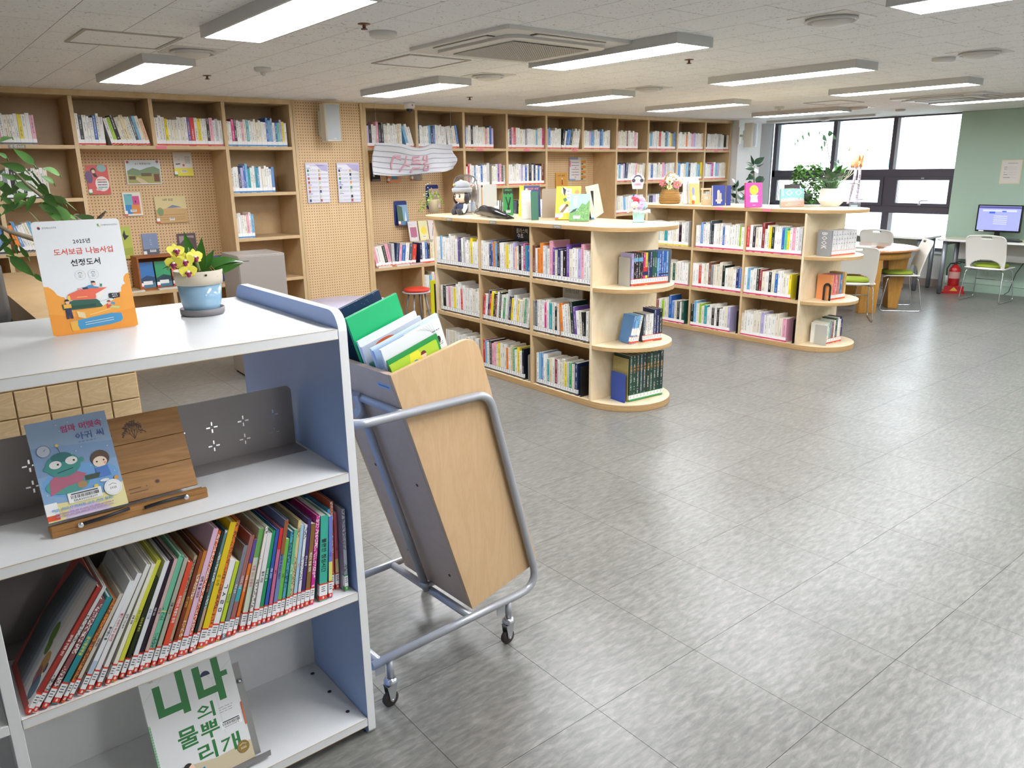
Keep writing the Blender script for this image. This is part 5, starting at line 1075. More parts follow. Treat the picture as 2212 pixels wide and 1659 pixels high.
e1 = (C_-D_).normalized(); e2 = Vector((-e1.z, 0, e1.x)); ed = (A_-D_).normalized(); en = Vector((ed.z, 0, -ed.x))
def quad(p, du, dv, u0, u1, v0, v1): return [((p+du*u+dv*v).x, (p+du*u+dv*v).z) for u, v in ((u0, v0), (u1, v0), (u1, v1), (u0, v1))]
b = MB(); b.prism(quad(D_, ed, en, .0, .958, .0, .016), .0345, .4315, 'y'); b.build('side_board', BEG2, T, bevel=.001)
b = MB(); b.prism(quad(D_, e1, e2, .02, .30, .006, .022), .0345, .4315, 'y'); b.build('bottom_board', BEE, T)
fy = .70
b = MB(); b.prism(quad(D_, e1, ed, .022, .27, fy, fy+.014), .0345, .4315, 'y'); b.build('inner_shelf', BEE, T)
b = MB()
for u in (.12, .52): 
    for y in (.10, .36): p = D_+ed*u; b.M = frame((p.x-.0006*1, y, p.z), (ed.x, 0, ed.z), (0, 1, 0)); b.lathe([(.0055, -.0002), (.0055, .0012), (.002, .0016), (.002, .0014)], seg=10)
b.build('bolt', mat('bolt_dark', '#4a4744', .4, .7), T)
b = MB(); p = D_+ed*.90; b.M = frame((p.x-.0008, .12, p.z), (0, -1, 0), tuple(ed)); A = Art(b, .075, .018, z=.0); A.rect(0, 0, 1, 1, '#8fb0cf'); A.scribble(.08, .92, (.5,), '#3c5674', .14, 2); b.build('name_sticker', PRINT, T)
# brackets and castors
STL = mat('zinc', '#c3c6c9', .22, .9); WHE = mat('castor_rubber', '#2c2622', .45)
for k, (x, y) in enumerate(((.552, .0), (.037, .0), (.552, .52), (.037, .52))):
    b = MB(); b.box(x-.055, x-.018, y-.001, y+.001, .135, .17); b.tube([(x, y, .172), (x, y, .108)], .012, 12); b.build('leg_stub', TUB, T)
    b = MB(); b.lathe([(.014, .1075), (.0195, .103), (.024, .096), (.0245, .088), (.02, .084), (.0001, .0835)], (x, y, 0), 18); cs = b.build('castor', STL, T)
    f = MB()
    for s in (-1, 1): f.prism([(x-.022, .083), (x+.014, .083), (x+.004, .03), (x-.006, .022), (x-.014, .03)], y+s*.0145-.001, y+s*.0145+.001, 'y')
    f.box(x-.022, x+.014, y-.0135, y+.0135, .0805, .083); f.tube([(x-.006, y-.018, .0285), (x-.006, y+.018, .0285)], .004, 8); f.build('fork', STL, cs)
    w = MB(); n = 20; w.M = Matrix.Translation((x-.006, y, .0285)) @ Matrix.Rotation(pi/2, 4, 'X'); w.lathe([(.004, -.0095), (.022, -.0095), (.028, -.006), (.0282, .006), (.022, .0095), (.004, .0095)], seg=20); w.build('wheel', WHE, cs)
# picture books in the bin
TM = Matrix.Translation((TX, TY, 0)) @ Matrix.Rotation(TR, 4, 'Z')
def tbook(y, t, a0, w, h, col, label, art=None, **kw):
    """cover towards the front board; a0 = offset from the side board along the bin floor"""
    fl_ = D_+ed*(fy+.016)+e1*(.0185+a0+.004); ee = Vector((ed.z, 0, -ed.x))
    M = TM @ frame((fl_.x, y, fl_.z), (ee.x, 0, ee.z), (ed.x, 0, ed.z)); return facebook('picture_book', label, 'book', M, w, h, t, col, art, 'picture books in the trolley', **kw)
def art_lime(A):
    A.rect(0, 0, 1, 1, '#a9c93a'); A.poly([(.42, 1), (.60, 1), (.80, .62), (.3, .62)], '#dcd83e')
    for x, hat, sh, pn in ((.50, '#3a9ac0', '#2c4a9a', '#2a3a8a'), (.68, '#6a2a22', '#e6b0b8', '#c0322a')):
        y = .92 if x > .6 else .86; A.disc(x, y-.02, .052, '#f2cdb0'); A.disc(x, y, .058, hat, a0=-.1, a1=pi+.1); A.poly([(x-.04, y-.06), (x+.04, y-.06), (x+.035, y-.12), (x-.035, y-.12)], sh); A.poly([(x-.035, y-.12), (x+.035, y-.12), (x+.03, y-.18), (x, y-.14), (x-.03, y-.18)], pn)
    A.text('수랄빈의 무당 개발 백두대간 만화책', .55, .62, h=.05, w=.72, c='#2a8fb8'); A.poly([(.12, .62), (.16, .66), (.2, .63), (.15, .60)], '#4a4c50')
def art_white(A): A.rect(0, 0, 1, 1, '#e2e3e0'); A.scribble(.45, .75, (.86, .845), '#9b9d9b', .003, 5); [A.line(.6+.05*k, 1, .9, .9-.03*k, .0006, '#9a9c9a') for k in range(6)]; A.disc(.90, .80, .03, '#2a2a2c', ry=.035); A.disc(.86, .86, .02, '#d8d8d4'); A.scribble(.82, .95, (.76, .74, .9), '#4a4a4c', .004, 8)
def art_boy(A): A.rect(0, 0, 1, 1, '#9db3cc'); A.poly([(.5, .8), (1, .8), (1, 1), (.62, 1)], '#d6d8b8'); A.line(.25, .86, .42, .94, .008, '#2f62a0'); A.line(.42, .94, .55, .92, .008, '#2f62a0'); A.disc(.68, .93, .05, '#3a2c28', ry=.03); A.poly([(.3, .82), (.5, .92), (.6, .85), (.5, .78)], '#e4e4e2')
def art_oval(A): A.rect(0, 0, 1, 1, '#b8bcc4'); A.disc(.36, .93, .17, '#c85a30', ry=.05)
tbook(.046, .006, .0, .185, .262, '#a9c93a', 'lime green picture book with two cartoon children, frontmost in the trolley', art_lime, pages='left')
tbook(.054, .005, .0, .198, .276, '#2c8f48', 'dark green picture book directly behind the lime green one in the trolley')
tbook(.068, .010, .0, .232, .312, '#e2e3e0', 'large white picture book behind the dark green one in the trolley', art_white)
for k, (w, h, c, d_) in enumerate(((.12, .235, '#5c6f9c', 'slate blue'), (.13, .228, '#c8ccd4', 'pale grey'), (.12, .222, '#a04a52', 'dusty red'), (.13, .235, '#dadde2', 'off-white'))): tbook(.0795+k*.0075, .006, 0, w, h, c, 'low %s booklet at the trolley side board, %s behind the large white book' % (d_, ORD[k] if k else 'first'))
tbook(.116, .010, .0, .19, .300, '#a9bad2', 'pale blue picture book with a boy on the cover in the trolley', art_boy)
tbook(.128, .010, .0, .268, .305, '#c9d8e2', 'wide pale sky picture book in the trolley')
for k, (w, h, c, d_) in enumerate(((.13, .215, '#2f4fb0', 'royal blue'), (.13, .225, '#d8dbe0', 'white'), (.13, .226, '#9fc43a', 'lime-edged'), (.14, .245, '#5f9a84', 'sea green'))): tbook(.138+k*.010, .008, 0, w, h, c, 'low %s booklet in the middle of the trolley, %s behind the sky book' % (d_, ORD[k] if k else 'first'))
tbook(.188, .009, .0, .24, .300, '#e6e7e6', 'plain white picture book before the green hardback in the trolley', art_oval)
tbook(.200, .009, .0, .235, .318, '#dfe3e4', 'white picture book with a grey edge right before the green hardback')
tbook(.222, .012, .0, .20, .395, '#22b06c', 'tall plain green hardback standing up in the trolley', pages='left')
def art_navy(A):
    A.rect(0, 0, 1, 1, '#1c2c4c'); r = random.Random(3)
    for k in range(60): A.disc(r.uniform(0, 1), r.uniform(.6, 1), .004, '#c8d0e0', n=6)
tbook(.302, .012, .0, .185, .405, '#1c2c4c', 'tall navy hardback with tiny stars, rearmost tall book in the trolley', art_navy)
tbook(.34, .012, .0, .18, .24, '#d8c9a8', 'tan picture book low behind the navy hardback in the trolley')
# ------------------------------------------------------------------ books and notices shown on the pegboards
def wallM(px, py, yp):      # frame whose origin is the wall point behind a photo pixel, facing the room
    p = at(px, py, 1, yp); return p
def peg(px0, py0, px1, py1, yp, t, col, label, art, cat='book', group='books shown face-out on the pegboards', tilt=4, name='picture_book', **kw):
    a = at(px0, py0, 1, yp); c = at(px1, py1, 1, yp); bl = at(px0+(py1-py0)*.10, py1, 1, yp); x0 = bl.x; w = c.x-bl.x; h = a.z-c.z; tt = radians(tilt)
    M = frame((x0, yp-.012, c.z), (1, 0, 0), (0, sin(tt), cos(tt))); M = Matrix.Translation((0, -h*sin(tt)*.0, 0)) @ M
    return facebook(name, label, cat, M, w, h, t, col, art, group, **kw)
def a_red(A): A.rect(0, 0, 1, 1, '#d65a55'); A.disc(.1, .6, .16, '#6a4a7c', ry=.22); A.disc(.72, .90, .22, '#8fb8b4', ry=.13); A.disc(.32, .82, .13, '#2a2024', ry=.09); A.disc(.33, .79, .08, '#f0c8b0', ry=.06); A.poly([(.25, .72), (.42, .72), (.5, .58), (.35, .6)], '#241c20'); A.disc(.66, .36, .32, '#ece9e2', ry=.26); [A.scribble(.45, .88, (y,), c, .02, k) for k, (y, c) in enumerate(((.50, '#cf5a5a'), (.42, '#4a4a55'), (.33, '#7a5a9a'), (.24, '#3a9a9a')))]; A.sticker(.5, .17, .3, .07)
peg(187, 357, 240, 419, 7.77, .02, '#d65a55', 'red picture book with a white circle, at the left of the pegboard', a_red, band='green')
def a_land(A): A.rect(0, 0, 1, 1, '#dfe4e4'); A.rect(.03, .04, .97, .96, '#c7d6dc'); A.poly([(.03, .55), (.2, .68), (.4, .58), (.6, .68), (.8, .74), (.97, .62), (.97, .04), (.03, .04)], '#7d9470'); A.poly([(.03, .04), (.97, .04), (.97, .38), (.6, .45), (.3, .35), (.03, .42)], '#a9a560'); A.poly([(.3, .3), (.45, .2), (.6, .04), (.4, .04), (.25, .2)], '#cfc29a'); A.rect(.06, .2, .25, .34, '#5e5340'); A.rect(.42, .33, .72, .46, '#6b5c42'); A.rect(.78, .1, .94, .42, '#7a4a38'); A.text('4.3 북큐레이션', .5, .85, h=.09, w=.45, c='#8a5a40'); A.disc(.07, .92, .04, '#b84a40'); A.disc(.92, .93, .04, '#b84a40')
b0 = peg(270, 346, 350, 397, 7.775, .002, '#e4e6e6', 'landscape notice with painted hills on the pegboard', a_land, 'notice', None, 0, 'notice')
def a_cream(A): A.rect(0, 0, 1, 1, '#dcdad2'); A.rect(0, 0, 1, .34, '#e8dc3a'); A.line(.1, .5, .35, .52, .01, '#4a4a4a'); A.disc(.52, .46, .06, '#c8463c'); A.scribble(.62, .9, (.8, .72, .64, .56), '#5a5a5a', .012, 2); A.disc(.15, .8, .02, '#b05040'); A.disc(.3, .7, .02, '#b05040'); A.sticker(.5, .2, .32, .09)
peg(373, 329, 418, 380, 7.77, .02, '#dcdad2', 'white and yellow book high on the pegboard', a_cream, band='green')
def a_quad(A): A.rect(0, 0, 1, 1, '#e6e3d6'); A.rect(.08, .47, .52, .93, '#6db6bc'); A.rect(.52, .47, .9, .84, '#cf4a8a'); A.rect(.08, .08, .42, .47, '#2f86c8'); A.rect(.42, .08, .9, .47, '#dc8a3c'); A.disc(.68, .6, .03, '#222', ry=.06); A.text('세상의 질문', .42, .88, h=.04, c='#2c5a5a'); A.sticker(.5, .22, .34, .1)
peg(265, 416, 309, 465, 7.77, .02, '#e6e3d6', 'book with blue, pink and orange rectangles on the pegboard', a_quad, band='red')
def a_tan(A): A.rect(0, 0, 1, 1, '#d8c890'); A.poly([(0, 0), (1, 0), (1, .5), (.5, .55), (0, .5)], '#c9a468'); A.poly([(.35, .55), (.55, .66), (.68, .62), (.85, .56)], '#76809a'); A.disc(.14, .42, .1, '#7d9464', ry=.16); A.text('나무 도감', .42, .86, h=.09, c='#4c4638'); A.scribble(.1, .9, (.3, .2, .12), '#a07a48', .01, 6); A.sticker(.48, .14, .16, .1)
peg(334, 424, 407, 479, 7.77, .018, '#d8c890', 'wide tan picture book with a mountain on the pegboard', a_tan, band='orange', spinecol='#3a3e4a')
def a_fly(A): A.rect(0, 0, 1, 1, '#b3bf4c'); A.poly([(0, 0), (1, 0), (1, .35), (0, .3)], '#a2ae3e'); A.poly([(.55, .74), (.68, .9), (.72, .74), (.9, .72), (.75, .64), (.62, .58)], '#262a2c'); A.rect(0, 0, 1, .12, '#c2b85a')
peg(243, 491, 290, 558, 7.77, .018, '#b3bf4c', 'yellow-green book with a black butterfly on the pegboard, partly behind the sign card', a_fly)
def a_mist(A): A.rect(0, 0, 1, 1, '#7f8fb0'); A.rect(0, 0, 1, .3, '#5c6270'); A.scribble(.5, .55, (.7, .6, .5), '#c9d0dc', .02, 3); A.sticker(.6, .22, .4, .1)
peg(307, 505, 345, 551, 7.77, .018, '#7f8fb0', 'misty blue-grey book on the pegboard above the wooden crate', a_mist, band='orange')
def a_dark(A): A.rect(0, 0, 1, 1, '#5a4648'); A.poly([(.1, .6), (.5, .85), (.9, .8), (.9, .9), (.1, .9)], '#a08c88'); A.rect(.1, .1, .9, .4, '#7a5a54')
peg(383, 505, 428, 556, 7.77, .02, '#4a3638', 'dark brown book on the pegboard behind the orchid', a_dark)
def a_navyb(A): A.rect(0, 0, 1, 1, '#2c3e7c'); A.line(.2, .5, .8, .6, .008, '#e9e9ee'); A.text('우주', .5, .4, h=.2, c='#e8e9f0')
p = at(442, 622, 1, 7.55); facebook('picture_book', 'navy blue book standing between the orchid and the grey cabinet on the bench shelf', 'book', frame((p.x, 7.55, .7056), (1, 0, 0), (0, .15, 1)), .2, .25, .012, '#2c3e7c', a_navyb)
# wooden crate with three books on the bench
cp = at(303, 616, 1, 7.44); CW = .46; CR = wood('crate_wood', '#8f4f20', '#ab652e', (1, 3, 3), .45, 3)
t = thing('wooden_crate', 'reddish wooden display crate on the bench shelf below the pegboard', 'crate', (cp.x, 7.44, .7056)); 
for nm, q in (('side_board', (0, .014, 0, .22, .0145, .285)), ('side_board', (CW-.014, CW, 0, .22, .0145, .285)), ('bottom_board', (0, CW, 0, .22, 0, .014)), ('top_board', (0, CW, 0, .22, .2855, .30)), ('back_board', (.0145, CW-.0145, .205, .22, .0145, .285))): b = MB(); b.box(*q); b.build(nm, CR, t, bevel=.001)
for k, (c, c2, nm) in enumerate((('#2a6fae', '#1d3f66', 'blue'), ('#2f9460', '#1f3a44', 'green'), ('#d8744c', '#2a3238', 'orange'))):
    def a_c(A, c=c, c2=c2): A.rect(0, 0, 1, 1, c); A.poly([(0, 0), (1, 0), (1, .4), (.5, .48), (0, .35)], c2); A.rect(0, 0, 1, .2, '#4a7a92'); A.rect(.2, .12, .8, .26, '#e6e6e4')
    facebook('picture_book', nm+'-covered book in the wooden crate below the pegboard', 'book', frame((cp.x+.02+k*.142, 7.50, .7203), (1, 0, 0), (0, .12, 1)), .13, .23, .02, c, a_c, 'books in the wooden crate', band='red')
for k, (x, w, c) in enumerate(((1.50, .24, '#dfdcd2'), (1.86, .3, '#e4e2da'))):
    def a_f(A): A.rect(.05, .1, .95, .9, '#cbbf9c'); A.scribble(.1, .9, (.3, .6), '#8a8472', .03, 3)
    facebook('picture_book', ('flat-lying white book at the left of the crate' if k == 0 else 'flat-lying white book in front of the wooden crate'), 'book', frame((x, 7.375, .7056+.0125), (1, 0, 0), (0, 1, 0)), w if k == 0 else .28, (.21 if k == 0 else .055), .012, c, a_f if k == 0 else None)
# right-hand pegboard
def a_o(A): A.rect(0, 0, 1, 1, '#e09058'); A.rect(.3, .15, .8, .35, '#4f8fa8'); A.rect(.25, .35, .6, .5, '#e8b04a'); A.poly([(.2, .5), (.75, .5), (.85, .7), (.15, .7)], '#3a3a3e')
def a_k(A): A.rect(0, 0, 1, 1, '#2a2426'); A.disc(.3, .3, .12, '#c8c4c0'); A.rect(.05, .02, .95, .1, '#8a8488')
def a_g(A): A.rect(0, 0, 1, 1, '#8c7f70'); A.scribble(.2, .8, (.4, .3), '#2c2826', .02, 3)
peg(798, 352, 821, 391, 7.77, .02, '#2a2426', 'dark book at the left edge of the right pegboard, under the cloth banner', a_k)
peg(833, 350, 864, 394, 7.77, .02, '#e09058', 'orange book half hidden under the cloth banner', a_o, band='orange')
peg(884, 350, 911, 389, 7.77, .02, '#8c7f70', 'grey-brown book half hidden under the right of the cloth banner', a_g, band='orange')
def holder(px, py, label, art, col):
    p = at(px, py, 1, 7.77); M = frame((p.x, 7.765, p.z), (1, 0, 0), (0, .03, 1))
    t = thing('book_holder', 'blue metal book holder hooked on the right pegboard, '+label, 'bookend', (p.x, 7.76, p.z), 0, 'blue pegboard book holders'); b = MB(); b.prism(rrect(0, .17, .0, .27, .02, 4), .012, .014, 'y'); b.box(0, .17, -.07, .0115, .0, .0015); b.build('plate', mat('holder_blue', '#26367c', .4), t)
    facebook('picture_book', label.split(',')[0]+' book in the blue holder on the right pegboard', 'book', frame((p.x+.03, 7.725, p.z+.002), (1, 0, 0), (.03, .12, 1)), .135, .225, .014, col, art, band='orange')
def a_photo(A): A.rect(0, 0, 1, 1, '#7fa6c4'); A.poly([(0, .2), (.5, .1), (.45, .9), (0, 1)], '#3c5a3c'); A.poly([(.6, .1), (.75, .7), (.8, .1)], '#e9eef0'); A.rect(0, 0, 1, .2, '#5b7fa0')
def a_pinkb(A): A.rect(0, 0, 1, 1, '#d9bdb4'); A.rect(.2, .35, .85, .72, '#b79f98'); A.rect(.1, .06, .9, .2, '#ece6e2'); A.disc(.75, .2, .07, '#a0603c')
holder(853, 487, 'lower, photo-covered', a_photo, '#7fa6c4'); holder(922, 451, 'upper, pale pink', a_pinkb, '#d9bdb4')
def a_p2(A): A.rect(0, 0, 1, 1, '#d8cfd0'); A.rect(.15, .2, .85, .7, '#a85a78'); A.sticker(.5, .15, .4, .1)
def a_y2(A): A.rect(0, 0, 1, 1, '#e2dca8'); A.disc(.5, .5, .3, '#e8d03c', ry=.2); A.sticker(.5, .18, .4, .1)
def a_w2(A): A.rect(0, 0, 1, 1, '#e4dcdc'); A.line(.3, .2, .6, .8, .006, '#3a3436'); A.disc(.6, .8, .1, '#c84a5a')
for k, (px, c, fn, nm) in enumerate(((886, '#d8cfd0', a_p2, 'pink-pictured'), (908, '#e2dca8', a_y2, 'pale yellow'), (929, '#e4dcdc', a_w2, 'white flower'))):
    p = at(px, 525, 1, 7.70); facebook('picture_book', nm+' book standing behind the row on the right pegboard shelf', 'book', frame((p.x-.02, 7.66, .937), (1, 0, 0), (0, .2, 1)), .122, .225, .012, c, fn)
b = MB(); b.box(4.62, 5.24, 7.62, 7.77, .7056, .934); tag(b.build('riser', PLYD), 'plain birch riser behind the book row on the right pegboard shelf', 'riser')
for k, x in enumerate((4.1, 4.33, 4.5, 4.86)): facebook('flat_book', ('leftmost', 'second from the left', 'third from the left', 'rightmost')[k]+' flat book on the front edge of the right pegboard shelf', 'book', frame((x, 7.362, .7056+.0165), (1, 0, 0), (0, 1, 0)), .17, .044, .016, ('#e8e4dc', '#e6e2dc', '#b08a98', '#e4e6da')[k], None, 'books lying on the pegboard shelf edge')
# middle bay pegboard: orange book and the taped notice
def a_mom(A): A.rect(0, 0, 1, 1, '#d49a34'); A.text('나의 엄마', .5, .84, h=.09, w=.6, c='#2c2a24'); A.poly([(.5, .35), (.62, .35), (.6, .62), (.52, .62)], '#b8402c'); A.disc(.56, .68, .05, '#efe0d0'); A.disc(.4, .2, .08, '#c84a3a'); A.sticker(.6, .14, .3, .1)
peg(1196, 373, 1225, 413, 7.77, .02, '#d49a34', 'orange book with a red figure on the middle bay pegboard', a_mom)
def a_no(A): A.rect(0, 0, 1, 1, '#dfdbdc'); A.rect(0, .9, .5, 1, '#8fa8cc'); A.rect(0, 0, .35, .07, '#8fa8cc'); A.rect(0, .6, .08, .85, '#d890a8'); A.rect(.66, 0, 1, 1, '#cfc29a'); A.scribble(.12, .55, (.78, .65, .48, .36, .24), '#55555c', .012, 5); A.disc(.34, .56, .03, '#e07a8a'); A.disc(.34, .14, .03, '#e07a8a'); [A.rect(.68, .08+k*.22, .96, .2+k*.22, '#d88a40') for k in range(4)]; [A.rect(.68, .02+k*.22, .8, .08+k*.22, '#4a7a5a') for k in range(4)]
peg(1224, 340, 1265, 389, 7.775, .002, '#dfdbdc', 'pastel taped notice with an orange snake border on the middle bay pegboard', a_no, 'notice', None, 0, 'notice')
# two list posters on the pillar
def a_list(A, s=1):
    A.rect(0, 0, 1, 1, '#d3cfe4'); A.rect(.03, .02, .97, .95, '#e6e6ee'); A.poly([(.4, .98), (.97, .95), (.97, .78), (.7, .82)], '#bdb3dd'); 
    if s == 1: A.text('2025 사서들이 함께 정했어요', .5, .93, h=.022, w=.62, c='#3c3a50')
    r = random.Random(s); y = .85; A.rect(.04, .86, .22, .875, '#8d86c4')
    for k in range(8):
        if k in (4, 6): A.rect(.04, y-.01, .22, y+.005, '#8d86c4'); y -= .03
        for x in (.06, .54):
            A.rect(x, y-.075, x+.085, y-.01, r.choice(['#3a4a6a', '#c8b48a', '#4a8a5a', '#d89a5a', '#8aa8c4', '#2a2a30', '#c8d0b8', '#a85a5a', '#e0dcd4'])); A.scribble(x+.11, x+.42, (y-.02, y-.036, y-.052), '#a9a9b4', .003, k*7+s)
        y -= .098
peg(656, 352, 713, 437, 7.371, .0008, '#d9d6e6', 'left of the two lavender reading-list posters on the perforated pillar', lambda A: a_list(A, 1), 'poster', None, 0, 'poster')
peg(723, 352, 779, 436, 7.371, .0008, '#d9d6e6', 'right of the two lavender reading-list posters on the perforated pillar', lambda A: a_list(A, 2), 'poster', None, 0, 'poster')
# wall speakers
def speaker(x, y, z, rz, label, wall_side=1):
    t = thing('wall_speaker', label, 'speaker', (x, y, z), rz, 'white wall speakers'); w, h, d = .165, .345, .15; b = MB()
    pts = [(-w/2+.02, d), (-w/2, .02), (-w/2+.012, 0), (w/2-.012, 0), (w/2, .02), (w/2-.02, d)]; b.prism(pts, 0, h, 'z'); b.build('cabinet', mat('speaker_cream', '#d9d5c6', .5), t, bevel=.004)
    b = MB(); b.grid(lambda u, v: (-w/2+.012+(w-.024)*u, -.001-.014*sin(pi*u)*.9, .012+(h-.024)*v), 8, 2); b.build('grille', mat('speaker_grille', '#b4b9bc', .6, bump=.4, bscale=900), t)
    b = MB(); b.box(-.012, .012, -.0165, -.0158, .02, .028); b.build('badge', mat('badge_silver', '#dcdfe2', .3, .5), t)
    b = MB(); b.box(-.05, .05, d+.0005, d+.02, .10, .24); b.tube([(0, d+.01, .17), (0, d+.09, .17)], .016, 8); b.box(-.035, .035, d+.085, d+.1, .05, .29); b.build('bracket', mat('speaker_cream', '#d9d5c6', .5), t)
p = at(722, 305, 1, 7.13); speaker(p.x, 7.115, p.z, radians(2), 'white wall speaker on the perforated pillar above the posters')
p = at(1629, 318, 1, 7.0); speaker(p.x-.02, 6.98, p.z, radians(10), 'white wall speaker on the white pillar beside the windows')
# printed cloth banner hanging crumpled before the right pegboard
def banner():
    c0, c1 = at(812, 310, 1, 7.2), at(982, 318, 1, 7.2); zb = at(860, 376, 1, 7.2).z; x0, x1, zt = c0.x, c1.x, c0.z
    def fn(u, v):
        x = x0+(x1-x0)*u; z = zb+(zt-zb)*v
        z += (-.02*sin(5*u)*(1-v)) + (.025*(1-v) if u > .85 else 0)*((u-.85)/.15) + (-.03*v*sin(pi*min(1, max(0, (u-.3)/.4)))) + .006*sin(9*u+1)*v
        y = 7.2+.035*sin(7*u+2.2*v)+.03*sin(13*u-4*v)*u+.02*sin(4*v+3*u)-.03*max(0, u-.55)*sin(10*(u+v))
        x += -.05*(1-v)*(1-u)+.02*sin(6*v)*u
        return (x, y, z)
    return fn, (x1-x0), (zt-zb)
fn, bw_, bh_ = banner(); t = thing('cloth_banner', 'crumpled grey-white printed banner with pink letters hanging before the right pegboard', 'banner', (0, 0, 0)); b = MB(); b.grid(fn, 44, 16)
FAB = mat('banner_cloth', '#cfd0d4', .7); o = b.build('cloth', FAB, t); s = o.modifiers.new('thick', 'SOLIDIFY'); s.thickness = .003
def onb(u, v, off=.004): p = Vector(fn(u, v)); return (p.x, p.y-off, p.z)
b = MB()
for k in range(6): b.tube([onb(u/24, .08+k*.17-.12*(u/24)) for u in range(25) if 0 < .08+k*.17-.12*(u/24) < 1], .0022, 4)
b.build('stripes', mat('banner_line', '#6f7480', .8), t); b = MB(); PKB = mat('banner_pink', '#d7a6b2', .7)
for pts in ([(.30, .62), (.225, .60), (.215, .35), (.23, .2)], [(.24, .6), (.31, .52)], [(.36, .66), (.355, .4), (.31, .14)], [(.35, .38), (.40, .34)], [(.50, .66), (.43, .64), (.425, .52), (.47, .55), (.50, .54)], [(.415, .42), (.47, .44), (.52, .40)], [(.51, .26), (.44, .26), (.425, .1)], [(.56, .66), (.545, .54), (.58, .5)], [(.60, .66), (.60, .44), (.55, .38)], [(.57, .3), (.62, .32), (.63, .14), (.58, .14), (.57, .28)]):
    q = []
    for i in range(len(pts)-1): q += [onb(pts[i][0]+(pts[i+1][0]-pts[i][0])*k/4, pts[i][1]+(pts[i+1][1]-pts[i][1])*k/4, .007) for k in range(4)]
    b.tube(q+[onb(*pts[-1], .007)], .0095, 6)
b.build('lettering', PKB, t)
b = MB(); b.tube([(x_, 7.2, z_) for x_, z_ in ((at(814, 308, 1, 7.2).x, at(814, 308, 1, 7.2).z), (at(814, 308, 1, 7.2).x, CEIL-.001))], .0012, 4); p = at(975, 318, 1, 7.2); b.tube([(p.x, 7.2, p.z-.03), (p.x, 7.2, CEIL-.001)], .0012, 4); b.build('hanging_line', mat('nylon', '#cfd2d6', .3, alpha=.6), t)
# ------------------------------------------------------------------ things on the nearest island's top (z = 1.32)
ZT = 1.3203
def topat(px, py, z=ZT): return at(px, py, 2, z)
def Mx(p, rz=0, tilt=0):   # upright frame facing -x turned by rz from facing -y
    a = radians(rz); x = Vector((cos(a), sin(a), 0)); bk = Vector((-sin(a), cos(a), 0)); y = Vector((0, 0, cos(radians(tilt))))+bk*sin(radians(tilt)); return frame((p[0], p[1], p[2]), x, y)
GT = 'books standing on the nearest island top'
FACE = -62      # the displays face the aisle on the camera side
def size(px0, px1, py, rz, z=ZT):
    """width of something that starts at pixel px0 on the top and ends at px1, running along the direction rz"""
    p = topat(px0, py, z); d = Vector((cos(radians(rz)), sin(radians(rz)), 0)); best = 0
    n = r2*1; k = (px1-1106)/FPX
    # solve along the line p + s d for the x pixel
    v = p-Vector((0, 0, CAMZ)); A_ = v.dot(r2)-k*v.dot(fw); B_2 = d.dot(r2)-k*d.dot(fw); return p, -A_/B_2
def disp(px0, px1, py, pytop, rz, tilt, t, col, label, art=None, group=GT, name='picture_book', **kw):
    p, w = size(px0, px1, py, rz); top = at(px0, pytop, 1, p.y+.02); h = (top.z-ZT)/cos(radians(tilt))
    return facebook(name, label, 'book', Mx((p.x, p.y, ZT+.0005+t*sin(radians(tilt))), rz, tilt), w, h, t, col, art, group, **kw)
def a_bird(A):
    A.rect(0, 0, 1, 1, '#e6c63c'); A.disc(.33, .86, .13, '#e9e4d0', ry=.12); A.poly([(.25, .98), (.4, .9), (.36, .7), (.3, .78)], '#2c2a2c'); A.rect(.42, .55, .62, .93, '#f0efe8'); A.scribble(.46, .56, (.85, .75, .65), '#55554a', .012, 2); A.disc(.85, .82, .1, '#e0903c'); A.poly([(.28, .62), (.36, .52), (.48, .58), (.4, .66)], '#4f7a4a'); A.disc(.72, .62, .1, '#7a4a34')
    A.disc(.35, .32, .2, '#e9e6dc', ry=.14); A.poly([(.18, .22), (.42, .45), (.5, .4), (.3, .2)], '#8a6a4c'); A.disc(.46, .42, .06, '#5a4434'); A.disc(.2, .12, .12, '#e9e6dc', ry=.08); A.poly([(.6, .05), (.75, .16), (.85, .08)], '#2c2a2c'); A.rect(.5, .2, .8, .25, '#e8e6da')
def a_mount(A): A.rect(0, 0, 1, 1, '#9cc0c8'); A.poly([(0, 0), (1, 0), (1, .78), (.8, .6), (.62, .66), (.4, .4), (0, .3)], '#6b9b5a'); A.poly([(0, .3), (.2, .42), (.4, .48), (.3, .36), (.1, .3)], '#38463e'); A.rect(.2, .55, .36, .92, '#eef0ec'); A.scribble(.24, .33, (.85, .78, .7, .62), '#55605a', .01, 1); r = random.Random(3); [A.disc(r.uniform(.1, .95), r.uniform(.03, .5), .03, r.choice(['#8ab878', '#4f7f48']), n=6) for k in range(40)]; A.sticker(.38, .14, .35, .12)
def a_rab(A): A.rect(0, 0, 1, 1, '#2f8a48'); A.rect(0, .86, 1, 1, '#1e2a1e'); A.text('초록숲에', .5, .93, h=.07, c='#3fae5a'); A.poly([(.0, .84), (.1, .76), (.2, .82), (.35, .76), (.5, .82), (.65, .76), (.8, .82), (1, .78), (1, .86), (0, .86)], '#1e2a1e'); A.poly([(.22, .68), (.32, .68), (.5, .42), (.7, .68), (.8, .66), (.6, .34), (.68, .08), (.34, .08), (.44, .34)], '#16181a'); A.poly([(0, .2), (.3, .1), (.2, .0), (0, .0)], '#16181a'); A.sticker(.5, .15, .45, .1)
def a_wht(A): A.rect(0, 0, 1, 1, '#e2e1de'); A.scribble(.08, .45, (.8, .72, .5), '#b0b0b2', .006, 4)
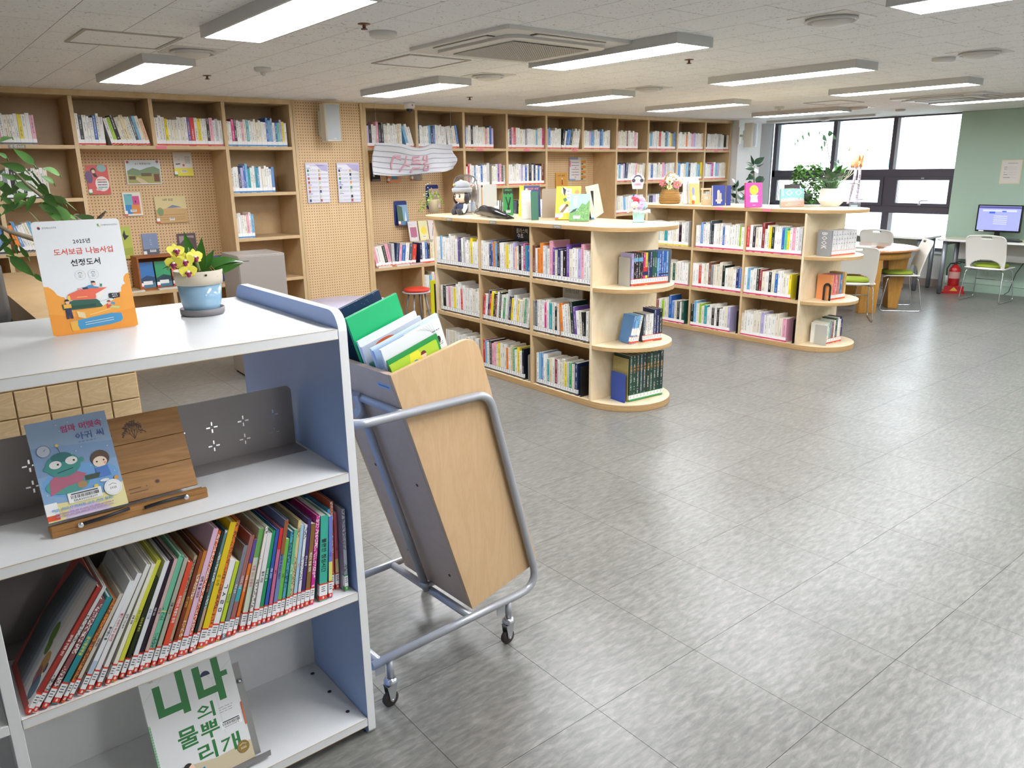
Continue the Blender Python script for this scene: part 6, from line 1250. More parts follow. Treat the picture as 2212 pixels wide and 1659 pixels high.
def a_col(A): A.rect(0, 0, 1, 1, '#e6e2da'); A.rect(.2, .0, .28, .95, '#d89a3c'); [A.disc(x, .94, .07, c, ry=.05) for x, c in ((.25, '#2a2a30'), (.5, '#a04040'), (.8, '#3a4a8a'))]; A.disc(.9, .5, .08, '#c84a3a', ry=.1)
disp(1034, 1064, 458, 400, -42, 10, .018, '#dedbd4', 'tall white picture book behind a grey bookend on the nearest island top', a_col)
p = topat(1042, 459); bookend(p.x+.03, p.y-.09, ZT, radians(-42), .125, .26, BEG, 'tall pale grey bookend before the white picture book on the island top', foot=.012)
disp(1088, 1109, 466, 407, -30, 3, .03, '#2f8a48', 'green book with a black rabbit, on the nearest island top', a_rab, pages='left')
disp(1120, 1129, 468, 402, -62, 7, .02, '#dcd43a', 'thin yellow book half behind the green rabbit book on the island top', pages='left')
def a_nav(A): A.rect(0, 0, 1, 1, '#2f3c74'); A.text('신기한 사전', .55, .9, h=.07, c='#d8703c'); A.disc(.15, .88, .08, '#c8c8cc')
disp(1134, 1168, 470, 402, -30, 8, .014, '#2f3c74', 'navy book with orange lettering at the back of the island top', a_nav)
disp(1127, 1148, 474, 412, -38, 9, .016, '#e2e1de', 'white open book standing before the navy book on the island top', a_wht)
disp(1149, 1164, 476, 414, -25, 6, .014, '#2f6a52', 'narrow dark green book cover beside the white open book on the island top', pages='left')
p = topat(1190, 470); bookend(p.x, p.y, ZT, radians(-30), .15, .235, mat('bookend_taupe', '#a89c8e', .45), 'empty taupe bookend on the nearest island top')
disp(1199, 1252, 476, 405, -50, 19, .02, '#e6c63c', 'yellow picture book with birds leaning on the nearest island top', a_bird, band='orange')
disp(1229, 1272, 479, 421, -52, 16, .02, '#b7cfc0', 'green mountain book leaning before the yellow bird book', a_mount)
def a_bk(A): A.rect(0, 0, 1, 1, '#16171a')
disp(1268, 1283, 473, 413, -25, 6, .012, '#16171a', 'plain black easel board behind the green mountain book', a_bk, name='easel_board')
disp(1283, 1304, 475, 403, 40, 12, .018, '#ddd3b4', 'cream open book standing at the right of the black easel board', None, band='blue')
# pens in a white box
p = topat(1086, 464); t = thing('pen_box', 'small white box of black pens behind the doll on the nearest island top', 'pen box', (p.x+.06, p.y+.12, ZT)); b = MB(); b.box(-.035, .035, -.03, .03, 0, .075); b.build('box', mat('gloss_white', '#ecebe8', .3), t)
for k in range(3): q = MB(); q.tube([(-.022+k*.02, -.032, .03), (-.022+k*.02, -.034, .13)], .005, 6); q.build('pen', mat(('pen_black', 'pen_blue', 'pen_red')[k], ('#1a1a1d', '#20304a', '#b03a3a')[k], .4), t)
# knitted doll: generic seated plush with a grey cap
p = topat(1000, 464); dx, dy = p.x+.02, p.y+.03; DR = radians(-78)
t = thing('plush_doll', 'seated black-haired plush doll with a grey fluffy cap on the nearest island top', 'doll', (dx, dy, ZT), DR)
SK = mat('doll_skin', '#e8cdb8', .8); BK = mat('doll_black', '#26242a', .7, sheen=.3); NV = mat('doll_navy', '#27304c', .8); FU = mat('grey_fluff', '#8b8d90', 1, bump=1.0, bscale=160, sheen=.5); HR = mat('doll_hair', '#231f22', .35)
b = MB(); b.ball((0, 0, .060), (.056, .05, .060), 18, 12); b.build('body', NV, t)
b = MB(); b.ball((0, -.006, .165), (.072, .066, .064), 22, 14); b.build('head', SK, t)
b = MB(); b.ball((0, .014, .175), (.082, .07, .074), 20, 12); b.ball((-.066, -.012, .15), (.022, .03, .055), 12, 8); b.ball((.066, -.012, .15), (.022, .03, .055), 12, 8); b.build('hair', HR, t)
b = MB()
b.lathe([(.084, .198), (.092, .208), (.092, .232), (.084, .24), (.076, .238)], seg=26); b.lathe([(.076, .235), (.074, .262), (.06, .288), (.03, .300), (.0001, .302)], seg=26); b.build('cap', FU, t)
b = MB(); b.ball((-.03, -.075, .265), (.014, .006, .009), 8, 6); b.build('cap_badge', mat('badge_gold', '#c9a63c', .4), t)
b = MB()
for s in (-1, 1): b.ball((s*.026, -.066, .168), (.0105, .006, .016), 12, 8, 0); b.ball((s*.026, -.0715, .171), (.0035, .002, .005), 8, 6, 1)
b.build('eyes', [mat('eye_black', '#16161a', .2), WHT], t); b = MB(); b.ball((0, -.069, .138), (.008, .003, .003), 8, 6); b.build('mouth', mat('mouth_red', '#b0484a', .5), t)
for s in (-1, 1):
    b = MB(); b.tube([(s*.045, -.01, .09), (s*.062, -.03, .065), (s*.058, -.045, .04)], [.019, .018, .016], 10); b.ball((s*.058, -.048, .037), (.019, .017, .019), 10, 8); b.build('arm', WHT if s > 0 else BK, t)
    b = MB(); b.tube([(s*.03, -.03, .03), (s*.035, -.075, .027)], [.026, .026], 10); b.ball((s*.037, -.085, .030), (.026, .02, .030), 12, 8); b.build('leg', BK, t)
# clear plastic dome behind the doll
p = topat(1006, 462); t = thing('clear_dome', 'clear plastic dome standing behind the plush doll on the nearest island top', 'dome', (p.x+.14, p.y+.19, ZT)); b = MB()
b.lathe([(.12, .001), (.12, .25), (.112, .30), (.085, .335), (.04, .352), (.0001, .356)], seg=28)
def domemat():
    m, nt, bb = newmat('clear_plastic'); out = nt.nodes['Material Output']; tr = nd(nt, 'ShaderNodeBsdfTransparent'); tr.inputs[0].default_value = (.86, .87, .87, 1); gl = nd(nt, 'ShaderNodeBsdfGlossy', Roughness=.12); mx = nd(nt, 'ShaderNodeMixShader'); lw = nd(nt, 'ShaderNodeLayerWeight', Blend=.45)
    nt.links.new(lw.outputs['Facing'], mx.inputs[0]); nt.links.new(tr.outputs[0], mx.inputs[1]); nt.links.new(gl.outputs[0], mx.inputs[2]); nt.links.new(mx.outputs[0], out.inputs[0]); MATS['clear_plastic'] = m; return m
b.build('dome', domemat(), t)
# trailing plant in a cream pot behind
p = topat(985, 462); t = thing('trailing_plant', 'trailing green plant in a cream pot at the far end, nearest island top', 'plant', (p.x-.03, p.y+.33, ZT)); b = MB(); b.lathe([(.04, .0), (.055, .12), (.06, .125), (.052, .125), (.045, .10)], seg=20); b.build('pot', mat('cream_pot', '#dfd2b4', .5), t)
VG = leafmat('vine_leaf', '#6f9a34', '#a9c64a', .5); r = random.Random(12)
for k in range(7):
    a = r.uniform(2.3, 5.2) if k < 5 else r.uniform(0, 2); pts = [(0, 0, .12)]; x, y, z = 0, 0, .13
    for i in range(9): up_ = (.022 if i < 3 and k % 2 == 0 else (.01 if i < 2 else -.02)); x += .016*cos(a); y += .016*sin(a); z += up_; pts.append((x, y, z))
    b = MB(); b.tube(pts, .0013, 5); st = b.build('stem', VG, t); l = MB()
    for q in pts[2:]: 
        for m in range(3): d = (r.uniform(-1, 1), r.uniform(-1, 1), r.uniform(-.4, .8)); leaf(l, q, d, .026, .02, .4, n=3)
    l.build('leaves', VG, st)
b = MB()
for k in range(14): b.ball((-.05+r.uniform(-.05, .05), r.uniform(-.05, .05), .16+r.uniform(-.05, .12)), .005, 6, 4)
b.build('buds', mat('bud_white', '#eef0dc', .6), t)
# glossy black pouch with a thin tail
P0 = [topat(1030, 466), topat(1046, 468), topat(1072, 472), topat(1098, 474), topat(1110, 473)]
t = thing('black_pouch', 'glossy wrinkled black pouch with a thin tail, lying beside the plush doll', 'pouch', tuple(P0[0])); b = MB(); q = []; base = P0[0]
for i in range(17): 
    u = i/16*4; k = min(3, int(u)); f = u-k; v = P0[k].lerp(P0[k+1], f)-base; rr = [.02, .046, .040, .018, .005][k]*(1-f)+[.02, .046, .040, .018, .005][k+1]*f; q.append((v.x, v.y, rr+.001+.01*(1-i/16)**2, rr*(1+.08*sin(i*2.3))))
b.tube([(a, c, d) for a, c, d, e in q], [e for a, c, d, e in q], 14); GBK = mat('glossy_black', '#131214', .24, bump=.15, bscale=30); b.build('body', GBK, t)
b = MB(); b.tube([(q[0][0]-.03+.014*cos(a*pi/5), q[0][1]+.01, .016+.014*sin(a*pi/5)) for a in range(10)], .0016, 5, closed=True); b.build('ring', CHR, t)
# knitted flower pot
p = topat(1379, 480); t = thing('knitted_flower_pot', 'pastel yarn flowers in a pale turquoise pot at the rounded end of the nearest island', 'plant', (p.x, p.y, ZT))
b = MB(); b.lathe([(.044, 0), (.050, .004), (.050, .012), (.041, .013), (.040, .02), (.047, .075), (.050, .077), (.046, .078), (.04, .06)], seg=28); b.build('pot', mat('turquoise_pot', '#a3cfd0', .35), t)
b = MB(); r = random.Random(6)
for k in range(26): a = k*2*pi/26; rr = .07+.018*(k % 2)+r.uniform(-.006, .006); b.poly([(.03*cos(a), .03*sin(a), .088), (rr*cos(a-.14), rr*sin(a-.14), .078+r.uniform(-.015, .012)), (rr*cos(a+.14), rr*sin(a+.14), .082+r.uniform(-.015, .012))])
b.build('paper_frill', mat('frill_white', '#eceae2', .8), t)
for k, (x, y, z, c, s) in enumerate(((-.05, -.01, .125, '#e8dcc4', .028), (-.018, -.03, .122, '#b9a3cc', .030), (.028, -.025, .118, '#a3cbd6', .028), (.058, .0, .122, '#eae4d2', .028), (-.03, .0, .158, '#c83c48', .022), (-.045, .01, .168, '#d94a58', .02), (.005, .0, .155, '#d8a9cc', .030), (.035, .0, .158, '#e3c0d4', .026), (-.005, .02, .175, '#cfa3c4', .026), (.05, .01, .148, '#e8dfe0', .022))):
    f = MB()
    for q in range(16): a = q*2.4; e = r.uniform(-1, 1.3); f.ball((x+s*.55*cos(a)*cos(e), y+s*.55*sin(a)*cos(e), z+s*.55*sin(e)), s*.48, 8, 6)
    f.build('yarn_flower', mat('yarn%d' % k, c, .95, bump=.5, bscale=300), t)
b = MB(); b.tube([(-.01, .01, .15), (-.012, .012, .25)], .0022, 6); b.build('pick', mat('bamboo', '#c9a878', .6), t); b = MB(); b.M = Matrix.Rotation(radians(-38), 4, 'Z') @ frame((-.012, .01, .27), (1, 0, 0), (0, 0, 1)); A = Art(b, 1, 1)
b.prism([(-.05, .045), (-.03, .07), (-.012, .068), (0, .088), (.012, .068), (.03, .07), (.05, .045), (.036, -.03), (-.036, -.03)], -.002, 0, 'z', 0, col=lin('#e6e4e2')); A.disc(0, .045, .03, '#5a5a66', ry=.026, a0=0, a1=pi); A.disc(0, .04, .024, '#e8e6e4', ry=.018); A.disc(-.03, .03, .014, '#4a4048', ry=.014); A.disc(.03, .03, .014, '#4a4048', ry=.014); A.rect(-.03, -.008, .03, .012, '#dca9b4'); A.rect(-.026, -.024, .026, -.010, '#e3c0c8'); A.text('사랑해', 0, .002, h=.012, c='#a04a5c')
b.build('topper', PRINT, t)

# ------------------------------------------------------------------ things on the far island's top
GT2 = 'books standing on the far island top'
# wicker basket of flowers
p = topat(1443, 440); t = thing('flower_basket', 'wicker basket of roses and daisies on the far island top', 'basket', (p.x+.05, p.y+.02, ZT), radians(-42)); WK = wood('wicker', '#8f6a34', '#c29a58', (30, 30, 60), .6, 3); b = MB(); b.lathe([(.105, 0), (.115, .02), (.11, .09), (.085, .155), (.078, .155), (.1, .09), (.1, .012)], seg=30)
for k in range(9): rr = (.114, .118, .118, .116, .113, .108, .101, .094, .087)[k]; b.tube([(rr*cos(a*pi/15)*(1+.012*(-1)**(a+k)), rr*sin(a*pi/15)*(1+.012*(-1)**(a+k)), .012+k*.0175) for a in range(30)], .006, 5, closed=True)
b.build('basket', WK, t); b = MB(); b.tube([(.082*cos(pi*k/16)*(-1), 0, .14+.20*sin(pi*k/16)) for k in range(17)], .006, 6); b.M = Matrix.Identity(4); b.build('handle', WK, t)
GF_ = leafmat('fake_leaf', '#3c6b38', '#6c9a54', .5); l = MB(); r = random.Random(9)
for k in range(46): a = r.uniform(0, 6.28); leaf(l, (.05*cos(a), .05*sin(a), .15+r.uniform(0, .08)), (cos(a), sin(a), r.uniform(-.2, 1)), r.uniform(.05, .08), .028, .5, n=3)
l.build('foliage', GF_, t)
for k, (x, y, z, c, s) in enumerate(((-.09, -.03, .225, '#e8859a', .034), (.065, -.05, .205, '#ee92a4', .038), (-.02, -.06, .25, '#f0eee6', .034), (.03, .0, .29, '#f2f0e8', .034), (.10, 0, .235, '#f0ede4', .036), (-.05, .02, .27, '#f4f1e6', .03), (-.02, -.07, .185, '#f3ecc0', .028), (.07, .02, .27, '#efeee8', .03), (-.07, .02, .20, '#e8c84a', .02))):
    f = MB()
    for ring, (n, rad, tl) in enumerate(((5, .3, 1.2), (7, .7, .6), (8, 1.0, .25))):
        for q in range(n): a = q*2*pi/n+ring; leaf(f, (x+cos(a)*s*.1, y-.01, z+sin(a)*s*.1), (cos(a), -tl, sin(a)), s*rad*1.25, s*1.0, 0, n=3, fold=.25, upv=(0, 1, 0))
    f.ball((x, y-s*.6, z), s*.28, 8, 6, 1); f.build('blossom', [mat('petal%d' % k, c, .7), mat('flower_centre', '#d9c24a', .7)], t)
def disp2(px0, px1, py, pytop, rz, tilt, t, col, label, art=None, **kw): return disp(px0, px1, py, pytop, rz, tilt, t, col, label, art, group=GT2, **kw)
def a_grey(A): A.rect(0, 0, 1, 1, '#dcdad4'); A.rect(.25, 0, 1, .8, '#8d9cc0')
disp2(1476, 1509, 441, 384, -35, 10, .022, '#dedcd6', 'tall white book beside the flower basket on the far island top', a_wht)
disp2(1487, 1511, 441, 391, -35, 10, .014, '#8d9cc0', 'grey-blue book before the tall white book on the far island top', a_grey)
def a_cact(A): A.rect(0, 0, 1, 1, '#2c3f94'); A.rect(.34, .28, .56, .7, '#c3bfb4'); A.disc(.45, .7, .11, '#c3bfb4', ry=.07); A.rect(.58, .3, .7, .58, '#c3bfb4'); A.disc(.64, .58, .06, '#c3bfb4', ry=.04); A.rect(.22, .2, .76, .3, '#c3bfb4'); A.sticker(.5, .15, .3, .1)
def a_orn(A): A.rect(0, 0, 1, 1, '#e2ae68'); A.disc(.35, .62, .14, '#7a86b4', ry=.2); A.disc(.4, .3, .2, '#e6dccc', ry=.12); A.disc(.3, .1, .15, '#c8603a', ry=.09)
disp2(1491, 1512, 442, 397, -28, 12, .014, '#e2ae68', 'orange picture book leaning behind the little wooden chair', a_orn)
p = topat(1514, 443); t = thing('toy_chair', 'little pale wooden chair figure on the far island top', 'toy chair', (p.x+.03, p.y-.05, ZT), radians(-40)); WD = wood('light_wood', '#d8bd90', '#e6d0a8', (1, 1, 5), .5)
for q, nm in (((-.05, -.035, -.04, -.025, 0, .10), 'leg'), ((.035, .05, -.04, -.025, 0, .10), 'leg'), ((-.05, -.035, .03, .045, 0, .155), 'post'), ((.035, .05, .03, .045, 0, .155), 'post'), ((-.05, .05, -.024, .029, .05, .062), 'seat'), ((-.06, .06, .0295, .0295+.016, .1555, .175), 'top_rail'), ((-.034, .034, .033, .042, .09, .105), 'rail'), ((-.045, .045, -.06, -.045, .0, .06), 'front_board')): b = MB(); b.box(*q); b.build(nm, WD, t)
disp2(1540, 1566, 445, 401, -22, 5, .03, '#2c3f94', 'blue book with a grey cactus on the far island top', a_cact, pages='left')
disp2(1568, 1578, 444, 401, -45, 5, .012, '#2a3c8c', 'blue back cover leaning right of the cactus book', pages='left')
def a_smile(A): A.rect(0, 0, 1, 1, '#d6459a'); A.disc(.5, .70, .27, '#ecd83a'); A.disc(.4, .75, .02, '#7a6a1e', ry=.03); A.disc(.6, .75, .02, '#7a6a1e', ry=.03); [A.line(.5+.16*cos(a/6*pi+pi), .67+.09*sin(a/6*pi+pi), .5+.16*cos((a+1)/6*pi+pi), .67+.09*sin((a+1)/6*pi+pi), .003, '#8a7a20') for a in range(6)]; A.poly([(.24, .5), (.76, .5), (.7, .42), (.74, .2), (.26, .2), (.3, .42)], '#f0e6e4'); A.scribble(.34, .66, (.44, .39, .34), '#c87a9a', .006, 3); A.sticker(.5, .25, .3, .08); A.scribble(.42, .58, (.08,), '#f0d8e4', .008, 2)
disp2(1611, 1646, 449, 396, -28, 8, .03, '#d6459a', 'bright pink book with a yellow smiling face on the far island top', a_smile)
def a_100(A): A.rect(0, 0, 1, 1, '#72aaa6'); A.rect(0, .0, 1, .45, '#a9a29a'); A.rect(0, 0, 1, .28, '#d08a74'); A.text('100', .5, .78, w=.86, h=.34, c='#b7d8d2', bold=0); A.text('YEARS', .5, .43, w=.82, h=.13, c='#cfd8d2', bold=0); A.sticker(.5, .43, .2, .12); A.scribble(.3, .85, (.2,), '#f0d8cc', .012, 2); A.scribble(.2, .7, (.1,), '#f0d8cc', .01, 3)
disp2(1686, 1737, 448, 409, -28, 10, .018, '#72aaa6', 'teal-to-orange book lettered 100 YEARS on the far island top', a_100)
def a_dk(A): A.rect(0, 0, 1, 1, '#3e3438'); A.scribble(.2, .8, (.8,), '#a04a44', .02, 2); A.scribble(.2, .9, (.6, .5), '#8a8488', .01, 3)
p, w = size(1704, 1737, 445, -28); facebook('picture_book', 'dark book rising behind the 100 YEARS book', 'book', Mx((p.x+.07, p.y+.09, ZT+.004), -28, 8), w, .205, .014, '#3e3438', a_dk, GT2)
p, w = size(1700, 1722, 445, -28); facebook('picture_book', 'olive green book just behind the 100 YEARS book', 'book', Mx((p.x+.02, p.y+.045, ZT+.004), -28, 8), w, .17, .012, '#7a8a52', None, GT2)
# white sheets and acrylic sign at the rounded end
b = MB(); b.box(-.11, .11, -.15, .15, 0, .003); o = b.build('paper_stack', mat('paper_white', '#eef1f4', .5)); p = topat(1760, 444); o.location = (p.x+.06, p.y+.02, ZT); o.rotation_euler = (0, 0, radians(20)); tag(o, 'white sheets lying on the far island top before the ivy', 'paper')
p = topat(1850, 452); t = thing('acrylic_sign', 'small clear acrylic sign at the rounded end of the far island top', 'sign', (p.x+.06, p.y+.05, ZT), radians(-25)); b = MB(); b.box(-.06, .06, 0, .004, 0, .055); b.build('plate', mat('acrylic', '#e8f0f2', .05, trans=.9), t); b = MB(); b.box(-.045, .03, -.0006, -.0001, .015, .035); b.build('print', mat('sign_print', '#8ea3ad', .5), t)
# ivy
def hleaf(b, p, d, s, r):    # small heart-shaped leaf
    leaf(b, p, d, s, s*.85, .35, n=4, fold=.15, tw=r.uniform(-.8, .8))
p = topat(1738+14, 444); IV = leafmat('ivy_leaf', '#2f5a2c', '#5e8f3e', .35); t = thing('ivy_plant', 'bushy green ivy on the far island top before the windows', 'plant', (p.x+.22, p.y+.20, ZT)); r = random.Random(21)
b = MB(); b.lathe([(.06, 0), (.075, .11), (.068, .11), (.055, .01), (.0001, .01)], seg=20); b.build('pot', mat('dark_pot', '#3c3a38', .5), t)
l = MB()
for k in range(620):
    z = r.uniform(.01, .40); rad = .19*(1-.35*abs(z-.15)/.2)*sqrt(r.uniform(.15, 1)); a = r.uniform(0, 6.28); x, y = rad*cos(a), rad*sin(a); hleaf(l, (x, y, z), (cos(a)+r.uniform(-.5, .5), sin(a)+r.uniform(-.5, .5), r.uniform(-.7, .5)), r.uniform(.03, .055), r)
l.build('foliage', IV, t); b = MB()
for k in range(16): a = r.uniform(0, 6.28); b.tube([(0, 0, .10), (.06*cos(a), .06*sin(a), .2), (.13*cos(a), .13*sin(a), r.uniform(.03, .3))], .002, 5)
b.build('stems', mat('ivy_stem', '#5e5a3a', .7), t)
# peace lily in a white pot with a congratulation ribbon
p = topat(1815, 447); WX, WY = p.x+.05, p.y+.13; t = thing('ribboned_plant', 'broad-leaved plant in a white faceted pot with an orange bow, on the far island end', 'plant', (WX, WY, ZT)); b = MB(); b.lathe([(.075, 0), (.095, .02), (.125, .055), (.12, .06), (.105, .17), (.097, .172), (.10, .15), (.0001, .15)], seg=10, smooth=False); b.build('pot', mat('matte_white_pot', '#e9e6df', .5), t)
DG = leafmat('lily_leaf', '#22481f', '#3f6e30', .3); r = random.Random(33)
for k in range(30):
    a = r.uniform(0, 6.28); e = r.uniform(.35, 1.35); l = MB(); p1 = (.03*cos(a), .03*sin(a), .15); q1 = (.03*cos(a)+.12*cos(a)*cos(e), .03*sin(a)+.12*sin(a)*cos(e), .16+.13*sin(e)); l.tube([p1, q1], .003, 5); leaf(l, q1, (cos(a)*cos(e), sin(a)*cos(e), sin(e)*.6), r.uniform(.11, .17), r.uniform(.05, .075), .9, n=6, fold=.12); l.build('leaf', DG, t)
WS = leafmat('white_spathe', '#e9e8d4', '#d7dcae', .5)
for k, (px, py) in enumerate(((1836, 326), (1836, 345), (1864, 331), (1874, 329), (1850, 342), (1858, 338))):
    q = at(px, py, 1, WY)-Vector((WX, WY, ZT)); l = MB(); l.tube([(.02, 0, .16), (q.x*.6, 0, q.z*.6), (q.x, 0, q.z)], .0025, 5); leaf(l, (q.x, 0, q.z), (r.uniform(-1, 1), -.4, r.uniform(-.2, .7)), .07, .045, .3, n=5, tw=1.0); l.build('spathe', WS, t)
OR = mat('orange_ribbon', '#eaa877', .6); PR = mat('pink_ribbon', '#e3d3dc', .6); q0 = at(1851, 352, 1, WY-.10)-Vector((WX, WY, ZT)); b = MB()
for s in (-1, 1):
    for m in range(3): b.grid(lambda u, v: (q0.x+s*(.085*sin(pi*u)*(1-.2*m)), q0.y-.01*m+(v-.5)*.04, q0.z+.045*sin(2*pi*u)*(.8+.2*m)+.015*m-.01), 12, 2)
b.ball((q0.x, q0.y-.02, q0.z), .02, 10, 8); b.build('bow', OR, t)
for s, txt in ((-1, '서원종중앙도서관'), (1, '축하합니다')):
    b = MB(); z1 = .02
    fr = lambda u, v, s=s: (q0.x+s*(.035+.02*v)+(u-.5)*.058-(.05*(1-s)/2)*v*v, q0.y-.012-.006*sin(5*v), q0.z-.01-(q0.z-.012-z1)*v)
    b.grid(fr, 2, 16); o = b.build('ribbon_tail', PR, t); o.modifiers.new('thick', 'SOLIDIFY').thickness = .001
    c = MB(); n = len(txt)
    for k, ch in enumerate(txt):
        v = .32+.64*k/n; w = Vector(fr(.5, v)); c.M = frame((w.x, w.y-.0035, w.z), (1, 0, 0), (0, 0, 1)); c.text(ch, h=.042 if s > 0 else .024, mi=0, bold=0)
    c.build('ribbon_lettering', mat('ribbon_ink', '#4a4450', .7), t)
# ------------------------------------------------------------------ reading corner: table, chairs, desks
SHELL = mat('chair_shell', '#dedcd2', .4); GRN = mat('green_cushion', '#8ea02c', .9, noise=.15, nscale=300); CHW = mat('wire_chrome', '#c4c8cc', .2, .9)
def chair(x, y, rz, label):
    t = thing('shell_chair', label, 'chair', (x, y, 0), radians(rz), 'white shell chairs with green seats')
    def sheet(f, nu, nv, skip): 
        vs = [f(i/nu, j/nv) for j in range(nv+1) for i in range(nu+1)]; fs = []
        for j in range(nv):
            for i in range(nu):
                u, v = (i+.5)/nu, (j+.5)/nv
                if not skip(u, v): fs.append((j*(nu+1)+i, j*(nu+1)+i+1, (j+1)*(nu+1)+i+1, (j+1)*(nu+1)+i))
        b = MB(); b.add(vs, fs, 0, None, True); return b
    def back(u, v):      # rises from the seat's rear edge to z=.83
        z = .415+.425*v; s = 2*u-1; hw = .235
        e = max(0, (v-.86)/.14); hw *= sqrt(max(0.0, 1-(e*.62)**2.2)) if e > 0 else 1
        hw *= .93+.07*min(1, v*3); return (s*hw, .165+.115*v**1.5-.035*(1-s*s), z+.012*(1-s*s)*v)
    def sk(u, v):
        s = abs(2*u-1); return (.905 < v < .95 and s < .26) or (.06 < v < .06+.22*sqrt(max(0, 1-(s/.80)**2)))
    o = sheet(back, 30, 40, sk).build('backrest', SHELL, t); m = o.modifiers.new('thick', 'SOLIDIFY'); m.thickness = .011
    def seat(u, v):
        s = 2*u-1; w = .235*(1-.10*max(0, (.25-v)/.25)**2); yy = -.225+.40*v; return (s*w, yy, .425+.012*s*s-.02*max(0, (.12-v)/.12)**2)
    o = sheet(seat, 16, 14, lambda u, v: False).build('seat_shell', SHELL, t); m = o.modifiers.new('thick', 'SOLIDIFY'); m.thickness = .012; m.offset = -1
    b = MB(); n = 28
    def ring(s, z): return [(s*.195*(abs(cos(a))**.7)*(1 if cos(a) > 0 else -1), -.03+s*.17*(abs(sin(a))**.7)*(1 if sin(a) > 0 else -1), z) for a in [2*pi*k/n for k in range(n)]]
    R = [ring(.96, .4395), ring(1, .452), ring(.93, .466), ring(.7, .475), ring(.3, .479)]; vs = [p for r_ in R for p in r_]; fs = [(i*n+k, i*n+(k+1) % n, (i+1)*n+(k+1) % n, (i+1)*n+k) for i in range(4) for k in range(n)]; fs.append(tuple(range(4*n, 5*n))); b.add(vs, fs, 0, None, True); b.build('seat_cushion', GRN, t)
    for s in (-1, 1):
        b = MB(); b.tube(roundpath([(s*.17, .12, .405), (s*.215, .165, .39), (s*.235, .235, .0065), (s*.235, -.235, .0065), (s*.205, -.17, .39), (s*.17, -.14, .405)], .035, 5), .0062, 8); b.build('sled_leg', CHW, t)
    for q in (((-.17, .12, .405), (.17, .12, .405)), ((-.17, -.14, .405), (.17, -.14, .405)), ((-.218, -.19, .25), (.218, -.19, .25))): b = MB(); b.tube(q, .0055, 8); b.build('crossbar', CHW, t)
    return t
chair(8.50, 4.36, 123, 'white shell chair with green seat, its back to the island, left of the round table')
chair(9.56, 4.31, -142, 'white shell chair turned towards the round table, on its right side')
chair(11.0, 5.22, 90, 'white shell chair at the window desk, seen above the round table')
chair(10.98, 5.98, 90, 'white shell chair at the window desk, half hidden behind the striped white volumes')
chair(10.93, 3.80, 90, 'white shell chair standing at the computer desk')
TOPW = wood('table_top', '#a4673a', '#c08350', (1, 8, 1), .12, 2.0, coat=.6, grain=.4); LEGW = wood('table_leg', '#b57f34', '#cf9a4a', (6, 6, .8), .4, 2.5)
t = thing('round_table', 'round brown reading table with broad tapered legs beside the far island', 'table', (9.32, 4.70, 0), radians(35)); b = MB(); b.lathe([(.62, .722), (.63, .728), (.63, .746), (.622, .75), (.0001, .75)], seg=56); b.lathe([(.0001, .7215), (.62, .7215)], seg=56); b.build('table_top', TOPW, t)
b = MB(); b.lathe([(.545, .64), (.56, .64), (.56, .7205), (.545, .7205), (.545, .64)], seg=48); b.build('apron', LEGW, t)
for k in range(4):
    b = MB(); b.M = Matrix.Rotation(k*pi/2+.15, 4, 'Z'); pts = [(.36, .0), (.47, .0), (.543, .639), (.30, .639)]; b.prism(pts, -.10, .10, 'y'); b.build('leg', LEGW, t, bevel=.004)
DT = mat('desk_top', '#e2dcc0', .3); DE = mat('desk_edge', '#e9e9e6', .35); DL = mat('desk_leg', '#8e939a', .35, .5)
def desk(x0, x1, y0, y1, label):
    t = thing('desk', label, 'desk', ((x0+x1)/2, (y0+y1)/2, 0)); w, l = (x1-x0)/2, (y1-y0)/2; b = MB(); b.prism(rrect(-w, w, -l, l, .05, 5), .715, .742, 'z', 1, cap=0); b.build('desk_top', [DT, DE], t, bevel=.003)
    for sx in (-1, 1):
        for sy in (-1, 1): b = MB(); b.prism([(sx*(w-.07)+.03*cos(a), sy*(l-.09)+.03*sin(a)) for a in [2*pi*k/12 for k in range(12)]], .012, .7145, 'z', smooth=True); b.build('leg', DL, t); b = MB(); b.lathe([(.022, 0), (.025, .004), (.022, .0115)], (sx*(w-.07), sy*(l-.09), 0), 12); b.build('foot', RUB, t)
    for sy in (-1, 1): b = MB(); b.box(-w+.105, w-.105, sy*(l-.09)-.015, sy*(l-.09)+.015, .66, .70); b.build('rail', DL, t)
    b = MB(); b.box(w-.085, w-.07, -l+.13, l-.13, .45, .70); b.build('modesty_panel', DE, t)
desk(11.02, 11.55, 3.05, 4.53, 'computer desk with pale top and grey legs against the mint wall')
desk(11.05, 11.62, 4.70, 6.35, 'desk with grey legs standing along the windows')
# monitor
t = thing('monitor', 'black monitor showing a web page on the computer desk', 'monitor', (11.33, 3.92, .742), radians(-90)); b = MB(); b.prism(rrect(-.265, .265, .10, .445, .008, 3), -.012, .02, 'y'); b.build('casing', mat('gloss_black', '#141416', .25), t)
SCR = emis('screen_light', '#8f95d8', .75); SC2 = emis('screen_white', '#b4b8ee', .8); SC3 = emis('screen_blue', '#2c56c8', .8); SC4 = emis('screen_dark', '#4a4c80', .6)
b = MB(); b.box(-.248, .248, -.0135, -.0122, .122, .43, 0); b.box(-.248, .248, -.0142, -.0136, .40, .425, 3); b.box(-.12, -.05, -.0142, -.0136, .335, .36, 2); b.box(-.2, .2, -.014, -.0136, .36, .385, 1); b.box(.03, .08, -.0142, -.0136, .355, .372, 2)
for k in range(5): b.box(-.06, .10, -.0142, -.0136, .20+k*.025, .21+k*.025, 1)
b.build('screen', [SCR, SC2, SC3, SC4], t)
